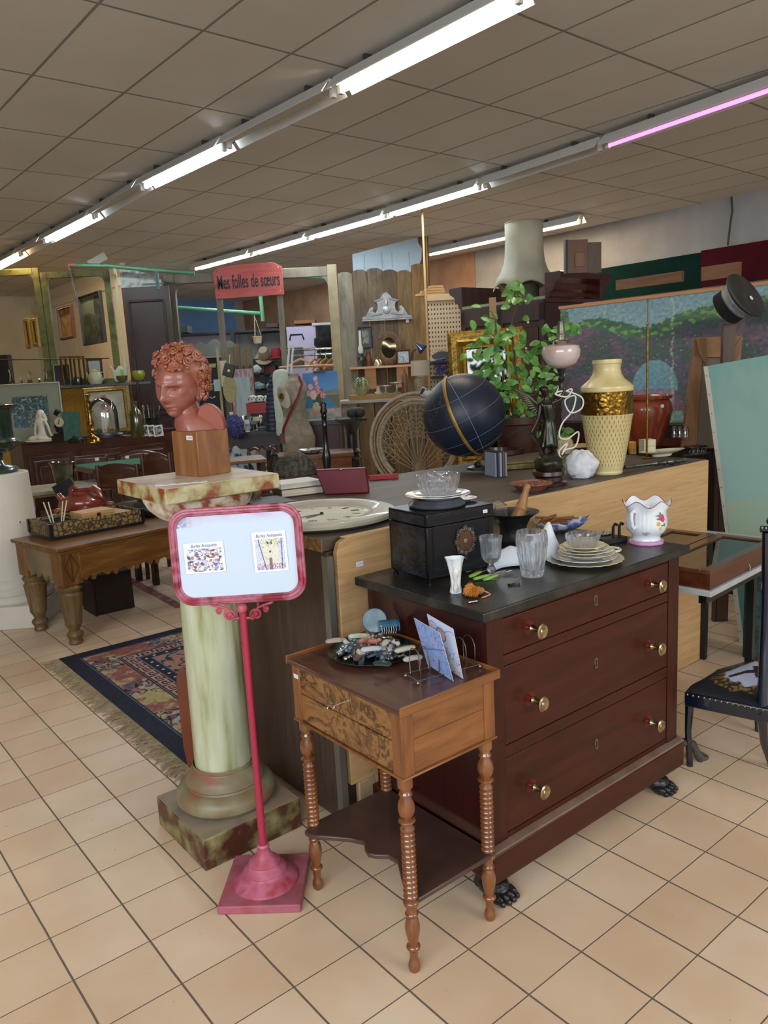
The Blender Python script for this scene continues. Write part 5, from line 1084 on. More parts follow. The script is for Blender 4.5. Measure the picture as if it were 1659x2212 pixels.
# platter + silver baluster + wrought iron
p=on(1430,985,ZT2); pl2=T('long_platter','long cream openwork platter with a scalloped edge on the counter beside the vase','platter',(p.x,p.y,ZT2+.016),rad(24)); MB().lathe([(0,0),(.1,.0),(.14,.012),(.145,.014),(.13,.012),(.1,.004),(0,.004)],n=96,sy=.42,mod=lambda t,z,r:r*(1+.02*sin(t*24)) if r>.12 else r).out('dish',EC,pl2); MB().lathe([(0,-.016),(.06,-.016),(.07,0),(0,0)],n=40,sy=.42).out('foot',EC,pl2)
p=on(1425,1010,ZT2); a_=on(1350,1018,ZT2); b_=on(1490,1000,ZT2); d=(b_-a_); sv=T('turned_finial','long silver turned baluster rod lying along the counter edge','baluster',(a_.x,a_.y+.01,ZT2+.017)); 
L=d.length; MB().lathe([(0,0),(.009,0),(.009,L*.45),(.013,L*.47),(.010,L*.5),(.010,L*.56),(.016,L*.6),(.009,L*.64),(.016,L*.7),(.017,L*.74),(.009,L*.78),(.014,L*.83),(.008,L*.88),(.012,L*.92),(0,L)],n=20,axis=Vector((d.x,d.y,0))).out('rod',mat('#77756c',.3,.8,'#4f4d46',30),sv)
p=on(1500,985,ZT2); m=MB(); 
for k in range(4): m.tube(spiral(0+.03*k,.02,.004,.02,k,1.2,18),.004,6)
m.tube([(-.05,0,.005),(.14,0,.005)],.005,6); solo(m,'iron_scrollwork',mat('#232427',.35,.7,'#5b5a58',40),'piece of black wrought iron scrollwork at the right end of the counter','ironwork',(p.x-.02,p.y,ZT2+.003),rad(24))
p=on(1510,968,ZT2); solo(MB().lathe([(0,0),(.05,.0),(.065,.008),(.05,.012),(0,.006)],n=30,sy=.6,mod=lambda t,z,r:r*(1+.06*sin(9*t))),'silver_dish',SILVER,'small tarnished silver leaf dish at the far right end of the counter','dish',(p.x,p.y+.05,ZT2))
# papers and small things on the left part of the counter
for k,(x,y,w_,d_,rz,lb) in enumerate(((612,1050,.16,.11,20,'loose white paper sheet sticking out behind the books on the counter'),(655,1098,.10,.05,35,'small white notepad between the grey blue book and the clock'),(690,1052,.14,.10,10,'cream paper sheet lying left of the red case'))):
    p=on(x,y,ZT2); o=MB().bx(-w_/2,w_/2,-d_/2,d_/2,0,.002 if k!=1 else .012).out('paper_sheet',mat('#c9c7bf',.7),None,(p.x,p.y,ZT2+.0005),rad(rz)); tag(o,lb,'paper')
p=on(815,1035,ZT2); o=MB().bx(-.07,.07,-.02,.02,0,.02).out('folded_cloth',mat('#9a3038',.8),None,(p.x+.03,p.y,ZT2+.0005),rad(10)); tag(o,'folded red cloth strip right of the red case','cloth')
# ================================================================= RUG
R0_=UV(1.13,2.68); RG=T('rug','navy and rose oriental rug with a fret border and fringed end on the tiled floor','rug',(R0_.x,R0_.y,0),AR)
RW,RL=1.45,1.77      # along u (into the counter side), along v
def rugc(u,v):
    x,y=u*RW,v*RL; d=min(x,y,RL-y,RW-x); nav=hx('#141b30'); rose=hx('#956a5c')
    n=nz(x,y,60,1)*.05
    if d<.085: c=nav
    elif d<.092: c=hx('#5a6a8a')
    elif d<.097: c=nav
    elif d<.245:
        t=y if x<.245 and y>.2 else x
        c=rose; k=fb(x,y,9,4)
        if k>.12: c=hx('#a3976a')
        if k<-.18: c=hx('#82524a')
        q=(t/.46)%1
        if q<.42:
            m=nz(x,y,26,6)
            if abs(m)<.10: c=nav
            if m>.30: c=hx('#93a0a6')
            if m<-.34: c=hx('#3a5070')
    elif d<.252: c=nav
    elif d<.258: c=hx('#8a6a7a')
    elif d<.325:
        along=y if (abs(x-d)<1e-6 or abs(RW-x-d)<1e-6) else x
        q=(along/.085)%1; w=(d-.258)/.067; c=hx('#a98578')
        on_=False
        if w<.12 or w>.88: on_=True
        if .0<q<.14: on_=w<.72
        if .28<q<.42: on_=on_ or w>.28
        if .28<q<.8 and .28<w<.40: on_=True
        if .66<q<.8: on_=on_ or .28<w<.66
        if .52<q<.8 and .56<w<.68: on_=True
        if on_: c=hx('#1c1d2c')
    elif d<.335: c=hx('#7a6472')
    elif d<.385:
        along=y if (abs(x-d)<1e-6 or abs(RW-x-d)<1e-6) else x; c=nav; q=(along%.075)-.0375
        if q*q+(d-.36)**2<.0085**2: c=hx('#cfc6b4')
    elif d<.392: c=hx('#5a6a8a')
    else:
        c=hx('#9c7666'); a=((x-.4)%.30)-.15; b=((y-.4)%.30)-.15; r=math.hypot(a,b); th=math.atan2(b,a)
        if abs(r-.085-.018*cos(6*th))<.007: c=nav
        elif abs(r-.055)<.014 and cos(8*th)>.1: c=nav
        elif r<.03: c=hx('#c08a70')
        elif r>.12 and nz(x,y,28,8)>.28: c=hx('#26304a')
    return tuple(a+n for a in c)
# skip: corners drawn by distance to nearest edge
o=picture('pile',RW,RL,rugc,RG,360,440,surf=lambda u,v:(u*RW,v*RL,.009+.0012*nz(u,v,7)),rough=.95)
MB().bx(.0,RW,.0,RL,.0005,.0075).out('backing',mat('#2a2a33',.9),RG)
random.seed(9); m=MB()
for k in range(520):
    y=RL*k/520; L=random.uniform(.05,.10); a=random.uniform(-.5,.7)+.25*sin(k*.13); 
    m.tube([(0.002,y,.006),(-L*.35,y+L*.2*a+random.uniform(-.006,.006),.008),(-L*.7,y+L*.6*a,.005),(-L,y+L*a+random.uniform(-.01,.01),.002)],.0017,3)
o=m.out('fringe',mat('#a39272',.9,c2='#8d7c5e',ns=40),RG); o['kind']='stuff'
# ================================================================= CARVED LOW TABLE (left)
DG=Vector((-1.885,4.465)); DA=rad(48)
def DL(x,y): return (DG.x+cos(DA)*x-sin(DA)*y,DG.y+sin(DA)*x+cos(DA)*y)
OKW=wood('#543310','#704819',.45,'x',6,8,c3='#8a6430',coat=.25,amt=(.28,.72)); OKZ=wood('#543310','#704819',.45,'z',6,8,c3='#8a6430',coat=.25); OKG=mat('#6d6248',.6,c2='#857558',ns=8)
dk=T('carved_table','old golden oak table with a scalloped carved apron and thick fluted legs','table',(DG.x,DG.y,0),DA)
TZ=.605; DLn,DDp=1.5,.46
dx0=-.07
MB().bx(dx0-.02,DLn,-.085,DDp+.06,TZ-.022,TZ).out('table_top',OKW,dk,bevel=.005); MB().bx(dx0-.0,DLn,-.07,DDp+.05,TZ-.045,TZ-.024).out('top_moulding',OKW,dk,bevel=.006)
def scallop(L,z0,z1,n):
    pts=[(0,z1),(0,z0)]; 
    for k in range(n):
        x=L*k/n; w=L/n
        for t,zz in ((.06,0),(.12,-.018),(.2,-.026),(.28,-.016),(.33,.004),(.42,.012),(.47,-.004),(.5,-.03),(.56,-.042),(.62,-.03),(.66,-.004),(.72,.012),(.8,.004),(.88,.018),(.95,.010)): pts.append((x+w*t,z0+zz*.62))
    pts+=[(L,z0),(L,z1)]; return pts
m=MB(); m.M=Matrix.Translation((.05,-.055,0)); m.prism(scallop(DLn-.2,.40,TZ-.045,9),-.012,.012); m.out('front_apron',OKW,dk,bevel=.003)
m=MB(); m.M=Matrix.Translation((dx0+.02,.05,0))@Matrix.Rotation(PI/2,4,'Z'); m.prism(scallop(DDp-.12,.41,TZ-.045,4),-.01,.01); m.out('side_apron',OKG,dk,bevel=.003,label='greyed side apron')
def fl(th,z,r): return r*(1-.05*abs(sin(th*6))**.5) if .14<z<.30 else r
LP_=[(0,0),(.034,0),(.042,.012),(.036,.03),(.044,.045),(.050,.058),(.046,.07),(.030,.085),(.034,.095),(.044,.115),(.052,.13),(.050,.14),(.068,.29),(.070,.305),(.060,.315),(.058,.325),(.070,.338),(.072,.35),(.060,.365),(.05,.372),(0,.372)]
for i,(x,y) in enumerate(((0,0),(0,DDp),(DLn-.12,0),(DLn-.12,DDp))):
    l=MB().lathe(LP_,(x,y,0),36,mod=fl).out('leg',wood('#4c3a22','#6b5430',.5,'z',6,8,c3='#7f6a44'),dk,ang=40)
    MB().box(x,y,.475,.125,.125,.21).out('corner_block',OKZ,dk,bevel=.004)
    if i<1:
        m=MB(); 
        for (a,b),(c,d) in (((0,-.085),(.042,0)),((.042,0),(0,.085)),((0,.085),(-.042,0)),((-.042,0),(0,-.085)),((0,-.07),(0,.07))): m.tube([(x+a,y-.0635,.475+b),(x+c,y-.0635,.475+d)],.0022,4)
        m.out('carved_lozenge',mat('#3a240e',.6),dk)
# marbled open box with contents
TB=DL(-.085,.055); q=on(112,1168,TZ+.001); tx=T('marbled_tray','shallow black edged box covered in brown marbled paper on the carved table','tray',(q.x,q.y,TZ),rad(44))
MBP=mat('#6b5634',.5,c2='#8a7148',ns=16,amt=(.44,.56),det=2,c3='#4a3820'); bw,bd,bh=.60,.34,.10
def marb():
    m,nt,b=base('marbled_paper'); b.inputs['Roughness'].default_value=.5; v=coords(nt); vo=N(nt,'ShaderNodeTexVoronoi',feature='DISTANCE_TO_EDGE'); vo.inputs['Scale'].default_value=34; n=N(nt,'ShaderNodeTexNoise'); n.inputs['Scale'].default_value=14
    nt.links.new(v,n.inputs['Vector']); mx=N(nt,'ShaderNodeMix',data_type='VECTOR'); mx.inputs[0].default_value=.06; nt.links.new(v,mx.inputs[4]); nt.links.new(n.outputs['Color'],mx.inputs[5]); nt.links.new(mx.outputs[1],vo.inputs['Vector'])
    nt.links.new(ramp(nt,vo.outputs['Distance'],[(.0,'#2b2216'),(.08,'#4a3a22'),(.16,'#8a7044'),(1,'#7a6238')]),b.inputs['Base Color']); return m
MP=marb()
for nm,(a,b,c,d) in {'front_wall':(0,bw,0,.008),'back_wall':(0,bw,bd-.008,bd),'left_wall':(0,.008,.008,bd-.008),'right_wall':(bw-.008,bw,.008,bd-.008)}.items(): MB().bx(a,b,c,d,.02,bh).out(nm,MP,tx)
MB().bx(-.006,bw+.006,-.006,bd+.006,0,.02).out('black_base',BLACK,tx,bevel=.002)
for x,y in ((0,0),(bw,0),(0,bd),(bw,bd)): MB().box(x,y,.06,.022,.022,.084).out('corner_strip',BLACK,tx)
MB().bx(.008,bw-.008,.008,bd-.008,.02,.024).out('floor_lining',mat('#c9b07c',.7),tx)
RT=Matrix.Rotation(rad(44),3,'Z')
def TL_(x,y,z=0): v=RT@Vector((x,y,0)); return (q.x+v.x,q.y+v.y,TZ+.0245+z)
cb=T('cigar_box','plain pale wooden box with a brass clasp inside the marbled box','box',TL_(.33,.14),rad(47)); MB().bx(-.11,.11,-.08,.08,0,.075).out('body',wood('#a97f4e','#bd935f',.5,'x',5,8),cb,bevel=.002); MB().bx(-.11,.11,-.08,.08,.076,.100).out('lid',wood('#b08754','#c49a68',.5,'x',5,8),cb,bevel=.002); MB().bx(-.012,.012,-.083,-.08,.06,.09).out('clasp',BRASS,cb)
cb=T('card_tray','flat cream cardboard box lid inside the right end of the marbled box','box',TL_(.50,.17),rad(47)); MB().bx(-.055,.06,-.1,.1,0,.065).out('body',mat('#b09468',.7),cb)
cb=T('slate_tray','small black open tray holding white pencils inside the marbled box','tray',TL_(.10,.14,.03),rad(48)); m=MB(); m.bx(-.08,.08,-.10,.10,0,.006); m.out('floor',BLACK,cb)
for a,b,c,d in ((-.08,.08,-.10,-.09),(-.08,.08,.09,.10),(-.08,-.07,-.09,.09),(.07,.08,-.09,.09)): MB().bx(a,b,c,d,.006,.045).out('wall',mat('#26282b',.6),cb)
for k,(x,t1,t2) in enumerate(((-.035,-.05,.0),(-.02,-.035,.01),(.022,.04,.0),(.032,.05,.02))):
    P=TL_(.10,.14,.04); s_=Vector((P[0]+x,P[1],P[2])); o=MB().cyl((0,0,0),(t1*.7,t2,.15),.0042,n=8).out('pencil',mat('#cfc3a0',.5),None,s_); tag(o,['outermost left white pencil standing in the slate tray','second white pencil from the left in the slate tray','third white pencil from the left in the slate tray','rightmost white pencil standing in the slate tray'][k],'pencil','white pencils in the slate tray')
# wooden coat pegs rack behind the box
KN=wood('#6b3418','#8a4a24',.3,'z',5,5,coat=.5); kp=[(0,0),(.008,0),(.007,.045),(.010,.050),(.022,.056),(.026,.066),(.022,.078),(.010,.084),(0,.085)]
for px_,py_,lab,rot in ((60,1100,'leftmost tall turned wooden peg behind the marbled box',0),(45,1128,'turned wooden peg pointing left below the leftmost tall one',1),(124,1098,'turned wooden peg just left of the terracotta jug',0),(183,1094,'turned wooden peg in front of the terracotta jug',0),(238,1082,'turned wooden peg to the right of the terracotta jug',0)):
    P=at(px_,py_,5.15 if not rot else 4.95); 
    o=MB().lathe([(r,z*(1.6 if px_==60 else 1)) for r,z in kp],n=16,axis=(-1,-.1,.1) if rot else (0,0,1)).out('coat_peg',KN,None,(P.x,P.y,P.z-.085*(1.6 if px_==60 else 1)*(0 if rot else 1))); tag(o,lab,'peg','turned wooden pegs behind the marbled box')
rk=DL(-.06,DDp-.01); rp=at(60,1120,5.15); m=MB(); a=at(50,1128,5.12); b=at(245,1100,5.2); m.tube([(a.x,a.y,TZ+.0),(a.x,a.y,a.z)],.012,8); m.tube([a,b],.010,8); m.tube([(b.x,b.y,TZ),b],.010,8); solo(m,'peg_rail',mat('#141414',.5),'black metal rail carrying the wooden pegs at the back of the carved table','coat rail',(0,0,0))
# terracotta jug
P=at(180,1095,5.45); tj=T('terracotta_jug','glazed red brown terracotta jug with spout and two strap handles behind the marbled box','jug',(P.x,P.y,.63),rad(10)); s=sc(P); TJ=mat('#6e2a1a',.22,c2='#83392a',ns=7,coat=.6)
tj.scale=(.9,.9,.62)
MB().lathe([(0,0),(30*s,0),(48*s,15*s),(56*s,35*s),(52*s,52*s),(34*s,66*s),(24*s,72*s),(24*s,80*s),(27*s,84*s),(24*s,84*s),(20*s,74*s),(0,60*s)],n=36).out('body',TJ,tj)
MB().tube([(-38*s,0,50*s),(-48*s,0,60*s),(-55*s,0,76*s)],[12*s,9*s,7*s],12).out('spout',TJ,tj)
for a0 in (-.4,2.3): MB().tube([(22*s*cos(a0),22*s*sin(a0),80*s),(34*s*cos(a0),34*s*sin(a0),92*s),(46*s*cos(a0),46*s*sin(a0),80*s),(50*s*cos(a0),50*s*sin(a0),55*s)],[(5*s,8*s)]*4,8).out('handle',TJ,tj)
# low table under the jug (dark top)
P2=at(180,1110,5.5); tt=T('low_dark_table','dark low wooden table behind the carved table carrying the jug','table',(P2.x,P2.y,0),rad(48)); MB().bx(-.18,.5,-.16,.16,.60,.63).out('table_top',wood('#2c1a12','#3a241a',.4,'x'),tt)
for x,y in ((-.15,-.12),(.45,-.12),(-.15,.12),(.45,.12)): MB().box(x,y,.3,.04,.04,.6).out('leg',wood('#2c1a12','#3a241a',.4,'z'),tt)
# dark leather bag
q2=on(325,1118,TZ); bg=T('leather_bag','slumped dark grey leather bag beside the marbled box','bag',(q2.x,q2.y+.05,TZ),rad(10)); m=MB(); s=sc(q2)
m.sph((0,0,.055),(.12,.09,.07),24,14,lambda d:1+.12*mnoise.noise(d*2)+(.25*max(0,d.z)*max(0,-d.x))); m.v=[(x,y,max(0,z)) for x,y,z in m.v]; m.out('body',mat('#211f1c',.5,c2='#2e2b26',ns=8,bump=.3,bs=30),bg,ang=60); MB().tube([(-.10,0,.09),(-.06,-.02,.135),(.0,-.02,.14),(.05,0,.11)],.007,6).out('handle',mat('#1a1816',.5),bg)
# dark crate below table
P=on(225,1325,0); dc=T('dark_crate','tall dark brown wooden box standing on the floor under the carved table','box',(P.x,P.y+.12,0),rad(38)); MB().bx(-.13,.13,-.12,.12,0,.27).out('body',wood('#1c0d08','#2a150d',.5,'z',5,8),dc,bevel=.003); MB().bx(-.14,-.131,-.13,.13,0,.24).out('side_board',wood('#1c0d08','#2a150d',.5,'z',5,8),dc)
# ================================================================= WHITE COLUMN + GREEN URN
WCm=mat('#c9c3b5',.6,c2='#d3cdc0',ns=4,bump=.06); P=Vector((-2.52,5.06,0))
wc=T('white_column','thick plain white column pedestal with a moulded base at the left edge','column',P,rad(5))
MB().bx(-.26,.26,-.26,.26,0,.15).out('plinth',WCm,wc,bevel=.005); MB().lathe([(.25,.15),(.262,.165),(.262,.19),(.25,.205),(.235,.21),(.24,.23),(.24,.25),(.228,.262),(.225,.27),(.228,.29),(.222,.30),(.2,.32)],n=48,cap=False).out('base_moulding',WCm,wc,ang=30)
MB().lathe([(.21,.3),(.205,.7),(.195,.985),(.19,.99),(0,.99)],n=48,cap=False).out('shaft',WCm,wc)
UM=mat('#10201a',.25,c2='#23362c',ns=6,c3='#3c4a3c',amt=(.35,.75),det=7,coat=.5)
gu=T('green_urn','large dark green marble urn on a turned foot standing on the white column','urn',(P.x+.01,P.y,.991)); 
MB().lathe([(0,0),(.13,0),(.135,.02),(.12,.035),(.06,.05),(.045,.08),(.05,.11),(.055,.115),(.05,.12)],n=40,cap=False).out('foot',UM,gu); MB().lathe([(.05,.12),(.10,.135),(.145,.17),(.155,.20),(.15,.215),(.13,.222)],n=40,cap=False,mod=lambda t,z,r:r*(1-.03*abs(sin(t*10)))).out('gadrooned_bowl',UM,gu)
MB().lathe([(.13,.22),(.128,.24),(.130,.36),(.145,.41),(.175,.425),(.182,.435),(.17,.437),(.125,.40),(.11,.25),(0,.24)],n=40,cap=False).out('body',UM,gu)
# ================================================================= SIDEBOARD AT LEFT REAR
SF=Vector((-4.018,8.731)); SA=rad(43.6); 
def SL(x,y): return (SF.x+cos(SA)*x-sin(SA)*y,SF.y+sin(SA)*x+cos(SA)*y)
SBW=wood('#2d140b','#3f1e10',.35,'x',6,8,c3='#4d2716',coat=.4); SBD=wood('#2a120a','#3c1b0f',.35,'z',6,8,c3='#472312',coat=.4)
sd=T('sideboard','long dark walnut sideboard with panelled doors against the left rear partition','sideboard',(SF.x,SF.y,0),SA); LS=1.9; DS=.42
MB().bx(-.02,LS+.02,-.02,DS,.925,.95).out('top',SBW,sd,bevel=.006); MB().bx(.0,LS,.0,DS-.02,.06,.924).out('body',SBD,sd); MB().bx(.02,LS-.02,-.008,0,.80,.90).out('frieze',SBW,sd)
for k in range(3):
    x0=.06+k*.6; d=MB().bx(x0,x0+.5,-.012,0,.12,.77).out('door',SBD,sd,bevel=.003); frame_mb(.42,.55,.03,.02).out('door_moulding',SBW,d,loc=(x0+.25,-.03,.17)); MB().bx(x0+.10,x0+.40,-.024,-.012,.24,.65).out('raised_panel',SBW,d,bevel=.006)
    MB().sph((x0+.47,-.02,.46),.012,8,6).out('door_knob',BRASS,d)
ZSB=.951
def sbp(px_,py_,back=0):
    p=on(px_,py_,ZSB); p=p+Vector((-sin(SA),cos(SA),0))*back; p.z=ZSB; return p
def lat(name,label,cat,p,prof,m,n=28,group=None,**k):
    s=sc(p); return solo(MB().lathe([(r*s,z*s) for r,z in prof],n=n,**k),name,m,label,cat,p,0,group,ang=45)
# pictures on the sideboard (fronto-parallel-ish, leaning)
def blot(cols,s1=6,seed=1,thr=((.15,1),(-.15,2))):
    def f(u,v):
        c=cols[0]; n=fb(u,v,s1,seed)
        for t,i in thr:
            if (t>=0 and n>t) or (t<0 and n<t): c=cols[i]
        return mixc(c,cols[-1],.25+.6*nz(u,v,s1*4,seed+3))
    return f
def garden(u,v):
    c=mixc(hx('#26382c'),hx('#4a6078'),max(0,.6-v)*1.2+.25*nz(u,v,6)); n=nz(u,v,18,2)
    if n>.25: c=hx('#8a8a3a') if v<.45 and u>.4 else hx('#3f5f52')
    if n<-.3: c=hx('#6a7f9a')
    return c
def placed(px0,py0,px1,py1,Y):                      # picture rectangle in pixels -> base point, width, height
    a=at((px0+px1)/2,py1,Y); s=sc(a); return a,(px1-px0)*s,(py1-py0)*s
p=sbp(86,952,.18); s=sc(p); framed('framed_picture','large garden painting in a broad grey-green mount at the back of the sideboard','picture',p,rad(14),128*s,122*s,.012,.03,mat('#b5b29c',.6),garden,tilt=.06,liner=(16*s*1.6,mat('#7d7f6c',.8)))
p=sbp(168,952,.12); s=sc(p); t=T('green_painting','small unframed blue green painting behind the brass candlestick','picture',p,rot=(-.1,0,rad(10))); picture('canvas',36*s,62*s,lambda u,v:mixc(hx('#1c5a5c'),hx('#2c4a2c'),.5+nz(u,v,6,4)),t,30,40); MB().bx(-18*s,18*s,.001,.012,0,62*s).out('board',mat('#3a3a30',.7),t)
def rosep(u,v):
    c=mixc(hx('#a8a592'),hx('#8f8c78'),.5+nz(u,v,4)); 
    if abs(u-.45-.1*sin(v*5))<.02 and v<.75: c=hx('#5e6a4a')
    for a,b,r in ((.42,.82,.09),(.55,.66,.08),(.38,.6,.07),(.5,.5,.05)):
        if (u-a)**2+(v-b)**2<r*r*(1+.5*nz(u,v,20)): c=hx('#8a4a52')
    return c
p=sbp(246,936,.10); s=sc(p); framed('framed_picture','rose painting in a carved gilt frame behind the glass dome on the sideboard','picture',p,rad(12),92*s,100*s,11*s,.04,mat('#6d5524',.45,.5,'#8f7434',40,bump=.5,bs=80),rosep,tilt=.08,roll=rad(-1))
# black urn with handles
def handles(o,pts,r,m):
    for e in (-1,1): MB().tube([(e*a,0,b) for a,b in pts],r,6).out('handle',m,o)
p=sbp(64,950,.05); s=sc(p); u_=T('black_urn','small black two-handled urn left of the white statuette','urn',p); MB().lathe([(r*s,z*s) for r,z in [(0,0),(9,0),(8,4),(4,10),(10,18),(16,30),(17,42),(12,52),(8,56),(13,62),(9,60),(0,50)]],n=24).out('body',BLACK,u_); handles(u_,[(12*s,54*s),(20*s,50*s),(19*s,40*s),(16*s,34*s)],2*s,BLACK)
# seated nude statuette
p=sbp(92,953,-.02); s=sc(p); PL=mat('#c5beac',.6,c2='#d2cbb9',ns=8)
st_=T('plaster_statuette','white plaster statuette of a kneeling woman with long hair on the sideboard','statuette',p,0)
j=[(0,0,14,8),(0,0,24,6.5),(-1,0,36,8),(-1,0,46,6),(0,0,51,3),(1,-1,58,5.5),(1.5,-1,64,5), (-9,0,44,3.2),(-12,-1,32,2.6),(-14,-3,20,2.4),(-12,-6,8,2.4), (9,0,44,3.2),(14,0,32,2.6),(17,-1,18,2.3),(24,-2,5,2.6), (-7,-3,9,6.5),(-22,-9,7,5.2),(-30,-2,5,3.4),(-14,2,4,2.6), (6,-3,9,6.5),(-6,-12,7,5),(14,-12,5,3.6),(28,-10,3,2.6)]
j=[(a*s,b*s,c*s,d*s) for a,b,c,d in j]; skin('figure',j,[(0,1),(1,2),(2,3),(3,4),(4,5),(5,6),(3,7),(7,8),(8,9),(9,10),(3,11),(11,12),(12,13),(13,14),(0,15),(15,16),(16,17),(17,18),(0,19),(19,20),(20,21),(21,22)],PL,st_)
m=MB(); m.sph((1*s,2*s,60*s),(8*s,7*s,8*s),14,10); m.tube([(-4*s,4*s,60*s),(-7*s,5*s,46*s),(-5*s,5*s,34*s)],[5*s,5*s,2*s],8); m.tube([(6*s,4*s,58*s),(9*s,5*s,46*s),(6*s,5*s,36*s)],[4*s,4*s,1.5*s],8); m.out('hair',PL,st_); MB().sph((-2*s,-4*s,1.5*s),(36*s,14*s,3*s),20,8).out('base',PL,st_)
# black mantel clock with figure
p=sbp(138,952,.02); s=sc(p); mc=T('mantel_clock','black mantel clock with an eagle and draped figure, right of the white statuette','clock',p,0)
m=MB(); m.bx(-22*s,24*s,-6*s,8*s,0,12*s); m.bx(-17*s,19*s,-5*s,7*s,12*s,16*s); m.sph((0,0,30*s),(16*s,8*s,16*s),16,12,lambda d:1+.1*mnoise.noise(d*5)); m.out('case',mat('#17120f',.35,.4,'#2b211a',20),mc,bevel=.003)
MB().cyl((0,-7*s,40*s),(0,-9.5*s,40*s),10*s,n=28).out('dial',mat('#b7ad8f',.5),mc); m=MB(); m.tube([(0,-10*s,40*s),(1*s,-10*s,47*s)],.9*s,4); m.tube([(0,-10*s,40*s),(-3*s,-10*s,36*s)],.9*s,4); m.out('clock_hand',INKB,mc)
m=MB(); m.sph((18*s,0,50*s),(4*s,4*s,5*s),10,8); m.tube([(18*s,0,46*s),(18*s,0,30*s),(22*s,0,14*s)],[5*s,6*s,8*s],8); m.tube([(-10*s,0,56*s),(-4*s,0,64*s),(2*s,0,62*s)],[5*s,6*s,2*s],8); m.out('figure',mat('#120f0e',.4,.4),mc)
p=sbp(158,955,-.08); s=sc(p); solo(MB().sph((0,0,4*s),(18*s,6*s,7*s),18,10,lambda d:1+.4*mnoise.noise(d*6)).sph((-3*s,0,10*s),(4*s,4*s,6*s),8,6),'bronze_group',mat('#14110f',.5,.3),'low dark bronze animal group in front of the mantel clock','sculpture',p)
p=sbp(190,955,-.12); BRS=mat('#a5823a',.22,1,'#7a5c22',25); lat('brass_candlestick','tall turned brass candlestick between the mantel clock and the glass dome','candlestick',p,[(0,0),(18,0),(18,3),(13,9),(5,15),(4,22),(6,26),(4,30),(7,36),(7,42),(4,50),(5,56),(3,62),(3,64),(10,66),(10,67),(4,68),(4,72),(6,76),(4,82),(6,88),(3,92),(5,98),(7,102),(5,103),(3,100),(0,96)],BRS,36)
p=sbp(228,944,0); s=sc(p); gd=T('glass_dome','clear glass display dome on a low round black base on the sideboard','display dome',p); MB().lathe([(0,0),(38*s,0),(38*s,5*s),(35*s,8*s),(33*s,9*s),(0,9*s)],n=40,sy=.8).out('base',BLACK,gd); MB().lathe([(31*s,9*s),(31*s,50*s),(29*s,64*s),(22*s,76*s),(11*s,83*s),(0,85*s)],n=40,cap=False,sy=.8).out('dome',TH,gd); MB().sph((-12*s,0,14*s),(6*s,6*s,6*s),10,8).out('relic',mat('#2a251d',.5),gd)
p=sbp(303,944,.05); lat('green_bottle','tall olive green glass bottle on the sideboard near the terracotta bust','bottle',p,[(0,0),(13,0),(14,4),(14,46),(11,56),(5,62),(5,74),(7,76),(5,77),(3,70),(0,60)],mat('#3c3a14',.1,coat=.8),28)
p=sbp(325,940,.1); lat('glass_carafe','slim clear glass carafe between the green bottle and the black bowl','carafe',p,[(0,0),(8,0),(9,4),(7,16),(3,26),(2,60),(4,64),(3,64),(1,30),(0,8)],TH,20)
p=sbp(346,940,.12); s=sc(p); bb=T('brush_pot','black pot full of brushes and pens behind the small cards','pot',p); MB().lathe([(0,0),(7*s,0),(5*s,8*s),(14*s,20*s),(17*s,38*s),(15*s,38*s),(10*s,20*s),(0,14*s)],n=24).out('pot_body',BLACK,bb)
random.seed(2)
for k in range(7): x=random.uniform(-9,9)*s; MB().cyl((x,0,20*s),(x*1.5+random.uniform(-3,3)*s,0,random.uniform(52,70)*s),1.1*s,n=6).out('brush',mat(['#2a2018','#8a8478','#3a3530','#b0a890'][k%4],.5),bb)
p=sbp(275,942,-.03); lat('silver_saucer','small silver saucer right of the glass dome','saucer',p,[(0,0),(14,0),(18,3),(12,3),(0,2)],SILVER,28)
for k,(x,lab) in enumerate(((312,'leftmost small white card with a dark print on the sideboard'),(323,'middle small white card with a dark print on the sideboard'),(336,'rightmost and largest white card with a portrait print on the sideboard'))):
    p=sbp(x,942,-.04-.02*k); s=sc(p); t=T('greeting_card',lab,'card',p,rot=(-.15,rad(-4),rad(10)),group='white cards on the sideboard'); w_=(14 if k<2 else 20)*s
    def cf(u,v,k=k): 
        if u<.12 or u>.88 or v<.1 or v>.9: return hx('#cfcfc8')
        return hx('#2c2a2a') if fb(u,v,4,k+4)>-.02 else hx('#a89a94')
    picture('print',w_,24*s,cf,t,18,22); MB().bx(-w_/2,w_/2,.001,.004,0,24*s).out('card',PAPER,t)
# ================================================================= SILVER BUCKET, SMALL TABLES, CHAIRS
P=at(138,1050,6.3); zt=P.z; mtb=T('marble_top_table','small wooden table with a pale marbled top carrying the silver bucket','table',(P.x,P.y,0),rad(30))
MB().bx(-.28,.32,-.22,.28,zt-.03,zt).out('table_top',mat('#8a8a7a',.3,c2='#a5a08c',ns=4,coat=.3),mtb,bevel=.005); MB().bx(-.285,.325,-.225,.285,zt-.045,zt-.031).out('edge',wood('#7a5630','#94703f'),mtb); MB().bx(-.25,.29,-.19,.25,zt-.15,zt-.046).out('apron',SBD,mtb)
for x,y in ((-.24,-.18),(.28,-.18),(-.24,.24),(.28,.24)): MB().box(x,y,(zt-.15)/2,.04,.04,zt-.15).out('leg',SBD,mtb)
p=at(138,1022,6.35); p.z=zt; s=sc(p); bk=T('silver_bucket','flared silver champagne bucket with ring handles on the marble-topped table','bucket',p); MB().lathe([(0,0),(17*s,0),(18*s,4*s),(20*s,10*s),(25*s,46*s),(28*s,50*s),(27*s,52*s),(24*s,46*s),(18*s,8*s),(0,6*s)],n=40).out('vessel',mat('#8a8474',.18,1,'#5a5446',12),bk)
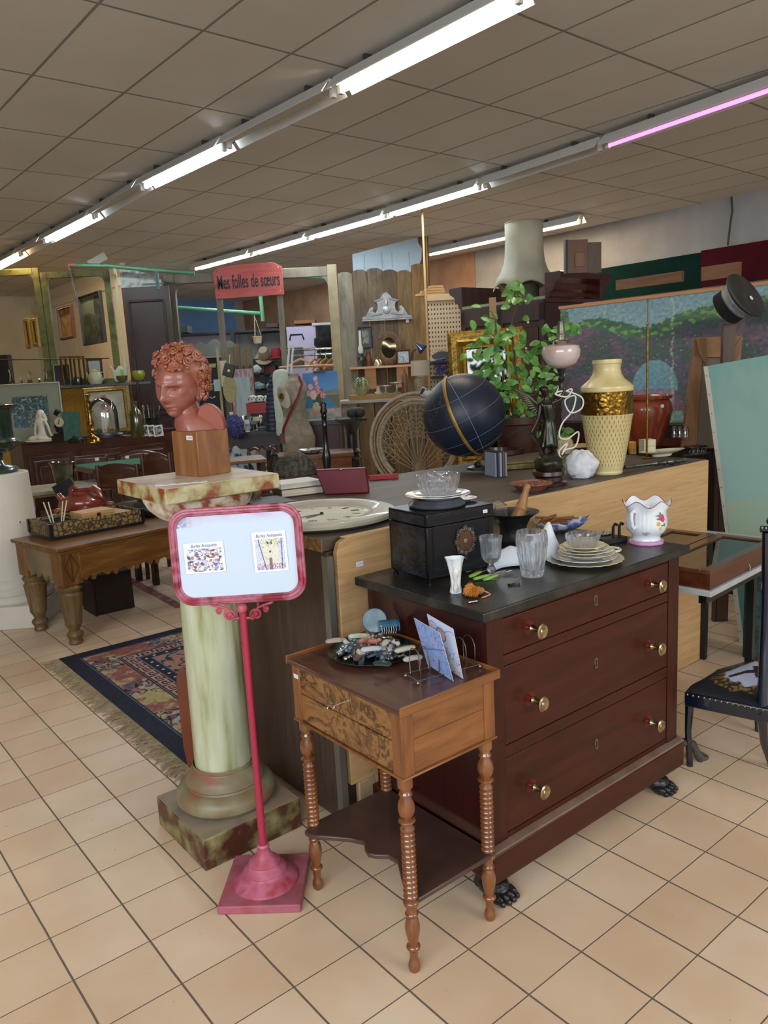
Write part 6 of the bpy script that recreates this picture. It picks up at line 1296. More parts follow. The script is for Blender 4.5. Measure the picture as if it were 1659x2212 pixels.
for e in (-1,1): MB().tube([(e*26*s+2.2*s*e*abs(sin(t)),3*s*cos(t),40*s+5*s*cos(t*1.0)-4*s) for t in [2*PI*i/12 for i in range(12)]],1*s,5,True).out('handle',SILVER,bk)
P=at(146,1068,5.9); cs=T('chalk_sign','small framed chalkboard sign tilted on a wire holder','sign',P,rot=(-.15,rad(-24),rad(5))); s=sc(P); frame_mb(46*s,30*s,2.5*s,.012).out('frame',mat('#3d3a33',.6),cs); MB().bx(-22*s,22*s,.004,.008,1.5*s,28*s).out('slate',mat('#23252a',.7),cs)
o=MB().tube([(P.x,P.y,P.z),(P.x,P.y,.632)],.003,6).out('stem',mat('#3a3830',.5)); tag(o,'thin wire stem holding up the small chalkboard sign','wire holder')
CHW=wood('#2f150a','#42200f',.3,'x',5,7,c3='#522a16',coat=.4)
def chair(label,px0,px1,pytop,Y,rz,curve=.03):
    a=at((px0+px1)/2,pytop,Y); w_=(px1-px0)*sc(a); zt=a.z; c=T('wooden_chair',label,'chair',(a.x,a.y,0),rz,'dark wooden chairs')
    h=.26
    m=MB(); m.grid(lambda u,v:((u-.5)*w_,.02*cos((u-.5)*PI),zt-h*.62+(h*.62-.0)*v+(curve*(cos((u-.5)*PI))*v)-curve),20,6); m.out('back_panel',CHW,c,solid=.018)
    for e in (-1,1): MB().tube([(e*w_/2,.02,0),(e*w_/2,.0,.45),(e*w_/2,.01,zt-.01)],.017,8).out('rear_leg',CHW,c)
    MB().bx(-w_/2,w_/2,-.40,.0,.43,.46).out('seat',CHW,c,bevel=.006)
    for e in (-1,1): MB().tube([(e*(w_/2-.02),-.38,0),(e*(w_/2-.02),-.38,.43)],.017,8).out('front_leg',CHW,c)
    return c,zt
chair('dark wooden chair with a curved top rail, nearest in front of the small tables',206,300,1000,6.0,rad(168))
chair('dark wooden chair with a high rounded back right behind the bust',302,372,976,5.9,rad(160),.05)
c1,z1=chair('small dark chair with a white price tag behind the silver bucket',160,228,984,7.4,rad(15),.0); label_tag(c1,(.06,-.0,z1-.04),.035,.028,(0,0,0),False)
c2,z2=chair('dark chair with a curved back and white price tag left of the green table',258,345,972,7.5,rad(15),.05); label_tag(c2,(-.12,-.0,z2-.06),.035,.028,(0,0,0),False)
P=at(262,1000,6.9); gt=T('card_table','folding card table with a green felt top among the dark chairs','table',(P.x,P.y,0),rad(38)); MB().bx(-.35,.35,-.3,.3,P.z-.04,P.z).out('table_top',CHW,gt,bevel=.004); MB().bx(-.33,.33,-.28,.28,P.z,P.z+.002).out('felt',mat('#0f5a38',.9),gt)
for x,y in ((-.3,-.25),(.3,-.25),(-.3,.25),(.3,.25)): MB().box(x,y,(P.z-.04)/2,.035,.035,P.z-.04).out('leg',CHW,gt)
# ================================================================= LEFT REAR PARTITION: SHELF, CORK PANELS, WINDOW FRAMES
Yp=10.75
zsh=at(170,832,Yp).z; xl=at(-60,832,Yp).x; xr=at(412,832,Yp).x
sp=T('low_partition','low partition of mustard cork panels with grey strips behind the sideboard','partition',(0,Yp,0))
n=5
for k in range(n): MB().bx(xl+(xr-xl)*k/n+.012,xl+(xr-xl)*(k+1)/n-.012,0,.05,0,zsh-.03).out('cork_panel',mat('#9a701f',.7,c2='#a9802c',ns=30,amt=(.4,.6)),sp)
for k in range(n+1): MB().bx(xl+(xr-xl)*k/n-.012,xl+(xr-xl)*k/n+.012,-.005,.05,0,zsh-.03).out('upright_strip',mat('#6d6c66',.6),sp)
sh=MB().bx(xl,at(333,832,Yp).x,-.16,.22,zsh-.03,zsh).out('display_shelf',mat('#55565a',.5),None,(0,Yp,0)); tag(sh,'long grey shelf board on top of the cork partition','shelf')
def onsh(px_,dy=-.05): a=at(px_,832,Yp+dy); a.z=zsh+.0005; return a
OLV=mat('#4d4e22',.6,c2='#5e6030',ns=6,c3='#3e3c1c')
def window_frame(name,label,pL,pR,ztop,zb,Y,mt,t=.085,r=.09,rz=0,bars=()):
    a=at(pL[0],pL[1],Y); b=at(pR[0],pR[1],Y); W_=b.x-a.x; zt=(a.z+b.z)/2; H=zt-zb; o=T(name,label,'window frame',(a.x,Y,zb),rz)
    MB().bx(0,t,0,.05,0,H).out('stile',mt,o,bevel=.006); MB().bx(W_-t,W_,0,.05,0,H).out('stile',mt,o,bevel=.006); MB().bx(t,W_-t,0,.05,H-t,H).out('top_rail',mt,o,bevel=.006); MB().bx(t,W_-t,0,.05,0,t*.8).out('bottom_rail',mt,o)
    for e,x0 in ((1,t),(-1,W_-t)):
        pts=[(x0,H-t)]+[(x0+e*(r-r*sin(q)),H-t-(r-r*cos(q))) for q in [PI/2*i/6 for i in range(7)]]; m=MB(); m.prism(pts if e>0 else pts[::-1],.005,.045); m.out('rounded_corner',mt,o)
    for x in bars: MB().bx(x-.03,x+.03,.0,.05,t*.8,H-t).out('mullion',mt,o)
    return o,W_,H
zb=zsh+.001
window_frame('window_frame','olive green wooden window frame cut off by the left edge of the photo',(-90,585),(82,580),0,zb,Yp+.08,OLV)
WF2,_,_=window_frame('window_frame','olive green wooden window frame with rounded corners before the pictures, second from left',(84,581),(236,588),0,zb,Yp+.08,OLV)
MB_=MB(); a=at(-20,777,Yp-.1); b=at(236,774,Yp-.1); MB_.tube([a,b],.009,6); o=MB_.out('picture_bar',mat('#3a3834',.5)); tag(o,'thin dark horizontal metal bar crossing the two olive window frames','rail')
a=at(243,575,Yp-.05); b=at(264,800,Yp-.05); o=MB().bx(-.018,.018,0,.02,0,a.z-.0).out('white_batten',mat('#bdb99a',.6),None,((a.x+.02),Yp-.05,0)); tag(o,'narrow off-white wooden batten standing left of the dark panelled door','batten')
a=at(262,622,10.6); b=at(372,622,10.6); dd=T('panel_door','tall dark brown panelled wooden door standing between the window frames','door leaf',(a.x,10.6,0)); W_=b.x-a.x-.05; DK=wood('#24130e','#341c14',.5,'z',5,8)
MB().bx(0,W_,0,.04,0,a.z).out('leaf',DK,dd); frame_mb(W_*.78,a.z*.52,.03,.02).out('panel_moulding',DK,dd,loc=(W_*.5,-.02,a.z*.42)); frame_mb(W_*.78,a.z*.12,.02,.02).out('panel_moulding',DK,dd,loc=(W_*.5,-.02,a.z*.28))
wa=T('arched_board','white painted arched board with flaking paint on top of the dark panelled door','board',(a.x,10.6,a.z+.001)); m=MB(); m.prism([(.0,0),(W_*.85,0),(W_*.85,.08)]+[(W_*.85*(1-i/8),.08+.17*sin(i/8*PI/2)) for i in range(1,9)],.0,.03); m.out('board',mat('#a9ada6',.7,c2='#7e8680',ns=14,amt=(.5,.62)),wa); MB().bx(W_*.45,W_*.9,-.01,0,.015,.04).out('bolt',BLACK,wa)
PG=mat('#3f6a4c',.4,c2='#4f7a5c',ns=10)
pts=[at(150,573,10.3),at(232,574,10.3),at(262,577,10.3),at(330,583,10.3),at(420,590,10.3)]; pm2=T('green_pipe','green painted metal pipe with a copper end running over the door and frames','pipe',(0,0,0)); MB().tube(pts,.026,12).out('pipe',PG,pm2); MB().tube([at(148,573,10.3),at(164,573,10.3)],.031,12).out('pipe_end',mat('#8a5a4a',.5,.3),pm2,label='copper coloured end cap'); MB().tube([at(337,583,10.3),at(342,625,10.3)],.024,10).out('pipe_branch',mat('#1f4a44',.5),pm2)
ch2=T('hanging_chain','thin steel chain hanging from the copper end of the green pipe','chain',at(149,575,10.27)); s=sc(at(149,575,10.3))
for k in range(20):
    z=-k*4.3*s; x=(k*.45)*s; m=MB(); m.tube([(x+(1.6*s*cos(t) if k%2 else 0),(0 if k%2 else 1.6*s*cos(t)),z+2.9*s*sin(t)-2*s) for t in [2*PI*i/8 for i in range(8)]],.55*s,4,True); m.out('chain_link',mat('#7a7670',.4,.7),ch2)
q_=at(196,579,Yp+.14); o=MB().bx(0,.26,0,.02,0,.10).out('white_offcut',mat('#b5b5ae',.6),WF2,q_-Vector(WF2.location)); o.rotation_euler=(0,rad(-24),0)
# glass bottles and pots on the shelf
for px_,h,w_,lab in ((26,42,6,'tall ribbed clear glass decanter farthest left on the grey shelf'),(48,22,5,'short clear glass decanter second from left on the grey shelf'),(66,36,6,'clear glass decanter with a long neck, middle of the five on the grey shelf'),(86,20,5,'short clear glass decanter before the olive frame on the grey shelf'),(102,38,6,'tall flared clear glass vase rightmost of the glassware on the grey shelf')):
    p=onsh(px_,-.08); lat('glass_decanter',lab,'decanter',p,[(0,0),(w_,0),(w_+.5,h*.1),(w_,h*.3),(w_*.5,h*.55),(w_*.35,h*.8),(w_*.6,h*.86),(w_*.7,h*.92),(w_*.3,h),(0,h)],glass('#e8f0ee'),16,group='clear glass decanters on the grey shelf',mod=lambda t,z,r:r*(1-.06*abs(sin(4*t))))
p=onsh(136,-.0); s=sc(p); framed('framed_picture','small black picture in a silver frame leaning on the grey shelf','picture',p,rad(8),34*s,46*s,2.2*s,.02,mat('#8f8c80',.4,.4),lambda u,v:(hx('#3a4a5a') if abs(u-.55)<.12 and v<.45-abs(u-.55)*2 else hx('#0c0d10')),tilt=.12)
for k,(x,lab) in enumerate(((154,'gilt frame leaning leftmost behind the black picture'),(164,'gilt frame leaning second behind the black picture'),(174,'gilt frame leaning third, nearest the white teapot'))):
    p=onsh(x,.06+.05*k); s=sc(p); t=T('gilt_picture',lab,'picture',p,rad(52),'gilt frames leaning on the grey shelf'); frame_mb(34*s,62*s,3.5*s,.03).out('moulding',mat('#7a5c26',.4,.6),t)
p=onsh(207,.05); s=sc(p); framed('framed_picture','small landscape in a brown frame behind the white teapot','picture',p,rad(8),34*s,56*s,5*s,.03,wood('#3a2416','#4c301e'),lambda u,v:mixc(hx('#8fa0a0'),hx('#a09a84'),.5+nz(u,v,4)),tilt=.1)
p=onsh(170,-.1); s=sc(p); mg=T('green_mug','small dark green glazed mug before the leaning frames','mug',p); MB().lathe([(0,0),(8*s,0),(9*s,9*s),(8*s,17*s),(7*s,17*s),(7*s,2*s),(0,2*s)],n=20).out('body',mat('#0d2a1c',.2,coat=.6),mg); MB().tube([(8*s,0,14*s),(13*s,0,12*s),(13*s,0,6*s),(8*s,0,3*s)],1.3*s,6).out('handle',mat('#0d2a1c',.2,coat=.6),mg)
p=onsh(208,-.1); s=sc(p); CRW=mat('#b5b695',.3,coat=.4); tp_=T('white_teapot','cream pottery teapot with lid and loop handle on the grey shelf','teapot',p); MB().lathe([(0,0),(12*s,0),(15*s,6*s),(15*s,18*s),(10*s,26*s),(11*s,27*s),(5*s,30*s),(2*s,32*s),(2*s,34*s),(0,35*s)],n=28).out('body',CRW,tp_); MB().tube([(12*s,0,24*s),(20*s,0,25*s),(20*s,0,14*s),(14*s,0,8*s)],1.6*s,6).out('handle',CRW,tp_); MB().tube([(-12*s,0,14*s),(-17*s,0,20*s),(-18*s,0,26*s)],[3*s,2*s,1.6*s],8).out('spout',CRW,tp_)
p=onsh(262,-.02); s=sc(p); wv=T('white_shell_vase','white wavy shell-shaped vase with a green price tag on the grey shelf','vase',p); m=MB(); m.grid(lambda u,v:((-20+40*u)*s*(.6+.4*v),(4*sin(PI*u)-5*v*sin(2*PI*u))*s,(2+30*v+5*v*cos(4*PI*u))*s),24,10); m.out('shell',mat('#c0bda8',.4),wv,solid=.012); MB().bx(3*s,9*s,-6*s,-5*s,14*s,28*s).out('green_tag',mat('#6fb04a',.7),wv)
p=onsh(265,-.12); lat('green_dish','small olive green glazed bowl in front of the white shell vase','bowl',p,[(0,0),(5,0),(6,2),(11,8),(12,15),(10,14),(5,3),(0,3)],mat('#4a4d1c',.2,coat=.6),24)
p=onsh(305,-.08); s=sc(p); yb=T('yellow_bowl','yellow green glazed oval bowl with leaf relief at the right end of the shelf','bowl',p); MB().lathe([(0,0),(9*s,0),(15*s,6*s),(18*s,15*s),(17*s,24*s),(15*s,23*s),(12*s,8*s),(0,4*s)],n=30).out('bowl_body',mat('#8f9222',.25,c2='#6f7a1c',ns=16,coat=.5),yb); MB().tube([(-16*s,0,6*s),(-26*s,0,1*s)],[2*s,1*s],6).out('handle',mat('#8a6a3a',.5),yb)
p=onsh(8,.0); s=sc(p); o=MB().bx(-22*s,16*s,0,20*s,0,72*s).out('dark_picture',mat('#140b09',.5),None,p); tag(o,'dark upright panel at the far left edge of the shelf','panel')
# pictures on the far plank wall
def wallpic(label,x0,y0,x1,y1,fm,fn,u_=4.66,t=.04,y0r=None):
    a=onu(x0,(y0+y1)/2,u_); b=onu(x1,(y0+y1)/2,u_); w_=(Vector((a.x,a.y))-Vector((b.x,b.y))).length; c=(a+b)/2; s=sc(c); h=(y1-y0)*s
    return framed('framed_picture',label,'picture',(c.x,c.y,c.z-h/2),AR-PI/2,w_,h,t,.04,fm,fn)
def oldland(u,v):
    c=mixc(hx('#4a4a30'),hx('#6a6a4c'),v); 
    if v<.55+.1*sin(5*u): c=hx('#34361f')
    if u>.62 and v<.95 and u>.6+.1*nz(v,u,6): c=hx('#23281c')
    if fb(u,v,5,3)>.15: c=mixc(c,hx('#6a5a34'),.6)
    return c
wallpic('large dark landscape painting on the white plank wall seen through the second window frame',166,636,226,742,mat('#2b2618',.6),oldland,t=.02)
wallpic('orange brown painting in a thin wooden frame on the white plank wall',120,662,160,732,wood('#4c2410','#6b3818'),lambda u,v:mixc(hx('#8a5a22'),hx('#b08a4a'),.5+fb(u,v,4)),t=.035)
wallpic('narrow gilt framed picture seen almost edge-on, leftmost on the plank wall',50,688,64,752,mat('#9c7a34',.4,.5),lambda u,v:hx('#3a2c1c'),t=.05)
wallpic('gilt framed picture seen almost edge-on beside the leftmost one on the plank wall',66,688,80,748,mat('#9c7a34',.4,.5),lambda u,v:hx('#3a2c1c'),t=.05)
a=onu(50,664,4.66); 
# ================================================================= MIDDLE REAR: SHOP WINDOW FRAME WITH RED SIGN
Ym=10.9
GF=wood('#4a4336','#5f5646',.6,'z',5,9,c3='#6f6450')
tf=T('display_window_frame','large weathered wooden shop window frame carrying the red painted sign','window frame',(at(352,590,Ym).x,Ym,0))
X0=at(352,590,Ym).x; 
def fx(px_,py_): a=at(px_,py_,Ym); return (a.x-X0,a.z)
zt=fx(540,583)[1]; W_=fx(722,578)[0]
zl=fx(352,592)[1]; zr=fx(722,575)[1]; zt=(zl+zr)/2
MB().bx(0,.14,0,.08,0,zt).out('stile',GF,tf,bevel=.008); MB().bx(W_-.10,W_+.03,0,.08,0,zt+.02).out('stile',mat('#77694f',.6,c2='#8a7b5c',ns=7),tf,bevel=.008); MB().bx(.14,W_-.10,0,.08,zt-.13,zt).out('top_rail',GF,tf,bevel=.008)
for e,x0 in ((1,.14),(-1,W_-.10)):
    pts=[(x0,zt-.13)]+[(x0+e*(.14-.14*sin(q)),zt-.13-(.14-.14*cos(q))) for q in [PI/2*i/6 for i in range(7)]]; m=MB(); m.prism(pts,.008,.07); m.out('rounded_corner',GF,tf)
for px_ in (478,609): x=fx(px_,700)[0]; MB().bx(x-.038,x+.038,-.01,.05,0,zt-.02).out('mullion',GF,tf)
# red sign
a=at(466,645,Ym-.06); b=at(614,637,Ym-.06); w_=b.x-a.x; h=(642-574)*sc(a); rs=T('red_sign','salmon red wooden sign with clipped top corners and black hand lettering','sign',((a.x+b.x)/2,Ym-.06,(a.z+b.z)/2),rot=(0,rad(-1.0),0))
RD=wood('#8f3a38','#a0463f',.6,'x',5,10,c3='#aa5248'); MB().prism([(-w_/2,0),(w_/2,0),(w_/2,h*.86),(w_/2-.11,h),(-w_/2+.11,h),(-w_/2,h*.86)],0,.03).out('board',RD,rs,bevel=.003)
text('Mes folles de sœurs',.25,INKB,rs,(0,-.003,h*.47),sx=.42,off=.004,ext=.001)
rl=MB(); 
for k,(x,z) in enumerate(((-w_/2+.05,.05),(w_/2-.05,.05),(-w_/2+.05,h*.83),(w_/2-.05,h*.83))): MB().sph((x,-.002,z),.009,8,5).out('screw',SILVER,rs)
# green pipes inside the room
def pipe(label,pts,Y,r=.03):
    P=[at(x,y,Y) for x,y in pts]; o=MB().tube(P,r,10).out('green_pipe',mat('#3f7a5c',.4,c2='#5a9474',ns=5),None); return tag(o,label,'pipe','green pipes behind the window frame')
pipe('long green horizontal pipe crossing the blue wall patch',[(362,663),(470,671),(570,678)],12.2); pipe('green vertical pipe hanging down beside the planter behind the red sign',[(563,640),(568,694)],12.15); pipe('green pipe below the ceiling right of the red sign',[(600,594),(722,600)],12.0)
p=at(557,742,12.0); s=sc(p); hp=T('hanging_planter','small cream hanging plant pot on strings below the green pipe','hanging pot',p); MB().lathe([(0,0),(8*s,0),(10*s,12*s),(11*s,13*s),(11*s,15*s),(9*s,15*s),(7*s,2*s),(0,2*s)],n=20).out('pot',mat('#b5aa90',.6),hp)
for t in (0,2.1,4.2): MB().tube([(9*s*cos(t),9*s*sin(t),14*s),(-3*s,0,60*s)],.6*s,4).out('string',mat('#b0a58c',.7),hp)
# shelving unit in the far room
DKS=mat('#151618',.5); LIL=mat('#b9b2cf',.6,c2='#aaa6c4',ns=2)
def quad_box(name,label,cat,x0,y0,x1,y1,Y,m,d=.3,group=None,parts=()):
    a=at(x0,y1,Y); b=at(x1,y0,Y); o=T(name,label,cat,(a.x,Y,a.z),group=group); MB().bx(0,b.x-a.x,0,d,0,b.z-a.z).out('body',m,o,bevel=.004); return o,b.x-a.x,b.z-a.z
a=at(372,722,13.4); b=at(618,722,13.4); su=T('dark_shelving','dark metal shelving unit with white back panels far behind the window frame','shelving',(a.x,13.4,0)); W2=b.x-a.x
MB().bx(0,W2,0,.5,a.z-.03,a.z).out('top_board',DKS,su)
lx=at(384,740,13.4).x-a.x; rx=at(505,740,13.4).x-a.x; MB().bx(lx,rx,.42,.45,at(440,800,13.4).z,a.z-.03).out('lilac_panel',LIL,su); MB().bx(rx,W2,.46,.48,0,a.z-.03).out('back_panel',mat('#8f9490',.7),su)
for px_ in (508,566,617): x=at(px_,800,13.4).x-a.x; MB().bx(x-.04,x+.04,0,.06,0,a.z-.03).out('post',DKS,su)
for py_ in (775,807,841,880): z=at(560,py_,13.4).z; MB().bx(rx,W2,0,.42,z-.02,z).out('shelf',DKS,su)
def item_on(px_,py_,Y): a=at(px_,py_,Y); return a
def hat(label,px_,py_,Y,R,H,m,name='hat',tilt=0,cat='hat'):
    p=at(px_,py_,Y); o=T(name,label,cat,p,rot=(tilt,0,0)); MB().lathe([(0,0),(R,0),(R*1.02,.01),(R*.62,.02),(R*.58,H*.7),(R*.45,H),(0,H*1.02)],n=28,mod=lambda t,z,r:r*(1+.04*sin(2*t))).out('crown_and_brim',m,o); MB().lathe([(R*.60,.02),(R*.61,.02),(R*.60,.05),(R*.59,.05)],n=28,cap=False).out('hat_band',mat('#4a3a30',.7),o); return o
hat('beige felt hat propped on the upper dark shelf beside the red hat',572,772,13.45,.16,.20,mat('#8f846c',.8),tilt=.9)
hat('crimson red felt hat on the upper dark shelf',597,775,13.45,.15,.18,mat('#7d1420',.8))
o,_,_=quad_box('red_hat_box','dark red box on the middle dark shelf below the red hat','box',572,789,594,806,13.45,mat('#5a1018',.6))
p=at(556,806,13.45); crumple('knitted_cap','white knitted cap on the middle dark shelf left of the red box','cap',(p.x,p.y,p.z+.0),.10,.1,.08,mat('#b5bab5',.9),4)
for k,(x,lab) in enumerate(((558,'blue grey folded patterned scarf on the lower dark shelf, left'),(590,'white and blue folded patterned scarf on the lower dark shelf, right'))):
    p=at(x,841,13.45); crumple('folded_scarf',lab,'scarf',(p.x,p.y,p.z),.13,.12,.07,mat('#5d7480' if k==0 else '#98a5a8',.9,c2='#8fa0a5',ns=25),10+k)
for x0,y0,x1,y1,lab,m in ((560,708,598,718,'dark brown suitcase lying on top of the dark shelving',mat('#2a1d16',.6)),(575,698,600,708,'smaller dark suitcase on top of the brown one on the shelving',mat('#38281e',.6)),(635,690,680,700,'long orange brown box on top of the lilac cupboard',mat('#8a5a30',.6)),(625,700,690,712,'dark red brown chest under the orange brown box',mat('#3c1a14',.6)),(389,703,404,719,'small green grey board standing on top of the shelving',mat('#3d4a44',.7))):
    quad_box('stacked_box' if y1-y0>9 else 'flat_box',lab,'box',x0,y0,x1,y1,13.5,m,.35)
# scalloped grey dresser
a=at(425,800,12.6); sd2=T('scalloped_dresser','grey painted dresser top with a scalloped cornice behind the bust','dresser',(a.x,12.6,0)); b=at(505,742,12.6); w_=b.x-a.x; GRD=mat('#5f6664',.6)
zc=b.z; m=MB(); m.prism([(0,zc-.18)]+[(w_*i/30,zc+.035*sin(i/30*PI*5)+.05*sin(i/30*PI)) for i in range(31)]+[(w_,zc-.18)],0,.05); m.out('scalloped_cornice',GRD,sd2)
MB().bx(0,w_,0,.04,0,1.0).out('base',DKS,sd2); MB().bx(.03,w_-.03,.04,.07,1.0,zc-.2).out('mirror',mat('#7f8c8c',.08,.9),sd2); MB().bx(0,.04,0,.08,1.0,zc-.18).out('side',DKS,sd2); MB().bx(w_-.1,w_,0,.08,1.0,zc-.18).out('side',DKS,sd2)
for k in range(6): MB().bx(.05,w_-.1,.0,.03,zc-.75-k*.06,zc-.725-k*.06).out('louvre',mat('#6a7472',.5),sd2)
# wooden hook board, floral screen
WH=wood('#4f4636','#665a46',.7,'z',5,9,c3='#7a6d55')
a=at(525,900,11.6); hb=T('hook_board','tall weathered plank board with hooks behind the black accessory stand','board',(at(503,900,11.6).x,11.6,0)); w_=at(556,900,11.6).x-at(503,900,11.6).x; zt=at(530,748,11.6).z
for k in range(4): MB().bx(w_*k/4,w_*(k+1)/4-.004,0,.03,0,zt+.05*sin(k*2)).out('plank',WH,hb)
for k in range(4): x=w_*(k+.5)/4; MB().tube([(x,-.0,zt-.28),(x,-.04,zt-.30),(x,-.04,zt-.36),(x+.02,-.05,zt-.40)],.012,6).out('hook',BLACK,hb)
def flor(u,v):
    e=min(u,1-u,v*2,(1-v)*2); c=mixc(hx('#8fa3a6'),hx('#a5b4b4'),.5+nz(u,v,5))
    if e<.14: c=hx('#a89a9c') if nz(u,v,16)>.0 else hx('#8f6a72')
    return c
p=at(530,905,11.45); s=sc(p); t=T('floral_screen','pale blue fabric panel with a floral border leaning on the hook board','fabric panel',(p.x,11.45,0)); hh=at(530,798,11.45).z; picture('fabric',46*s,hh,flor,t,30,70); MB().bx(-24*s,24*s,.002,.02,0,hh+.01).out('frame_board',mat('#8a8a84',.7),t)
# black accessory stand
a=at(452,930,10.2); st=T('accessory_stand','tall black board stand hung with belts and small accessories behind the bust','display stand',(a.x,10.2,0)); w_=at(492,930,10.2).x-a.x; zt=at(470,785,10.2).z
MB().bx(0,w_,0,.04,0,zt-.03).out('board',mat('#0b0b0d',.7),st); MB().bx(w_-.06,w_-.03,-.02,.0,0,zt+.2).out('wooden_post',mat('#8f8258',.6),st); MB().bx(-.05,w_-.08,-.02,.02,zt-.05,zt).out('top_bar',mat('#8a7f4a',.6),st)
for k in range(5): 
    z=zt-.25-k*.17; m=MB(); m.tube([(w_*.2,-.02,z),(w_*.35,-.03,z-.02),(w_*.5,-.02,z)],.006,5); m.out('bracelet',mat('#a59a6c',.4,.5),st)
for px_,y0,y1,lab in ((470,820,845,'upper pale blue jewellery card hanging on the black stand'),(486,780,835,'cream card hanging on the right of the black stand')):
    p=at(px_,y1,10.1); s=sc(p); o=MB().bx(-7*s,7*s,0,.008,0,(y1-y0)*s).out('jewellery_card',mat('#8fa3a5' if px_==470 else '#b0a890',.7),None,p); tag(o,lab,'card')
p=at(497,840,10.0); s=sc(p); o=MB().lathe([(0,0),(30*s,0),(30*s,.02),(0,.03)],n=30,axis=(0,-1,0),sx=.5).out('straw_fan',mat('#a39670',.8,c2='#8a7d58',ns=40),None,p); tag(o,'pale woven straw fan hanging right of the black stand','fan')
p=at(494,800,9.7); s=sc(p); pb=T('green_purse','small dark green handbag with a gold clasp hanging from the mullion','handbag',p,rot=(0,rad(18),0)); MB().bx(-12*s,12*s,0,.05,-14*s,14*s).out('bag',mat('#0f211c',.5),pb,bevel=.01); MB().bx(-2*s,3*s,-.01,0,-3*s,2*s).out('clasp',BRASS,pb); MB().tube([(-2*s,0,14*s),(-5*s,0,34*s)],1*s,5).out('strap',mat('#b0b0a8',.5),pb)
# cluttered desk with spotted drums and red box
a=at(490,930,9.6); b=at(608,930,9.6); cd=T('cluttered_desk','dark wooden desk crowded with silver trinkets behind the bust','desk',(a.x,9.6,0),rad(4)); w_=b.x-a.x; zt=(a.z+b.z)/2; DT=wood('#1c1410','#2a1e16',.4,'x')
MB().bx(0,w_,-.3,.4,zt-.04,zt).out('desk_top',DT,cd); MB().bx(.04,w_-.04,-.26,.36,zt-.2,zt-.041).out('apron',DT,cd)
for x,y in ((.06,-.24),(w_-.06,-.24),(.06,.34),(w_-.06,.34)): MB().box(x,y,(zt-.2)/2,.07,.07,zt-.2).out('leg',DT,cd)
random.seed(31)
for k in range(26):
    px_=random.uniform(500,600); p=at(px_,930,9.6+random.uniform(-.15,.25)); h=random.uniform(.06,.26); r=random.uniform(.025,.06)
    kind=k%3; nm=['silver_goblet','silver_jug','trinket_dish'][kind]
    prof={0:[(0,0),(r,0),(r*.2,.01),(r*.2,h*.5),(r,h*.7),(r*.9,h),(0,h*.9)],1:[(0,0),(r*.6,0),(r,h*.3),(r*.9,h*.6),(r*.4,h*.8),(r*.6,h),(0,h*.95)],2:[(0,0),(r,0),(r*1.6,h*.25),(r*1.5,h*.25),(0,.01)]}[kind]
    o=MB().lathe(prof,n=14).out(nm,random.choice([SILVER,mat('#c5c5bd',.3),mat('#7a8488',.3,.6),mat('#5f6a70',.4),mat('#b8ac90',.4)]),None,(p.x,p.y,zt+.001)); tag(o,['small silvery goblet shape','small silvery jug shape','small pale dish'][kind]+' in the clutter on the dark desk behind the bust',nm.split('_')[1],'clutter on the dark desk: '+nm)
o,rw,rh=quad_box('red_toy_box','red and black toy building box holding spotted drums on the cluttered desk','box',538,868,596,930,9.75,mat('#2a1210',.6),.3); MB().bx(-.01,rw+.01,-.01,.31,rh-.13,rh+.0).out('red_band',mat('#8a1a24',.5),o)
for k,x in enumerate((546,562,578,590)):
    p=at(x,867,9.85); s=sc(p); o=T('spotted_roll',['white roll with black spots at the left of the red box','mint roll with black spots, second in the red box','mint roll with black spots, third in the red box','mint striped roll at the right end of the red box'][k],'roll',(p.x,p.y,p.z),group='spotted rolls in the red box'); MB().lathe([(0,0),(8*s,0),(9.5*s,6*s),(8*s,11*s),(4*s,13*s),(0,13*s)],n=18).out('roll',mat('#b8c4b8' if k else '#c5c2b8',.7),o)
    for t in range(5): a_=-PI/2+(t-2)*.5; MB().sph((9.2*s*cos(a_),9.2*s*sin(a_),(5+3*(t%2))*s),(1.4*s,1.4*s,1.6*s),8,5).out('black_spot',INKB,o)
p=at(508,940,9.0); random.seed(8)
m=MB(); m.sph((0,0,0),(.11,.1,.13),30,22,lambda d:1+.25*mnoise.noise(d*7)+.12*mnoise.noise(d*16)); solo(m,'fluffy_bag','x' and mat('#3a3a6a',.95,c2='#232850',ns=40,c3='#5a5a8a'),'blue purple shaggy bag hanging just right of the wooden bust block','bag',(p.x,9.0,at(505,922,9.0).z))
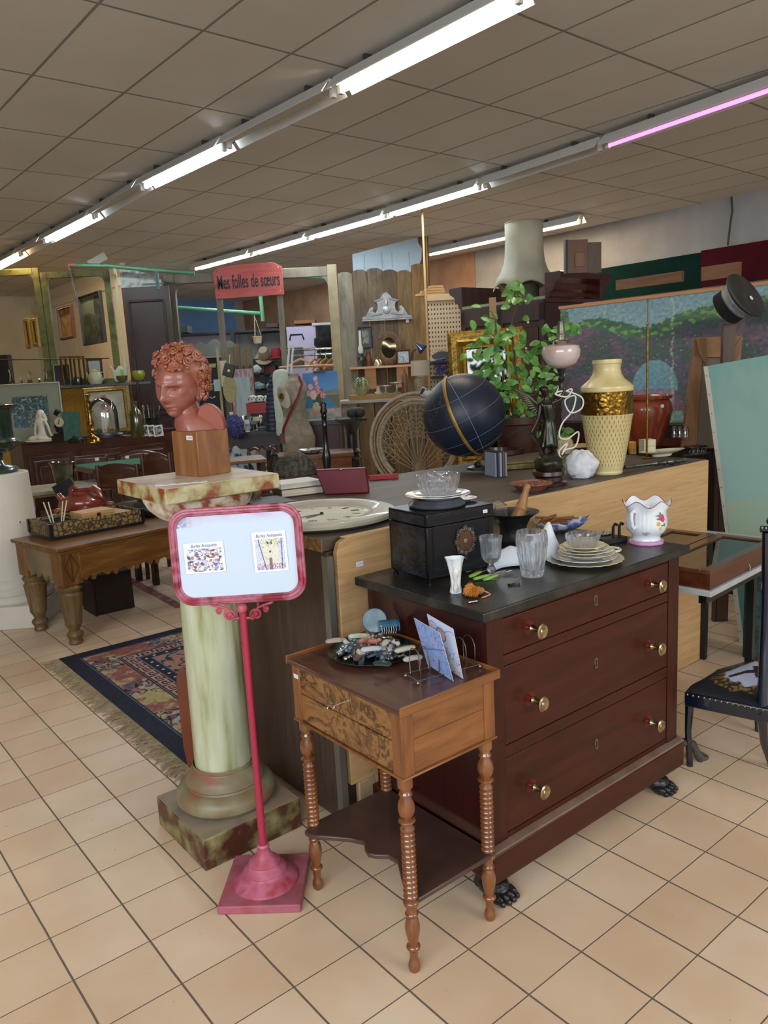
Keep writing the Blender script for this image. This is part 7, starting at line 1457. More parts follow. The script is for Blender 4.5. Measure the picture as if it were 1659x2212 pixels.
# ================================================================= CLOTHES RAIL, JACKETS, MANNEQUIN
Yr=10.2
a=at(618,757,11.6); b=at(732,752,11.6)
cr=T('clothes_rack','metal clothes rail on dark posts behind the mannequin','clothes rack',(a.x,11.6,0)); w_=b.x-a.x; MB().tube([(0,0,a.z),(w_,0,b.z)],.018,8).out('rail',SILVER,cr); MB().tube([(0,0,a.z-.08),(w_,0,b.z-.08)],.014,8).out('lower_rail',SILVER,cr)
for x in (0,w_): MB().tube([(x,0,0),(x,0,a.z)],.022,8).out('post',DKS,cr)
HNG=wood('#8f6a44','#a57e54',.4,'x')
for k,(px_,rz,lab) in enumerate(((648,5,'wide wooden coat hanger at the left of the metal rail'),(678,62,'wooden coat hanger turned edge-on, second on the metal rail'),(690,66,'wooden coat hanger turned edge-on, third on the metal rail'),(702,58,'wooden coat hanger turned edge-on, fourth on the metal rail'),(716,60,'wooden coat hanger turned edge-on at the right end of the metal rail'))):
    p=at(px_,757,11.5); h=T('coat_hanger',lab,'coat hanger',(p.x,11.56,p.z),rad(rz),'wooden coat hangers on the metal rail'); MB().tube([(-.24,0,-.27),(-.12,0,-.17),(0,0,-.12),(.12,0,-.17),(.24,0,-.27)],[(.012,.02)]*5,8,flat=(0,1,0)).out('wooden_arm',HNG,h); MB().tube([(0,0,-.12),(0,0,-.04),(.03,0,-.01),(.02,0,.03),(-.02,0,.03)],.005,5).out('hook',SILVER,h)
# lilac cupboard, hats, suitcase at right
a=at(622,760,13.0); lc=T('lilac_cupboard','pale lilac cupboard with open shelves at the right of the far room','cupboard',(a.x,13.0,0)); b=at(730,700,13.0); zt=at(670,704,13.0).z; w_=b.x-a.x; mid=at(682,720,13).x-a.x
MB().bx(0,mid,0,.5,0,zt).out('door_side',LIL,lc); MB().bx(mid,w_,.45,.5,0,zt).out('back',mat('#6a7a7a',.6),lc); MB().bx(mid-.05,w_,-.05,.5,zt,zt+.04).out('top',mat('#b5c4c8',.5),lc)
for py_ in (752,762): z=at(700,py_,13).z; MB().bx(mid,w_,0,.45,z-.02,z).out('shelf',mat('#8fa0a4',.5),lc)
p=at(712,750,12.9); crumple('fur_hat','large fluffy black fur hat on the lilac cupboard shelf','hat',(p.x,12.95,p.z),.17,.15,.17,mat('#0c0d10',.95),5); p=at(697,751,12.9); crumple('fur_hat','smaller black fur hat left of the large one on the shelf','hat',(p.x-.02,12.85,p.z),.11,.1,.10,mat('#101216',.95),6)
o,_,_=quad_box('grey_suitcase','dark grey suitcase with a black handle standing behind the coat hangers','suitcase',622,750,653,795,12.4,mat('#33363a',.5),.2); MB().tube([(.06,0,.42),(.08,-.02,.50),(.26,-.02,.50),(.28,0,.42)],.014,6).out('handle',BLACK,o)
# wooden bar with white hangers
a=at(603,794,8.6); b=at(722,789,8.6); o=MB().tube([a,b],.014,8).out('wooden_bar',wood('#8f6234','#a87a48',.4,'x')); tag(o,'thin wooden bar running across behind the mannequin neck','rail')
for k,x in enumerate((622,630)): 
    p=at(x,790,8.55); o=MB().tube([(0,0,-.15),(.0,0,-.02),(.02,0,.10),(.04,0,.22),(0.01,0,.05)],.012,6).out('white_hanger',mat('#c5c8c5',.5),None,(p.x,8.5,p.z)); tag(o,['white plastic hanger hook left above the mannequin','white plastic hanger hook right above the mannequin'][k],'hanger')
# puffer coat sleeve side
def coat(name,label,px_,ytop,ybot,Y,wt,wb,m,puff=0,lean=0,n=12):
    p=at(px_,ybot,Y); H=(ybot-ytop)*sc(p); o=T(name,label,'jacket',p)
    def f(u,v):
        t=2*PI*u; w=wb+(wt-wb)*v; k=1+puff*abs(sin(v*n*PI))+.05*sin(3*t+6*v); return ((w*cos(t))*k+lean*v*v+.0*v,(.6*w*sin(t))*k,H*(v-.05*(1-v)*0)*(1-.0))
    q=MB(); q.grid(f,28,60,True); q.out('sleeve',m,o,ang=80); q=MB(); q.sph((lean,0,H),(wt*1.0,wt*.6,wt*.5),16,8); q.out('shoulder',m,o); return o,H
coat('puffer_coat','long navy blue quilted puffer coat hanging left of the mannequin',590,812,932,8.5,.075,.07,mat('#10182f',.5,c2='#161f3a'),.14,.10,13)
coat('cream_jacket','cream white padded jacket hanging between the navy coat and the mannequin',613,808,940,8.35,.085,.075,mat('#a8b2a4',.7,c2='#b8beb0',ns=12),.05,.02,5)
p=at(646,1000,7.25); s=sc(p); mq=T('dressmakers_mannequin','beige linen dressmaker torso without head standing behind the small drawer chest','mannequin',(p.x,7.25,p.z))
H=190*s; LN=mat('#8f8674',.85,c2='#7d7564',ns=8,c3='#a0968a')
prof=[(28,.0,0),(31,.08,0),(35,.2,3),(36,.28,3),(31,.40,1),(24,.52,-2),(24,.58,-3),(28,.68,-3),(32,.78,-4),(31,.86,-3),(25,.92,-1),(13,.955,2),(11,.97,2),(12,1.0,1)]
def mqf(u,v):
    k=v*(len(prof)-1); i=min(int(k),len(prof)-2); t=k-i; w=prof[i][0]*(1-t)+prof[i+1][0]*t; z=prof[i][1]*(1-t)+prof[i+1][1]*t; cx=prof[i][2]*(1-t)+prof[i+1][2]*t; a=2*PI*u
    return ((cx+w*cos(a))*s,w*.72*sin(a)*s-.004,z*H)
m=MB(); m.grid(mqf,36,60,True); m.out('torso',LN,mq,ang=70)
MB().lathe([(0,0),(20*s,0),(20*s,.006),(0,.010)],((-20)*s,-16*s,H*.74),28,sx=.8,sy=1.4,axis=(-.75,-.65,.1)).out('arm_plate',mat('#b0ad9c',.5),mq); MB().lathe([(0,0),(7*s,0),(6*s,.016),(0,.018)],(-24*s,-21*s,H*.76),20,axis=(-.75,-.65,.1)).out('brass_rosette',BRASS,mq)
MB().lathe([(0,0),(.16,.0),(.15,.02),(.02,.04),(.02,.0)],(0,0,-p.z),24).out('stand_base',DKS,mq); MB().tube([(0,0,-p.z+.02),(0,0,.02)],.018,8).out('stand_pole',DKS,mq)
MB().tube([(14*s,-14*s,H*.97),(20*s,-22*s,H*.88),(10*s,-27*s,H*.74),(-10*s,-27*s,H*.56),(-26*s,-18*s,H*.40),(-29*s,-14*s,H*.33)],[(3*s,.5*s)]*6,6,flat=(1,0,1)).out('red_strap',mat('#6a0f1a',.5),mq); MB().bx(-34*s,-26*s,-19*s,-13*s,H*.24,H*.35).out('red_pouch',mat('#5a0e18',.5),mq)
# ================================================================= FLOWER PAINTING, DRAWER CHEST, LAMP POST, PEDESTAL
def flowers(u,v):
    c=mixc(hx('#3d6da8'),hx('#6f9ac4'),max(0,min(1,(.95-v)*1.3)))
    if v<.62 and v>.52-.0*u and u>.3 and v<.50+.14*u: c=hx('#6a7058')
    if v<.50: c=hx('#2f6f92') if u<.78+.15*sin(v*9) else hx('#5a5a3c')
    if v<.20: c=hx('#b09a84')
    if v<.24 and u<.45: c=hx('#a08c7c')
    if v<.24: c=mixc(c,hx('#6a7a84'),.35+nz(u,v,9))
    if (abs(u-.38)<.17*(1-abs(v-.24)*2.6)) and .12<v<.36: c=mixc(hx('#b8a88a'),hx('#a5706a'),max(0,(.28-v)*5))
    if fb(u,v,8,2)>.02 and (u-.40)**2*1.6+(v-.47)**2<.055: c=hx('#2f4a34')
    for i,(a,b,r,cc) in enumerate(((.36,.86,.065,'#c98084'),(.20,.70,.07,'#d09a90'),(.40,.62,.085,'#b04a54'),(.26,.52,.10,'#d3a49a'),(.54,.50,.08,'#a82c38'),(.13,.55,.06,'#c78a88'),(.38,.76,.05,'#c47074'))):
        q=((u-a)**2*1.1+(v-b)**2)**.5
        if q<r*(1+.25*nz(u,v,18,i)): c=mixc(hx(cc),hx('#e0b8ac'),.5+.9*nz(u,v,26,i))
    return c
p=at(699,903,7.6); s=sc(p); fp=T('flower_painting','unframed painting of pink and red roses in a vase by a blue bay','painting',(p.x,7.6,p.z),rot=(-.05,rad(-1.5),0)); picture('canvas',75*s,98*s,flowers,fp,80,100); MB().bx(-38*s,38*s,.002,.03,-.3*s,98.5*s).out('stretcher',mat('#a89a80',.7),fp); MB().bx(-14*s,12*s,-.02,.01,97*s,101*s).out('easel_clip',mat('#1c140f',.5),fp)
a=at(668,905,7.95); b=at(742,905,7.95); cab=T('brown_cabinet','dark brown wooden cabinet carrying the flower painting','cabinet',(a.x,7.45,0)); w_=b.x-a.x; MB().bx(0,w_,0,.5,0,a.z-.035).out('body',wood('#2e180c','#402414',.5,'z',6,9,c3='#4e301c'),cab); MB().bx(-.03,w_+.03,-.03,.5,a.z-.034,a.z-.002).out('top',DT,cab)
for k in range(2): MB().bx(.04+k*w_/2,w_/2-.03+k*w_/2,-.012,0,.1,a.z-.1).out('door',wood('#33190d','#452716',.5,'z',6,9),cab)
# small chest with plate
Yc=6.2; a=at(606,972,Yc); b=at(680,985,Yc-.15); c=at(752,968,Yc+.1)
zt=at(680,983,Yc-.15).z; sc2=T('drawer_chest','small inlaid brown chest with brass drop handle, a plate resting on its top','chest',(at(680,990,Yc-.15).x,Yc-.15,0),rad(4)); WI=wood('#4a250f','#643718',.35,'x',6,8,c3='#7a4824',coat=.4)
L1=.30; MB().prism([(-L1,.06),(0,-.02),(.31,.05),(.31,.42),(-L1,.42)],zt-.03,zt,'xy').out('top',WI,sc2,bevel=.003); MB().prism([(-L1+.02,.08),(0,.0),(.29,.07),(.29,.40),(-L1+.02,.40)],.05,zt-.031,'xy').out('body',WI,sc2)
m=MB(); m.M=Matrix.Translation((0,0,0))@Matrix.Rotation(rad(-14.7),4,'Z'); m.bx(-.26,-.03,-.006,.01,zt-.20,zt-.05); d=m.out('drawer',WI,sc2,bevel=.002); m=MB(); m.M=Matrix.Rotation(rad(-14.7),4,'Z'); m.tube([(-.19,-.01,zt-.12),(-.18,-.02,zt-.135),(-.15,-.024,zt-.14),(-.12,-.02,zt-.135),(-.11,-.01,zt-.12)],.004,6); m.out('drawer_handle',BRASS,d)
q=at(684,972,Yc); MB().tube([(.004,-.02,zt-.06),(.004,-.03,zt-.12)],.005,6).out('drop_handle',BRASS,sc2)
p=at(672,972,Yc+.03); s=sc(p); pl3=T('patterned_plate','large white plate with red painted pattern on the small brown chest','plate',(p.x,p.y,zt+.001)); MB().lathe([(0,0),(14*s,0),(20*s,2*s),(29*s,8*s),(29.5*s,8.5*s),(20*s,4*s),(0,2*s)],n=44).out('dish',mat('#a8a9a6',.25,c2='#7a4a44',ns=26,amt=(.56,.6),coat=.4),pl3)
# black turned lamp post
p=at(707,1012,5.6); s=sc(p); bl=T('black_lamp_post','tall slim black turned wooden lamp post before the flower painting','lamp stand',(p.x,5.6,0)); H=at(702,865,5.6).z
BLK=mat('#111114',.3,coat=.4)
z0=p.z; pr=[(0,0),(.13,0),(.13,.02),(.05,.05),(.03,.12),(.03,z0-.1),(.028,z0+.02),(.034,z0+.07),(.028,z0+.12),(.018,z0+.15),(.018,z0+.30),(.021,z0+.305),(.018,z0+.315),(.018,H-.12),(.024,H-.11),(.018,H-.10),(.028,H-.075),(.018,H-.05),(.024,H-.03),(.016,H-.01),(.0,H)]
MB().lathe(pr,n=20).out('turned_post',BLK,bl,ang=50)
p=at(764,1010,6.8); H=at(764,903,6.8).z; s=sc(p); pe_=T('black_pedestal','black fluted column pedestal with a square top carrying three dark balls','pedestal',(p.x,6.8,0)); MB().box(0,0,H-.012,30*s*2,30*s*2,.024,rad(10)).out('top',BLK,pe_,bevel=.004); MB().lathe([(0,0),(.15,0),(.15,.03),(.07,.06),(.055,.1),(.055,H-.36),(.075,H-.34),(.05,H-.31),(.075,H-.29),(.045,H-.26),(.045,H-.14),(.055,H-.13),(.045,H-.12),(.06,H-.07),(.10,H-.025),(0,H-.025)],n=40,mod=lambda t,z,r:r*(1-.1*abs(sin(t*8))) if .1<z<H-.36 else r).out('fluted_column',mat('#1d1817',.35,coat=.3),pe_,ang=40)
for k,(x,y,lab) in enumerate(((760,0,'dark stone ball at the left front of the black pedestal'),(778,.02,'dark stone ball at the right front of the black pedestal'),(769,.09,'dark stone ball behind the other two on the black pedestal'))):
    q=at(x,900,6.8); o=MB().sph((0,0,.045),.045,20,14).out('stone_ball',mat('#2b2a28',.7,c2='#383633',ns=20),None,(q.x,6.8+y,H+.001)); tag(o,lab,'ball','dark balls on the black pedestal')
# rustic chair, lantern cap and odds before the desk
p=at(575,1020,6.9); cr2=T('carved_chair','dark red turned chair with a carved curly top rail right of the wooden block','chair',(p.x-.02,6.9,0),rad(5)); zt=at(575,962,6.9).z; RW_=wood('#2a0f09','#3f1a10',.3,'z',coat=.5)
for e in (-1,1): MB().lathe([(.012,0),(.016,zt*.3),(.011,zt*.35),(.018,zt*.5),(.011,zt*.6),(.017,zt*.75),(.011,zt*.8),(.017,zt*.92),(.01,zt*.96),(.014,zt)],(e*.12,0,0),12).out('turned_post',RW_,cr2)
MB().tube([(-.12,0,zt-.04),(-.07,0,zt-.02),(-.03,0,zt-.035),(0,0,zt),(.03,0,zt-.035),(.07,0,zt-.02),(.12,0,zt-.04)],[.012,.014,.012,.016,.012,.014,.012],8).out('crest_rail',RW_,cr2); MB().bx(-.13,.13,-.26,0,.40,.43).out('seat',RW_,cr2); MB().tube([(-.11,-.25,0),(-.11,-.25,.4)],.014,8).out('front_leg',RW_,cr2); MB().tube([(.11,-.25,0),(.11,-.25,.4)],.014,8).out('front_leg',RW_,cr2)
a=at(500,1000,6.0); b=at(575,995,6.2); wt2=T('oak_side_table','small oak table top seen right of the wooden block of the bust','table',(a.x-.15,6.0,0),rad(15)); zt=a.z+.01
MB().bx(0,.42,-.05,.35,zt-.025,zt).out('table_top',wood('#5f3f22','#7a5530'),wt2,bevel=.003)
for x,y in ((.03,-.02),(.39,-.02),(.03,.32),(.39,.32)): MB().box(x,y,(zt-.025)/2,.03,.03,zt-.025).out('leg',SBD,wt2)
p=at(595,1012,5.3); s=sc(p); lt=T('iron_lantern','dark pierced iron lantern top with a ring behind the column slab','lantern',(p.x,5.3,0)); zb=p.z; MB().lathe([(0,zb),(22*s,zb),(18*s,zb+8*s),(9*s,zb+20*s),(7*s,zb+28*s),(9*s,zb+30*s),(3*s,zb+36*s),(0,zb+37*s)],n=24).out('cap',mat('#1d1a18',.5,.4),lt); MB().tube([(7*s*cos(t),0,zb+44*s+7*s*sin(t)) for t in [2*PI*i/14 for i in range(14)]],1.4*s,6,True).out('ring',BLACK,lt); MB().lathe([(0,0),(20*s,0),(18*s,zb),(0,zb)],n=8).out('lantern_body',mat('#141210',.5),lt)
# white and blue fabric heap under the desk
p=at(510,980,8.2); p0=on(510,1010,0); o=crumple('fabric_heap','heap of white and blue folded fabric beside the dark desk','fabric',(p.x-.03,8.2,0),.22,.2,at(510,965,8.2).z/1.75,mat('#8f9590',.9,c2='#1c2c5a',ns=5,amt=(.5,.54)),12)
# ================================================================= PLANK PARTITION AND ITS SHELVES
Yk=11.4
a=at(728,585,Yk); b=at(922,572,Yk); kp_=T('plank_partition','tall partition of weathered brown planks with an uneven top edge','partition',(a.x,Yk,0)); W_=b.x-a.x; n=6; random.seed(14)
cols=[wood('#5c5446','#787060',.75,'z',5,7,c3='#8f8876'),wood('#3c3022','#544634',.75,'z',5,7,c3='#6a5b46'),wood('#443628','#5c4c38',.75,'z',5,7,c3='#74634c'),wood('#332618','#4a3a26',.75,'z',5,7,c3='#5f4d34'),wood('#4c3a20','#67502e',.75,'z',5,7,c3='#806640'),wood('#503a1c','#6e5228',.75,'z',5,7,c3='#8a6a3a')]
xs=[0,.165,.33,.50,.66,.82,1.0]
for k in range(6):
    h=a.z-.02+[.0,.02,.03,.0,-.02,.06][k]; x0,x1=W_*xs[k]+.006,W_*xs[k+1]-.004
    m=MB(); m.prism([(x0,0),(x1,0),(x1,h-.03),(x1-.06,h),(x0+.06,h),(x0,h-.02)],0,.05); m.out('plank',cols[k],kp_,bevel=.004)
wa_=T('painted_board','pale blue white painted board above the brown planks with a shaped right end','board',(at(762,575,Yk-.0).x,Yk+.055,a.z-.15)); x=lambda px_:at(px_,540,Yk).x-at(762,540,Yk).x; z=lambda py_,px_=840:at(px_,py_,Yk).z-(a.z-.15)
MB().prism([(0,0),(x(906),0),(x(906),z(572,906)),(x(912),z(560,912)),(x(914),z(535,914)),(x(906),z(522,906)),(x(904),z(511,904)),(0,z(548,762))],0,.03).out('board',mat('#8f9da6',.7,c2='#9dabb2',ns=3),wa_)
for px_ in (788,826,848,885): MB().bx(x(px_)-.003,x(px_)+.003,-.001,0.001,.16,z(545)).out('groove',mat('#5a666e',.8),wa_)
PO_=wood('#4a3320','#5f452c',.6,'z'); o=MB().bx(0,.13,0,.12,0,ZC).out('ceiling_post',PO_,None,(at(908,560,Yk-.05).x,Yk+.10,0)); tag(o,'brown wooden post reaching the ceiling at the right end of the planks','post')
o=MB().bx(0,.02,0,.03,0,ZC).out('light_post_edge',mat('#a8814f',.6),None,(at(922,560,Yk-.05).x+.0,Yk+.05,0)); tag(o,'thin light wooden strip along the ceiling post','strip')
# silver pediment
p=at(836,689,Yk-.03); s=sc(p); pp=T('silver_pediment','ornate silver painted carved pediment hanging on the brown planks','pediment',(p.x,Yk-.045,p.z)); half=[(0,0),(54,0),(54,6),(46,8),(40,18),(34,27),(28,27),(27,21),(30,18),(24,14),(20,20),(19,28),(21,34),(28,37),(22,40),(13,44),(8,52),(4,55),(0,58)]
poly=[(x*s,z*s) for x,z in half]+[(-x*s,z*s) for x,z in half[::-1][1:-1]]
SLV=mat('#8d8d8d',.4,.5,'#6f6f70',10,bump=.4,bs=14); MB().prism(poly,0,.04).out('carved_board',SLV,pp,bevel=.008)
m=MB(); m.sph((0,0,20*s),(9*s,.03,10*s),12,8); m.sph((0,0,34*s),(4*s,.03,9*s),10,8)
for e in (-1,1): m.tube([(e*10*s,-.005,12*s),(e*20*s,-.01,10*s),(e*34*s,-.005,9*s),(e*36*s,-.005,18*s),(e*32*s,-.005,22*s)],2.2*s,6); m.tube([(e*6*s,-.005,44*s),(e*14*s,-.01,40*s),(e*24*s,-.005,38*s)],2*s,6)
m.out('relief_ornament',mat('#b0b0ae',.35,.5),pp); MB().bx(-54*s,54*s,-.03,0,-3*s,0).out('ledge',SLV,pp)
o=MB().bx(-.02,.02,0,.004,-.02,.02).out('price_tag',TAGM,None,at(880,693,Yk-.02)); tag(o,'small white tag below the silver pediment','price tag')
# upper pine shelf
PN=wood('#a87c56','#bd9068',.5,'x',5,9); a=at(757,794,Yk-.02); b=at(890,789,Yk-.02); ps_=T('pine_shelf','light pine wall shelf on two triangular brackets on the planks','shelf',(a.x,Yk-.0,a.z)); w_=b.x-a.x; MB().bx(0,w_,-.28,-.002,-.03,0).out('shelf_board',PN,ps_)
for px_ in (800,868): x0=at(px_,800,Yk).x-a.x; m=MB(); m.add([],[]); m.prism([(-.002,-.03),(-.24,-.03),(-.22,-.08),(-.10,-.24),(-.06,-.32),(-.002,-.32)],x0-.08,x0+.08,'yz'); m.out('bracket',PN,ps_)
zu=a.z+.001
def onk(px_,dy=-.12): q=at(px_,790,Yk+dy); q.z=zu; return q
p=onk(781,-.14); s=sc(p); ol=T('oil_lamp','tall oil lamp with a white glass chimney at the left of the pine shelf','oil lamp',p); MB().lathe([(0,0),(8*s,0),(5*s,3*s),(6*s,10*s),(9*s,14*s),(9*s,20*s),(4*s,25*s),(5*s,28*s),(0,28*s)],n=20).out('font',mat('#232a2a',.3,coat=.5),ol); MB().lathe([(4*s,28*s),(6*s,34*s),(5.5*s,40*s),(3*s,48*s),(3*s,76*s),(2.6*s,76*s),(2.6*s,46*s),(5*s,38*s),(3.4*s,28*s)],n=20,cap=False).out('glass_chimney',mat('#b8bcb8',.3),ol)
p=at(787,752,Yk-.02); s=sc(p); framed('framed_picture','small grey-mounted print hanging behind the oil lamp','picture',(p.x+.02,Yk-.035,p.z),0,30*s,44*s,2*s,.02,mat('#232124',.5),lambda u,v:(mixc(hx('#8c8f72'),hx('#4a523c'),.5+fb(u,v,5)*1.5) if .28<u<.78 and .2<v<.85 else hx('#3d3a48')))
p=onk(797,-.13); s=sc(p); lat('copper_pot','small dark copper pot behind the oil lamp on the pine shelf','pot',p,[(0,0),(6,0),(8,8),(6,20),(4,24),(5,30),(0,30)],mat('#5f3a28',.4,.4),18)
p=onk(817,-.15); s=sc(p); cl_=T('silver_cloche','silver domed dish cover with a knob on the pine shelf','dish cover',p); MB().lathe([(0,0),(15*s,0),(15*s,1.5*s),(12*s,2*s),(11*s,8*s),(6*s,15*s),(0,17*s)],n=30).out('dome',mat('#a59a84',.25,.9),cl_); MB().sph((0,0,18.5*s),2*s,8,6).out('knob',SILVER,cl_)
p=onk(842,-.06); s=sc(p); rm_=T('rattan_mirror','oval mirror in a twisted rattan frame leaning on the planks above the shelf','mirror',(p.x,p.y,p.z),rot=(-.08,0,0)); RT_=mat('#5a4020',.6,c2='#74552e',ns=20)
c=(0,0,37*s); MB().lathe([(0,0),(18*s,0),(18*s,.01),(0,.011)],(0,.0,37*s),36,sx=.92,sy=1.3,axis=(0,-1,0)).out('mirror_glass',mat('#2e2c26',.05,.9),rm_)
MB().tube([(17.5*s*cos(t),-.015,37*s+23.5*s*sin(t)) for t in [2*PI*i/40 for i in range(40)]],1.7*s,6,True).out('inner_ring',RT_,rm_)
m=MB()
for k in range(48): t=2*PI*k/48; m.tube([(18*s*cos(t),-.02,37*s+24*s*sin(t)),(22.5*s*cos(t+.13),-.03,37*s+30.5*s*sin(t+.13)),(26*s*cos(t+.3),-.015,37*s+36*s*sin(t+.3))],1.1*s,4)
m.out('twisted_rattan',RT_,rm_)
p=onk(872,-.18); s=sc(p); ck=T('square_clock','small square brown desk clock with a white face on the pine shelf','clock',p); frame_mb(31*s,32*s,4.5*s,.05).out('frame',wood('#4a2210','#64331c',.4,'x'),ck); MB().bx(-12*s,12*s,.015,.03,4*s,28*s).out('dial',mat('#a9b5b8',.5),ck)
m=MB(); m.tube([(0,.01,16*s),(0,.01,6*s)],.6*s,4); m.tube([(0,.01,16*s),(-6*s,.01,17*s)],.7*s,4)
for k in range(12): t=PI*k/6; m.tube([(9*s*cos(t),.01,16*s+9*s*sin(t)),(10.5*s*cos(t),.01,16*s+10.5*s*sin(t))],.5*s,4)
m.out('hands_and_marks',INKB,ck)
# blue desk lamp + cream shade lamp
p=at(893,790,Yk-.25); s=sc(p); dl=T('blue_desk_lamp','blue metal gooseneck desk lamp clamped above the cream lampshade','desk lamp',p); MB().tube([(-1*s,0,0),(-4*s,0,12*s),(-1*s,0,28*s),(8*s,0,36*s)],2*s,8).out('gooseneck',INKB,dl); MB().lathe([(2.5*s,0),(4*s,6*s),(6*s,9*s),(13*s,20*s),(12.6*s,20*s),(5*s,9*s)],(8*s,0,46*s),28,axis=(.62,-.2,-.6)).out('lamp_shade',mat('#0f2a5c',.3,coat=.6),dl); MB().bx(-5*s,3*s,-.03,.03,-2*s,0).out('clamp',INKB,dl)
p=at(910,850,8.6); s=sc(p); lm=T('cream_shade_lamp','table lamp with a cream drum shade and speckled pottery base behind the globe','table lamp',p); MB().lathe([(0,0),(13*s,0),(14*s,4*s),(14*s,30*s),(11*s,36*s),(0,38*s)],n=28).out('pottery_base',mat('#6e5f4a',.6,c2='#8a7a60',ns=60),lm); MB().lathe([(20.5*s,38*s),(20*s,70*s),(19.6*s,70*s),(20*s,38*s)],n=36,cap=False).out('lamp_shade',mat('#a9a08a',.8,c2='#b3aa94',ns=60),lm); MB().lathe([(0,36*s),(1.5*s,36*s),(1.5*s,50*s),(0,50*s)],n=8).out('stem',BRASS,lm)
# lower counter: planked bar
a=at(737,866,8.4); b=at(888,860,8.4); zt=(a.z+b.z)/2; pc_=T('plank_counter','bar counter clad in weathered grey brown planks with a pale stone top','counter',(a.x,8.4,0)); w_=b.x-a.x+.5
MB().bx(-.02,w_,-.03,.6,zt-.03,zt).out('top_slab',mat('#8d877a',.5,c2='#9a948a',ns=4),pc_)
for k in range(7): MB().bx(w_*k/7,w_*(k+1)/7-.008,0,.03,0,zt-.03).out('plank',cols[[0,4,3,4,2,5,3][k]],pc_)
MB().bx(0,w_,.032,.58,0,zt-.032).out('carcase',mat('#1e150e',.7),pc_); o=MB().bx(.08,w_-.6,.08,.4,zt+.0,zt+.05).out('yellow_step',mat('#8a6424',.5,c2='#7a561c',ns=5),pc_)
def onc(px_,dy=.18): q=at(px_,860,8.4+dy); q.z=zt+.051; return q
p=onc(782); s=sc(p); sp2=T('spider_plant','spider plant with arching striped leaves in a cream bowl on the plank counter','potted plant',p); MB().lathe([(0,0),(10*s,0),(12*s,4*s),(19*s,18*s),(18*s,18*s),(10*s,5*s),(0,4*s)],n=30).out('bowl',mat('#8a8458',.4,c2='#a39a70',ns=10),sp2); random.seed(6); m=MB()
for k in range(44):
    a_=random.uniform(0,2*PI); L=random.uniform(14,30)*s; h=random.uniform(8,24)*s; w=.8*s; m.tube([(0,0,16*s),(cos(a_)*L*.35,sin(a_)*L*.35,16*s+h),(cos(a_)*L*.75,sin(a_)*L*.75,16*s+h*.8),(cos(a_)*L,sin(a_)*L,16*s+h*.8-random.uniform(8,26)*s)],[(w,.2*s),(w*1.3,.2*s),(w,.2*s),(.2*s,.1*s)],4,flat=(-sin(a_),cos(a_),0))
m.out('foliage',mat('#5f7f4a',.5,c2='#a8b890',ns=50),sp2)
p=onc(818); lat('cream_candle_stub','small cream lidded pot left of the cake stands','pot',p,[(0,0),(9,0),(9,3),(5,6),(4,16),(5,18),(0,18)],mat('#a9a48c',.4),20)
for k,(x,h,r,lab) in enumerate(((834,16,14,'lower silver pedestal cake stand on the plank counter'),(858,22,15,'taller silver pedestal cake stand on the plank counter'))):
    p=onc(x,.2); lat('cake_stand',lab,'cake stand',p,[(0,0),(6,0),(5,2),(1.6,5),(2.4,h*.5),(1.6,h*.85),(r*.7,h*.92),(r,h),(r,h+2),(r*.6,h+.5),(0,h)],mat('#a8a294',.3,.6),30,group='silver cake stands on the plank counter')
p=onc(876,.22); lat('brown_bottle','tall brown stoneware bottle under the pine shelf','bottle',p,[(0,0),(6,0),(6.5,4),(6.5,34),(5,40),(2.5,44),(2.5,50),(0,50)],mat('#6a4a34',.45),20)
# ================================================================= PEACOCK CHAIR
Yq=6.0
p=at(905,1040,Yq); s=sc(p); RTN=mat('#7c6a4e',.6,c2='#93805f',ns=30); RTW=mat('#a1927a',.6,c2='#8b7a60',ns=30)
pk=T('peacock_chair','large woven rattan peacock chair with a fan-shaped openwork back behind the globe','chair',(p.x,Yq,0),rad(-8)); zc=at(905,955,Yq).z; Rx,Rz=100*s,104*s
def hoop(k,t): return (k*Rx*cos(t),0,zc+k*Rz*sin(t))
def arcpts(k,a0,a1,n=60): return [hoop(k,rad(a0+(a1-a0)*i/n)) for i in range(n+1)]
A0,A1=-48,228
MB().tube(arcpts(1,A0,A1),.013,7).out('outer_hoop',RTW,pk); MB().tube(arcpts(.93,A0,A1),.007,6).out('inner_hoop',RTN,pk); MB().tube(arcpts(.86,A0,A1),.010,6).out('inner_hoop',RTW,pk)
m=MB()
for k in range(110): t=rad(A0+(A1-A0)*k/109); m.tube([hoop(.99,t),hoop(.935,t+.012)],.006,4)
m.out('rim_weave',mat('#5f4e36',.7),pk)
m=MB(); m.grid(lambda u,v:tuple(Vector(hoop(.86-.10*v,rad(A0+(A1-A0)*u)))+Vector((0,.006,0))),60,3); m.out('flat_band',RTW,pk,solid=.004)
foot=Vector((0,0,zc-.72*Rz))
sp_=[]
for k in range(13):
    t=rad(-8+196*k/12); tip=Vector(hoop(.78,t)); m=MB(); m.tube([foot+Vector(((k-6)*.012,0,0)),foot.lerp(tip,.5),tip],.0045,5)
    for q in range(4):
        c=foot.lerp(tip,.55+.12*q); d=(tip-foot).normalized(); nn=Vector((-d.z,0,d.x))
        for e in (-1,1): m.tube([c+d*0,c+nn*e*.03+d*.015,c+nn*e*.042+d*.045,c+nn*e*.022+d*.055,c+nn*e*.012+d*.035],.0028,4)
    m.out('woven_spray',RTN,pk)
MB().lathe([(.20,.0),(.13,.10),(.12,.2),(.17,.36),(.24,.40),(.25,.42),(0,.42)],(0,-.28,0),28).out('woven_seat_drum',RTN,pk)
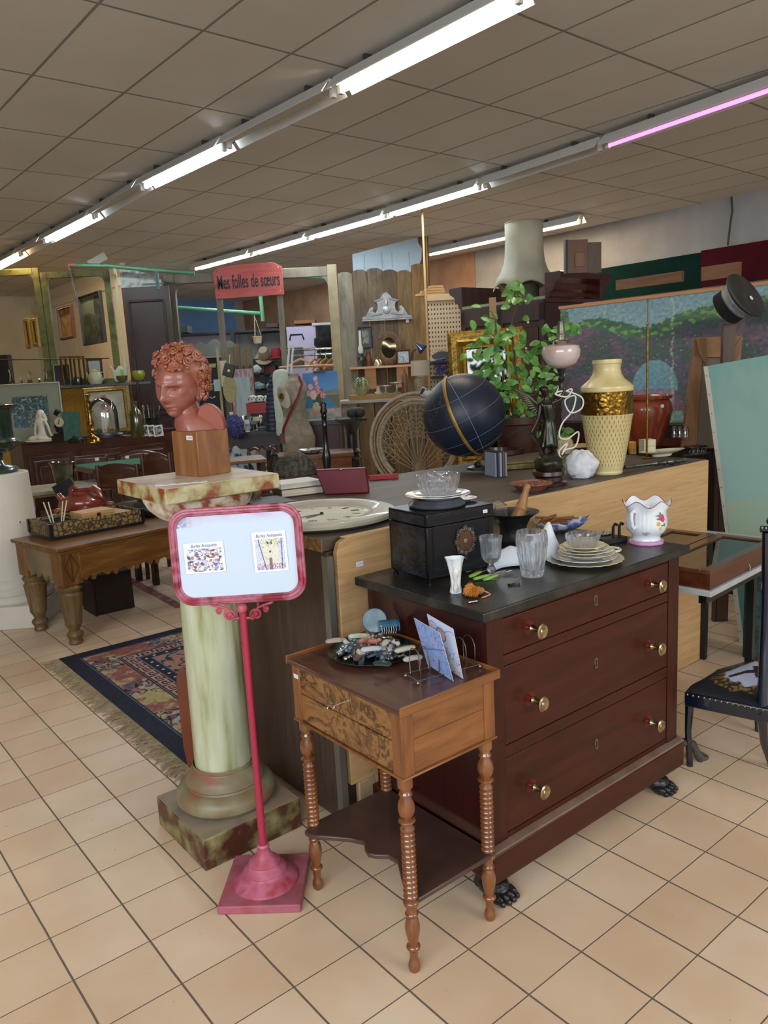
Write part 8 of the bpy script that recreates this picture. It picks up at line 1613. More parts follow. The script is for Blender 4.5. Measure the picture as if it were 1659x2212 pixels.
MB().tube([(-.10,0,.38),(-.14,0,zc-.80*Rz),(-.34,0,zc-.72*Rz),hoop(1,rad(A1))],.012,6).out('back_post',RTW,pk); MB().tube([(.10,0,.38),(.14,0,zc-.80*Rz),(.34,0,zc-.72*Rz),hoop(1,rad(A0))],.012,6).out('back_post',RTW,pk)
p=at(929,838,5.5); solo(MB().tube([(0,0,0),(.06,.0,-.03),(.10,0,-.05)],[.035,.03,.02],10),'sailor_cap',mat('#b5b9bd',.7,c2='#1c2230',ns=14,amt=(.55,.6)),'small white and dark blue cap hooked on top of the peacock chair','cap',(p.x-.06,5.62,p.z-.02),rad(0))
# ================================================================= PEGBOARD
Yg=9.3
a=at(924,655,Yg); b=at(993,655,Yg); zt=at(950,636,Yg).z; pg=T('pegboard','cream perforated plastic panel standing right of the plank partition','panel',(a.x,Yg,0)); w_=b.x-a.x
def pegm():
    m,nt,b_=base('perforated'); b_.inputs['Roughness'].default_value=.5; tc=N(nt,'ShaderNodeTexCoord'); sp=N(nt,'ShaderNodeSeparateXYZ'); nt.links.new(tc.outputs['Object'],sp.inputs[0]); ms=[]
    for ax,p_,w in ((0,w_/10.5,.36),(2,.052,.42)):
        d=N(nt,'ShaderNodeMath',operation='DIVIDE'); d.inputs[1].default_value=p_; nt.links.new(sp.outputs[ax],d.inputs[0]); f=N(nt,'ShaderNodeMath',operation='FRACT'); nt.links.new(d.outputs[0],f.inputs[0])
        c=N(nt,'ShaderNodeMath',operation='LESS_THAN'); c.inputs[1].default_value=w; nt.links.new(f.outputs[0],c.inputs[0]); ms.append(c.outputs[0])
    mu=N(nt,'ShaderNodeMath',operation='MULTIPLY'); nt.links.new(ms[0],mu.inputs[0]); nt.links.new(ms[1],mu.inputs[1]); mx=N(nt,'ShaderNodeMix',data_type='RGBA'); nt.links.new(mu.outputs[0],mx.inputs[0]); mx.inputs[6].default_value=col('#c4a885'); mx.inputs[7].default_value=col('#1c150e'); nt.links.new(mx.outputs[2],b_.inputs['Base Color']); return m
MB().bx(0,w_,0,.02,0,zt-.06).out('perforated_sheet',pegm(),pg); MB().bx(-.005,w_*.84,-.03,.02,zt-.07,zt).out('top_rail',mat('#c0a27c',.5),pg); MB().bx(-.03,-.01,-.01,.03,0,zt+1.0).out('side_post',mat('#b98f5a',.5),pg)
zz=at(950,780,Yg).z; sh=MB().bx(0,w_-.08,-.22,-.003,zz-.025,zz).out('dark_shelf',mat('#1d1713',.6),pg); zz2=at(950,812,Yg).z; MB().bx(0,w_-.06,-.22,-.003,zz2-.02,zz2).out('dark_shelf',mat('#1d1713',.6),pg)
p=at(955,778,Yg-.1); s=sc(p); MB_=MB().prism([(20*s*cos(t)*(1+.12*abs(cos(t))**6),10*s*sin(t)) for t in [2*PI*i/40 for i in range(40)]],0,.02); o=MB_.out('oval_dish',mat('#3d3a30',.4,.3),None,(p.x,p.y-.03,zz+10.2*s)); tag(o,'dark pointed oval metal dish standing on the pegboard shelf','dish')
for x in (940,962): 
    p=at(x,779,Yg-.02); s=sc(p); t=T('note_card',['left cream card with sprig drawing behind the oval dish','right cream card with sprig drawing behind the oval dish'][x>950],'card',(p.x,Yg-.04,zz+.001),rot=(-.05,rad(4),0),group='sprig cards on the pegboard shelf'); picture('card_face',22*s,24*s,lambda u,v:hx('#5a4a34') if abs(nz(u,v,9,x))<.06 and v>.35 else hx('#c4ac88'),t,20,20); MB().bx(-11*s,11*s,.001,.004,0,24*s).out('card',PAPER,t)
p=at(952,812,Yg-.12); random.seed(12); m=MB(); 
for k in range(60): m.sph((random.gauss(0,.035),random.gauss(0,.03),random.uniform(.02,.20)),(.016,.016,.012),6,4)
solo(m,'lavender_bunch',mat('#4c3f86',.8,c2='#6a5ca0',ns=40),'bunch of purple flowers on the lower dark pegboard shelf','flowers',(p.x,p.y-.02,zz2))
p=at(972,812,Yg-.12); s=sc(p); solo(MB().lathe([(0,0),(4*s,0),(8*s,6*s),(7*s,11*s),(6.4*s,11*s),(0,2*s)],n=20),'glass_bowl',TH,'small glass bowl right of the purple flowers','bowl',(p.x,p.y,zz2+.001))
for k in range(4):
    p=at(928+4*k,628-4*k,Yg-.05); o=MB().box(0,0,0,.34-.06*k,.1,.025,rad(8)).out('wood_offcut',wood('#a87a44','#bd9058',.5,'x'),None,(p.x+.02,Yg+.12,zt+.014+.028*k)); tag(o,['lowest of the pale wooden offcuts stacked on the perforated panel','second pale wooden offcut from the bottom of the stack','third pale wooden offcut from the bottom of the stack','topmost pale wooden offcut of the stack'][k],'wood offcut','wooden offcuts on the perforated panel')
# ================================================================= WARDROBE, LAMPSHADE, CUPBOARD DOOR
c0=at(1178,700,6.4); u0=CA*c0.x+SA*c0.y; v0=-SA*c0.x+CA*c0.y
WDK=wood('#2a1a16','#38241e',.45,'z',6,8,c3='#443028'); WRD=wood('#2e0f09','#431a10',.3,'y',6,8,c3='#552416',coat=.4)
wd=T('wardrobe','large dark wardrobe seen from its panelled back with a reddish moulded cornice','wardrobe',UV(u0,v0),AR)   # local x=u depth, y=v width
Wl=1.12; Wd=.60; ZW1=at(1178,626,6.4).z
MB().bx(0,Wd,0,Wl,0,ZW1).out('carcase',WDK,wd,bevel=.004)
for k in range(2):
    y0=.08+k*(Wl-.10)/2; m=MB(); m.bx(-.018,0,y0,y0+(Wl-.26)/2,.25,ZW1-.22); m.out('back_panel',wood('#38201a','#482c22',.4,'z',6,8),wd,bevel=.006)
for y in (0,.5*Wl-.03,Wl-.06): MB().bx(-.022,0,y,y+.06,0,ZW1).out('back_stile',WDK,wd)
MB().bx(-.022,0,.0,Wl,ZW1-.16,ZW1+.03).out('back_rail',WDK,wd)
ZCn=at(1195,550,6.4).z; 
cp_=[(0,0),(.02,.0),(.02,.04),(.045,.06),(.05,.10),(.09,.13),(.10,.19),(.16,.24),(.17,.30),(.155,.31),(0,.31)]
hh=ZCn-ZW1
def corn(mb,scale=hh/.31): return [(a*1.15,ZW1+b*scale) for a,b in cp_]
m=MB(); m.prism([(-a,b) for a,b in corn(0)],-.0,Wd+.16,'xz') if False else None
m=MB(); pr_=corn(0); vs=[];
m.add([(x_,-a,b) for x_ in (0,Wd) for a,b in pr_],[tuple(range(len(pr_))),tuple(range(2*len(pr_)-1,len(pr_)-1,-1))]+[(i,(i+1)%len(pr_),(i+1)%len(pr_)+len(pr_),i+len(pr_)) for i in range(len(pr_))]); m.out('side_cornice',WRD,wd)
m=MB(); m.add([(x_,Wl+a,b) for x_ in (0,Wd) for a,b in pr_],[tuple(range(len(pr_)))[::-1],tuple(range(len(pr_),2*len(pr_)))]+[(i+len(pr_),(i+1)%len(pr_)+len(pr_),(i+1)%len(pr_),i) for i in range(len(pr_))]); m.out('side_cornice',WDK,wd)
m=MB(); m.add([(Wd+a,y_,b) for y_ in (-.19,Wl+.19) for a,b in pr_],[tuple(range(len(pr_))),tuple(range(2*len(pr_)-1,len(pr_)-1,-1))]+[(i,(i+1)%len(pr_),(i+1)%len(pr_)+len(pr_),i+len(pr_)) for i in range(len(pr_))]); m.out('front_cornice',WRD,wd)
MB().bx(.0,Wd,.0,Wl,ZW1,ZW1+.06).out('top_board',mat('#7c8468',.7,c2='#8e9678',ns=60),wd)
p=Vector(UV(u0+.24,v0+.34,ZW1+.061)); pp_=at(1134,625,p.y); s=sc(p); shp=T('large_lampshade','large cream pagoda lampshade with a braided scalloped hem on top of the wardrobe','lampshade',(p.x,p.y,p.z)); zoff=at(1134,612,p.y).z-p.z
xo=pp_.x-p.x
LSM=mat('#a9a693',.8,c2='#b5b19c',ns=4)
def lsm(t,z,r):
    k=abs(sin(t*3)); return r*(1-.07*k*max(0,1-z/(120*s)))
def hemz(mb):
    out=[]
    for x,y,z in mb.v:
        if z<zoff+14*s: t=math.atan2(y,x-xo); z-=(1-abs(sin(3*t)))*14*s*(1-(z-zoff)/(14*s) if z>zoff else 1)
        out.append((x,y,z))
    mb.v=out; return mb
m=MB().lathe([(68*s,0),(60*s,12*s),(50*s,26*s),(44*s,42*s),(41*s,62*s),(40*s,90*s),(40*s,124*s)],n=96,mod=lsm,cap=False); m.v=[(x+xo,y,z+zoff) for x,y,z in m.v]; hemz(m).out('shade',LSM,shp,solid=.004,ang=80)
for k in range(3):
    m=MB(); m.tube([((68-3.2*k*1.6)*s*(1-.07*abs(sin(3*t)))*cos(t)+xo,(68-3.2*k*1.6)*s*(1-.07*abs(sin(3*t)))*sin(t),zoff+(4*k-(1-abs(sin(3*t)))*14*(1-k*.25))*s) for t in [2*PI*i/120 for i in range(120)]],1.3*s,5,True); m.out('braid_trim',mat('#8f8468',.8,c2='#a89c7c',ns=80),shp)
MB().tube([(40*s*cos(t)+xo,40*s*sin(t),124*s+zoff) for t in [2*PI*i/60 for i in range(60)]],1.6*s,5,True).out('top_trim',mat('#8f8468',.8),shp)
MB().lathe([(30*s,0),(30*s,zoff-4*s),(4*s,zoff+10*s),(0,zoff+10*s)],(xo,0,0),16).out('inner_frame',mat('#5a5648',.7),shp)
p=Vector(UV(u0+.42,v0-.10,0)); a=at(1226,578,7.0); b=at(1272,578,7.0); w_=b.x-a.x; z0=a.z; H=at(1245,517,7.0).z-z0+.05; cdn=T('cupboard_door','small brown panelled cupboard door leaning on top of the wardrobe cornice','door leaf',(a.x,7.0,z0-.05),rad(6)); BW_=wood('#4a2c16','#5f3a1e',.4,'z',5,8)
MB().bx(0,w_,0,.03,0,H).out('leaf',BW_,cdn,bevel=.003); MB().bx(w_*.35,w_*.85,-.008,0,.05,H*.62).out('raised_panel',wood('#5f3c1e','#754a26',.4,'z',5,8),cdn,bevel=.01); MB().bx(-.02,0,-.01,.04,0,H).out('edge_strip',mat('#15110e',.5),cdn); MB().bx(w_,w_+.12,.0,.03,0,H*.9).out('folded_leaf',wood('#3c2a1c','#4c3624',.4,'z',5,8),cdn)
# ================================================================= GILT MIRROR, EASEL STICK
Ye=5.3
a=at(985,1015,Ye); b=at(1148,1008,Ye-.08); w_=(b-a).length; H=at(1062,708,Ye).z-at(1066,1010,Ye).z
gm=T('gilt_mirror','large mirror in a wide ornate gilt frame partly hidden by the camellia plant','mirror',((a.x+b.x)/2,Ye,a.z),rot=(-.05,rad(-1.5),rad(-6)))
GM=mat('#a58636',.35,.6,'#6f5720',36,bump=.35,bs=70); frame_mb(w_,H,.095,.06).out('frame',GM,gm,ang=25); frame_mb(w_-.19,H-.19,.03,.03,y=.015).out('inner_moulding',mat('#b9963e',.3,.8),gm,loc=(0,0,.095)); MB().bx(-w_/2+.11,w_/2-.11,.035,.045,.11,H-.11).out('mirror_glass',mat('#4f504c',.06,1),gm); MB().bx(-w_/2+.02,w_/2-.02,.05,.07,.02,H-.02).out('backing',mat('#2a2018',.8),gm)
zt=a.z
lw=T('low_bench','low dark bench carrying the gilt mirror behind the globe','bench',((a.x+b.x)/2,Ye+.02,0)); MB().bx(-.4,.5,-.05,.12,zt-.04,zt-.004).out('bench_top',DT,lw)
for x in (-.36,.46): MB().bx(x-.03,x+.03,-.03,.10,0,zt-.04).out('leg',DT,lw)
a=at(1066,668,Ye+.12); o=MB().bx(-.022,.022,0,.03,0,a.z+.08).out('easel_upright',mat('#8a6a48',.6),None,(a.x,Ye+.14,0)); tag(o,'rounded pale wooden upright sticking out above the gilt mirror','upright')
# ================================================================= CAMELLIA PLANT
Yc_=4.75
P0=at(1115,930,Yc_); s=sc(P0); pln=T('camellia_plant','leafy green camellia shrub with pale buds in a brown pot behind the globe','potted plant',(P0.x,Yc_,0))
zp=at(1115,900,Yc_).z
MB().lathe([(0,zp-.33),(.09,zp-.33),(.13,zp-.05),(.14,zp-.04),(.14,zp),(.125,zp),(.12,zp-.04),(0,zp-.05)],n=32).out('pot',mat('#4a2c20',.5,c2='#3a2018'),pln)
MB().bx(-.16,.16,-.16,.16,0,zp-.331).out('plant_stand',mat('#15110e',.6),pln)
def PW(x,y,d=0): q=at(x,y,Yc_); return Vector((q.x-P0.x,d,q.z))
random.seed(77)
tips=[(1106,622),(1118,632),(1125,612),(1100,660),(1060,668),(1030,690),(1075,700),(1045,720),(1095,720),(1135,660),(1130,705),(1190,700),(1215,718),(1226,700),(1180,740),(1205,745),(1160,745),(1140,760),(1020,770),(1035,800),(1060,790),(1085,780),(1110,790),(1140,800),(1170,770),(1200,790),(1050,830),(1080,830),(1105,835),(1135,830),(1165,820),(1185,800),(1060,760),(1010,760),(1090,870),(1120,865),(1150,850),(1180,850),(1100,905),(1125,895),(1150,890),(1170,830),(1110,745),(1075,745),(1055,815),(1120,815),(1150,780),(1190,835),(1205,860),(1070,855),(1140,925),(1090,930),(1000,930),(1215,940),(1230,930),(1170,950)]
br=MB(); lf=MB(); bd=MB(); trunk=PW(1112,905)
spine=[PW(1110,905),PW(1100,860),PW(1085,800),PW(1072,730),PW(1070,690)]
sp2_=[PW(1112,905),PW(1120,850),PW(1112,780),PW(1105,700),PW(1120,640)]
sp3=[PW(1114,905),PW(1140,850),PW(1165,800),PW(1195,740)]
for q,r in ((spine,.008),(sp2_,.006),(sp3,.006)): br.tube(q,[r*(1-.6*i/len(q)) for i in range(len(q))],6)
allp=spine+sp2_+sp3
def leafm(c,d,up,L,W):
    d=d.normalized(); sd=d.cross(up)
    if sd.length<.01: sd=Vector((1,0,0))
    sd.normalize(); nrm=sd.cross(d).normalized(); pts=[];fs=[]
    n=6
    for i in range(n+1):
        t=i/n; w=W*math.sin(PI*min(1,t*.93+.04))**.75; dr=-.25*L*t*t
        ctr_=c+d*L*t+nrm*dr
        for e in (-1,0,1): pts.append(ctr_+sd*w*e+nrm*(abs(e)*w*.25))
    for i in range(n):
        for e in range(2): a_=i*3+e; fs.append((a_,a_+1,a_+4,a_+3))
    lf.add(pts,fs)
for (x,y) in tips:
    dd_=random.uniform(-.13,.13); tip=PW(x,y,dd_); near=min(allp,key=lambda q:(q-tip).length); br.tube([near,near.lerp(tip,.5)+Vector((0,random.uniform(-.02,.02),.02)),tip],[.0035,.0025,.0012],5)
    n=random.randint(4,5) if y>690 else 3
    for k in range(n):
        c=tip.lerp(near,random.uniform(0,.35))+Vector((random.gauss(0,.022),random.gauss(0,.03),random.gauss(0,.022))); a_=random.uniform(0,2*PI); d=Vector((cos(a_)*.8,random.uniform(-.8,.4),sin(a_)*.7-.25))
        leafm(c,d,Vector((random.uniform(-.5,.5),-1,random.uniform(.0,.9))),random.uniform(.052,.078),random.uniform(.015,.022))
    if random.random()<.45: q=tip+Vector((random.uniform(-.03,.03),-.05,.02)); MB().sph(q,.0075,8,6).out('bud',mat('#cfc0a0',.5),pln)
br.out('branches',mat('#4a3a2a',.7),pln); lf.out('foliage',mat('#3a6c26',.4,c2='#558a38',ns=14,c3='#6a9c4c',coat=.2),pln,ang=80)
# pot rim and dark box seen under the mirror
p=at(1085,990,4.56); solo(MB().lathe([(0,0),(.085,0),(.11,.2),(.125,.22),(.125,.245),(.105,.245),(.1,.21),(0,.2)],n=28),'brown_pot',mat('#3a1c16',.4,coat=.3),'dark red brown pot with a thick rim standing behind the globe base','pot',(p.x,4.56,p.z-.19))
bs_=MB().bx(-.25,.25,-.12,.12,0,p.z-.191).out('dark_stool',DT,None,(p.x,4.56,0)); tag(bs_,'low dark bench under the brown pot behind the globe','bench')
# ================================================================= BIG LANDSCAPE CANVAS
ul=4.72
def VL_(x,y,u=ul):
    p=onu(x,y,u); return -SA*p.x+CA*p.y,p.z
vl,ztl=VL_(1210,652); vr,ztr=VL_(1659,583); zb_=VL_(1212,932)[1]; vrr=vr-.35
zt=(ztl+ztr)/2; Wp=vl-vrr; Hp=zt-zb_
bl_=T('landscape_canvas','very large painted canvas of a wooded gorge with a pool, leaning at the right rear','painting',UV(ul,vl,zb_),AR-PI/2)   # local x runs towards the viewer
def gorge(u,v):
    vv=vl-u*Wp; X_=CA*ul-SA*vv; Y_=SA*ul+CA*vv; u=(829.5+1677*X_/Y_*1.0-1210)/449
    sky=mixc(hx('#5c7f8e'),hx('#6f8f98'),.5+nz(u,v,3)); c=sky
    ridge=.89-.11*math.exp(-((u-.50)/.16)**2)+.02*nz(u,0,14)+.02*nz(u,0,40)
    ridge=.97 if u<.07 else (ridge-.02 if u<.15 else ridge)
    if u>1: ridge=.93
    if v<ridge:
        c=mixc(hx('#3c5a3e'),hx('#2f4a3a'),.5+nz(u,v,9)); k=fb(u,v,6,2)
        if v<ridge-.10-.05*nz(u,0,9):
            c=mixc(hx('#44435a'),hx('#564456'),.5+fb(u,v,5,5))
            if k>.06: c=mixc(c,hx('#2f4a3c'),.6)
            if k<-.18: c=mixc(c,hx('#70525a'),.5)
        elif nz(u,v,30,3)>.2: c=hx('#5a8a44')
    # pool / arch
    if .26<v<.51 and abs(u-.55)<.13*math.sqrt(max(0,1-((v-.26)/.25)**2)): c=mixc(hx('#5a7f92'),hx('#64909c'),v)
    if v<.27+.02*nz(u,0,20) and .40<u<.66: c=mixc(hx('#8a6a70'),hx('#6a5a72'),.5+fb(u,v,8))
    if v<.10 and u>.3: c=hx('#4f7a50') if nz(u,v,14)>-.2 else hx('#6f8f90')
    if u<.06+.03*nz(u,v,7): c=mixc(c,hx('#3c5a3c'),.6) if v>.5 else mixc(c,hx('#4a4a5e'),.4)
    # scuffs
    if abs(u-.645-.004*sin(v*30))<.006 and nz(u,v,60)>-.1: c=mixc(c,hx('#a8a894'),.7)
    if v>.86 and abs(nz(u*1.0,v*.15,38,8))<.02: c=mixc(c,hx('#b0a890'),.6)
    if nz(u,v,90,9)>.62: c=mixc(c,hx('#b0aca4'),.7)
    c=mixc(c,hx('#8a9ca0'),.16); return mixc(tuple(min(1,a*1.18) for a in c),c,.5+nz(u,v,50))
picture('painted_canvas',Wp,Hp,gorge,bl_,240,130,surf=lambda u,v:(u*Wp+.012*nz(0,v,14)*(1-u*9 if u<.11 else 0),0,v*Hp),rough=.55)
MB().bx(.01,Wp,.003,.03,0,Hp).out('backing_board',mat('#5a4a3a',.8),bl_); MB().bx(-.01,Wp,-.006,.04,Hp,Hp+.022).out('top_batten',wood('#a87a54','#bd8f68',.5,'x'),bl_)
# dark cabinet below the canvas
cbn=T('rear_cabinet','long dark cabinet carrying the large canvas behind the counter','cabinet',UV(ul-.30,vrr,0),AR); MB().bx(0,.55,0,vl-vrr+.05,0,zb_-.003).out('cabinet_body',DT,cbn); MB().bx(-.02,.57,-.02,vl-vrr+.07,zb_-.14,zb_-.09).out('moulding',WRD,cbn)
for k,x in enumerate((1456,1468,1480)):
    p=onu(x,940,ul-.2); o=MB().lathe([(0,0),(.018,0),(.018,.05),(.012,.06),(0,.06)],n=14).out('small_bottle',TH,None,(p.x,p.y,zb_-.002)); tag(o,['left small glass jar on the rear cabinet beside the easel','middle small glass jar on the rear cabinet beside the easel','right small glass jar on the rear cabinet beside the easel'][k],'jar','small glass jars on the rear cabinet')
# boards behind the canvas top
for i,(x0,x1,y0,y1,c_,lb) in enumerate(((1330,1480,600,612,'#4a3426','short brown board end showing above the canvas left of centre'),(1515,1600,572,592,'#5c4028','rough split brown board showing above the right of the canvas'))):
    a=onu(x0,y1,5.2); b=onu(x1,y1-18,5.2); w_=(b-a).length; o=MB().bx(0,w_,0,.03,0,(y1-y0)*sc(a)*.9+.03).out('loose_board',wood(c_,'#755336',.7,'x'),None,(a.x,a.y,min(a.z,b.z)-.04),AR-PI/2); tag(o,lb,'board')
# ================================================================= EASEL WITH STRETCHER AND KEPI
Yh=4.35
a=at(1488,968,Yh); SW=wood('#5f4024','#7c5630',.6,'z',5,7,c3='#926a40'); SX=wood('#7a5430','#946a3e',.6,'x',5,7)
es=T('canvas_stretcher','back of a wooden stretcher frame with mitred corner braces standing behind the teal canvas','stretcher',(a.x,Yh,a.z),rot=(-.12,0,0)); ex=lambda x,y:(at(x,y,Yh).x-a.x,at(x,y,Yh).z-a.z)
q=[ex(1474,968),ex(1512,728),ex(1532,726),ex(1504,968)]; MB().prism(q,0,.03).out('side_bar',SW,es); MB().prism([ex(1512,726),ex(1616,722),ex(1612,770),ex(1508,770)],.0,.03).out('top_bar',SX,es,bevel=.002); MB().prism([ex(1596,724),ex(1616,722),ex(1607,800),ex(1590,800)],-.004,.034).out('side_bar',SW,es); MB().prism([ex(1532,766),ex(1600,766),ex(1604,968),ex(1500,968)],.02,.028).out('canvas_back',mat('#6e6252',.85),es)
for e in (0,1):
    t=[ex(1514,728),ex(1536,728),ex(1534,790),ex(1518,760)] if e==0 else [ex(1612,724),ex(1586,768),ex(1594,790),ex(1608,760)]
    MB().prism(t,-.008,0).out('corner_brace',wood('#6e4a28','#855c34',.6,'z'),es)
m=MB()
for k in range(26): t=k/25; x,z=ex(1512-36*t,735+228*t); m.box(x-.003,.012,z,.008,.006,.006)
m.out('tacks',mat('#8a7d5e',.5,.5),es)
a2=at(1575,970,Yh-.1); zt=at(1574,700,Yh-.1).z; o=MB().bx(-.033,.033,0,.03,0,zt).bx(-.05,-.037,.0,.03,0,zt*.62).out('easel_post',wood('#3d2a20','#523a2a',.5,'z'),None,(at(1574,800,Yh-.1).x,Yh-.1,0)); tag(o,'dark wooden easel post holding the military cap','easel')
p=at(1586,655,Yh-.16); s=sc(p); kp2=T('kepi','tilted black and silver banded military cap hung on the easel post','cap',p); axk=Vector((.52,-.70,.48)).normalized()
MB().lathe([(0,-24*s),(38*s,-24*s),(40*s,-22*s),(40*s,0)],n=40,axis=axk,sx=1,sy=.9).out('black_band',mat('#07080b',.9),kp2)
MB().lathe([(40*s,0),(43*s,4*s),(42*s,10*s),(44*s,16*s),(42*s,20*s)],n=60,axis=axk,sx=1,sy=.9,cap=False,mod=lambda t,z,r:r*(1+.02*abs(sin(t*10)))).out('silver_band',mat('#76797d',.5,.3,'#8d9094',60),kp2)
MB().lathe([(42*s,18*s),(54*s,24*s),(57*s,28*s),(55*s,32*s),(40*s,33*s),(10*s,29*s),(0,30*s)],n=48,axis=axk,sx=1,sy=.9).out('crown',mat('#242321',.6,c2='#34322f',ns=10),kp2)
qq=axk*33*s; o=MB().lathe([(0,0),(5*s,0),(5*s,.002),(0,.002)],n=14,axis=axk).out('price_dot',TAGM,kp2,loc=qq+Vector((.02,-.0,-.02)))
# ================================================================= TEAL CANVAS
def LPn(x,y): return at(x,y,4.0)
tl=at(1520,792,4.0); bl2=at(1602,1420,3.9); tr_=at(1700,775,3.8)
def tealc(u,v):
    c=mixc(hx('#7c9c94'),hx('#64928f'),.5+fb(u,v,2.2,1)*1.2); 
    if v<.55: c=mixc(c,hx('#8c9a7e'),.5+.5*fb(u,v,3,6))
    if v<.42: c=mixc(c,hx('#4f7c74'),min(1,(.42-v)*4))
    if u>.45+.25*max(0,v-.1)+.04*nz(u,v,6) and v<.55-.3*(u-.45)+.2*(u>.6): c=mixc(c,hx('#56605a'),.75)
    return c
v1=bl2-tl; hcan=v1.length; wcan=.62; tcn=T('teal_canvas','large unframed teal painted canvas with nailed pale edges leaning at the right edge','painting',bl2); 
ez=(-v1).normalized(); exv=(tr_-tl); exv=(exv-ez*exv.dot(ez)).normalized(); eyv=ez.cross(exv)
Mx=Matrix((exv,eyv,ez)).transposed().to_4x4(); Mx.translation=bl2; tcn.matrix_world=Mx
picture('painted_face',wcan,hcan,tealc,tcn,60,110,loc=(wcan/2+.02,-.002,0)); MB().bx(0,wcan+.02,.0,.035,0,hcan).out('canvas_edge',mat('#9c978a',.8,c2='#aaa598',ns=20),tcn,bevel=.003)
MB().grid(lambda u,v:(.022*u,-.0025-.003*sin(9*v+u),v*hcan),4,40).out('folded_edge',mat('#b0aca0',.8),tcn,ang=80)
m=MB()
for k in range(16): m.sph((.010,-.006,hcan*(k+.5)/16),.0028,6,4)
m.out('nails',mat('#5a564c',.5,.5),tcn)
# ================================================================= DISPLAY CASES ON WHITE TABLE
ZC2=.65; cc=on(1536,1290,ZC2-.02); CAa=rad(43); tbw=T('white_table','white topped folding table on black legs right of the chest','table',(cc.x,cc.y,0),CAa)
MB().bx(0,1.0,0,.485,ZC2-.022,ZC2).out('table_top',mat('#b9bcc0',.5,c2='#a9acb0',ns=8),tbw,bevel=.002); MB().bx(.03,.97,.03,.06,ZC2-.06,ZC2-.023).out('frame_rail',BLACK,tbw); MB().bx(.03,.97,.44,.47,ZC2-.06,ZC2-.023).out('frame_rail',BLACK,tbw)
for x,y in ((.5,.05),(.5,.45),(.95,.05),(.95,.45)): MB().bx(x-.015,x+.015,y-.015,y+.015,0,ZC2-.06).out('leg',BLACK,tbw)
CM=wood('#3d1c0e','#532a15',.35,'x',6,8,c3='#673a20',coat=.4); CMT=wood('#4a2a18','#5f3a22',.35,'x',6,8,c3='#70482e',coat=.4)
def case(label,x0,y0,w_,d_,h,z,hw=True):
    v=Matrix.Rotation(CAa,3,'Z')@Vector((x0,y0,0)); o=T('display_case',label,'display case',(cc.x+v.x,cc.y+v.y,z),CAa)
    for nm,(a,b,c,d) in {'front_wall':(0,w_,0,.012),'back_wall':(0,w_,d_-.012,d_),'left_wall':(0,.012,.012,d_-.012),'right_wall':(w_-.012,w_,.012,d_-.012)}.items(): MB().bx(a,b,c,d,0,h).out(nm,CM,o)
    MB().bx(.012,w_-.012,.012,d_-.012,.0,.008).out('lining',mat('#8f8a74',.8,c2='#a19b84',ns=6),o)
    t=.035; 
    for a,b,c,d in ((-.004,w_+.004,-.004,t),(-.004,w_+.004,d_-t,d_+.004),(-.004,t,t,d_-t),(w_-t,w_+.004,t,d_-t)): MB().bx(a,b,c,d,h,h+.016).out('lid_rail',CMT,o,bevel=.002)
    MB().bx(t,w_-t,t,d_-t,h+.006,h+.009).out('lid_glass',TH,o)
    if hw:
        m=MB(); m.tube([(w_*.55,-.004,h-.03),(w_*.55,-.01,h-.045),(w_*.55,-.004,h-.06)],.0025,6); m.out('hook_latch',SILVER,o)
        m=MB(); m.sph((w_*.55,-.002,h+.006),(.006,.003,.004),8,5); m.sph((w_*.55+.02,-.002,h+.008),(.008,.002,.003),8,5); m.out('lid_studs',SILVER,o)
    return o
d1=case('dark mahogany glass-topped display case nearest on the white table',.015,.012,.62,.24,.058,ZC2+.001); d2=case('second mahogany glass-topped display case behind the nearest one',.0,.268,.62,.21,.058,ZC2+.001,False)
random.seed(19); RC=Matrix.Rotation(CAa,3,'Z')
for k in range(28):
    far=k%2; v=RC@Vector((random.uniform(.06,.5),random.uniform(.05,.17)+(.26 if far else .0),0)); r=random.uniform(.007,.018)
    kd=k%3; m=MB()
    if kd==0: m.tube([(r*cos(t),r*sin(t),.002) for t in [2*PI*i/12 for i in range(12)]],.0015,4,True)
    elif kd==1: m.sph((0,0,.003),(r,r*.7,.003),8,5)
    else: m.box(0,0,.002,r*2,r*1.2,.004)
    o=m.out(['jewellery_ring','brooch','paper_label'][kd],[BRASS,mat('#b9b6a6',.4),mat('#c9c2a4',.7)][kd],None,(cc.x+v.x+.01,cc.y+v.y,ZC2+.0095),random.uniform(0,3)); tag(o,['thin gold coloured ring','small oval pale brooch','small cream paper tag'][kd]+' lying inside the '+('rear' if far else 'nearest')+' display case','jewellery','%s in the %s display case'%(['rings','brooches','paper tags'][kd],'rear' if far else 'nearest'))
# green patterned roll and dark post seen under the table
p=on(1632,1420,0); q=at(1632,1330,4.3); o=MB().lathe([(0,0),(.06,0),(.06,.52),(0,.52)],n=20).out('carpet_roll',mat('#14312f',.9,c2='#2f5450',ns=30),None,(at(1635,1330,3.7).x,3.7,0)); tag(o,'dark green patterned roll standing under the white table','roll')
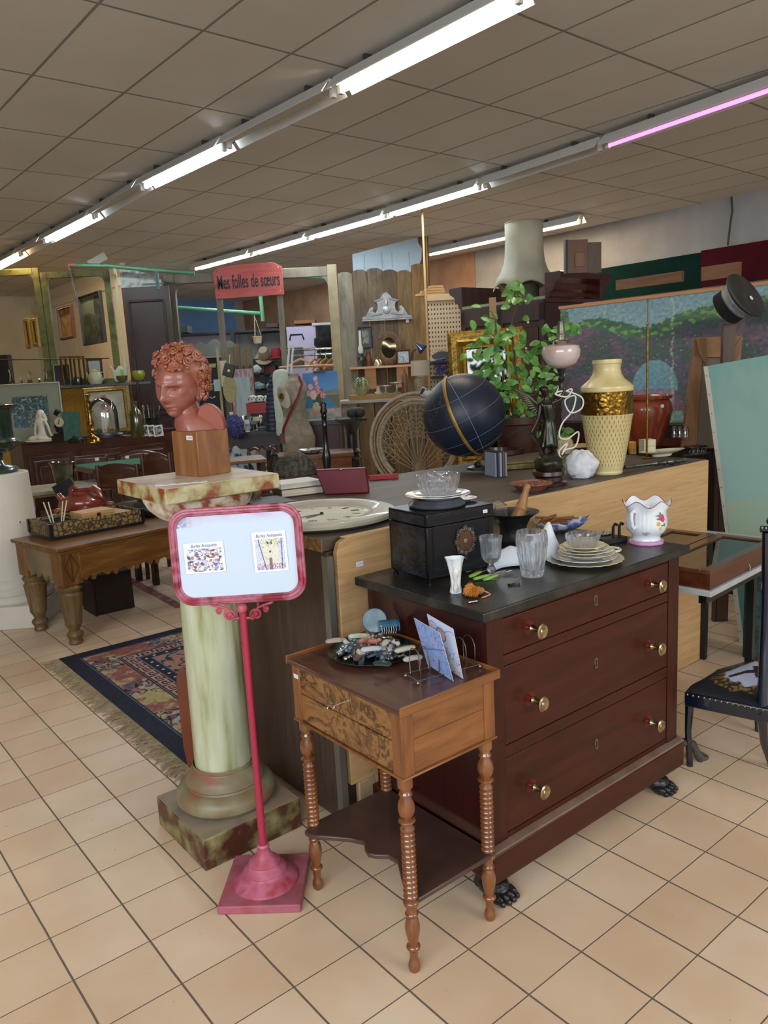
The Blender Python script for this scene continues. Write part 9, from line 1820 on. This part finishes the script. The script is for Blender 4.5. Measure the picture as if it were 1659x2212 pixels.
# ================================================================= PRIE-DIEU CHAIR
ZSx=.30; pA=on(1478,1492,ZSx); pB=on(1640,1525,ZSx); an=math.atan2(pB.y-pA.y,pB.x-pA.x)
pr=T('kneeling_chair','low black lacquered chair with an embroidered cross seat at the right edge','chair',(pA.x,pA.y,0),an); BLL=mat('#0a0f1c',.22,c2='#111a2c',ns=8,coat=.6)
Wc=(pB-pA).length+.03; Dc=.46
m=MB(); m.prism([(0,0),(Wc,0),(Wc,Dc*.8),(Wc*.8,Dc),(Wc*.45,Dc),(.04,Dc*.62),(0,.06)],ZSx-.06,ZSx-.005,'xy'); m.out('seat_frame',BLL,pr,bevel=.006)
def seatf(u,v):
    c=hx('#11151f'); x,y=u-.62,v-.50; r=math.hypot(x*1.0,y*1.0)+.05*nz(u,v,8)
    if r<.40: c=hx('#2a2418') if nz(u,v,22)<.05 else hx('#7a6434')
    if r<.27: c=hx('#aab0cf')
    xx,yy=x*cos(.5)+y*sin(.5),-x*sin(.5)+y*cos(.5)
    if (abs(yy)<.035 and -.24<xx<.20) or (abs(xx-.07)<.04 and abs(yy)<.13): c=hx('#2c1410')
    return c
out=[(0,.0),(Wc,.0),(Wc,Dc*.8),(Wc*.45,Dc)]
def sf(u,v): 
    x=.005+u*(Wc-.01); yl=Dc*(.15+.95*min(1,u*1.6)) if u<.6 else Dc; yl=min(Dc,yl); y=.004+v*(yl-.004); return (x,y,ZSx-.004+.035*(sin(PI*u)**.5)*(sin(PI*v)**.5))
picture('embroidered_seat',1,1,seatf,pr,80,70,surf=sf,rough=.8)
for k in range(14): MB().sph((.012+k*(Wc-.03)/13,-.001,ZSx-.012),.0042,8,5).out('brass_nail',mat('#9a8a5a',.3,.8),pr)
for x,y in ((.015,.02),(Wc*.55,Dc-.02)): MB().tube([(x,y,ZSx-.03),(x-.004,y-.004,.14),(x+.004,y,.0)],[.018,.012,.012],8).out('leg',BLL,pr)
px2=on(1668,1655,0); lx=lambda P:(Matrix.Rotation(-an,3,'Z')@(P-Vector((pA.x,pA.y,0))))
g0=lx(px2); g1=lx(on(1646,1540,ZSx-.03)); hz_=lambda y:0
g2=lx(at(1655,1300,px2.y-.03)); g3=lx(at(1657,1150,px2.y-.03))
MB().tube([g0,g0.lerp(g1,.45)+Vector((-.012,0,0)),g1,g1.lerp(g2,.5),g2,g3],[.013,.015,.018,.017,.016,.016],10).out('back_post',BLL,pr)
MB().tube([g3+Vector((-.02,0,.01)),g3+Vector((.05,0,.014)),g3+Vector((.3,0,.016))],[(.012,.018)]*3,10,flat=(0,0,1)).out('top_rail',BLL,pr); MB().sph(g3+Vector((.03,0,.04)),(.035,.02,.022),14,8).out('carved_crest',mat('#0c0c0e',.3,c2='#8a7a3a',ns=60,amt=(.6,.64)),pr)
m=MB()
for k in range(5): m.sph(g3+Vector((-.012+k*.012,-.016,.018)),.004,6,4)
m.out('pearl_beads',mat('#a0a4b0',.3),pr)
p=on(1505,1645,0); cf_=T('claw_foot','grey metal claw foot of a pedestal table standing behind the chest corner','table foot',(p.x,p.y,0),rad(200)); MB().tube([(-.02,0,.012),(.0,0,.035),(.02,0,.075),(.05,0,.09),(.10,.0,.10),(.2,0,.11)],[(.022,.02),(.014,.014),(.016,.014),(.017,.014),(.014,.012),(.012,.012)],10).out('curved_leg',mat('#4a4640',.45,.4,'#5f5a52',20),cf_); MB().sph((-.03,0,.010),(.022,.018,.012),12,8).out('toe_pad',mat('#4a4640',.45,.4,'#5f5a52',20),cf_)
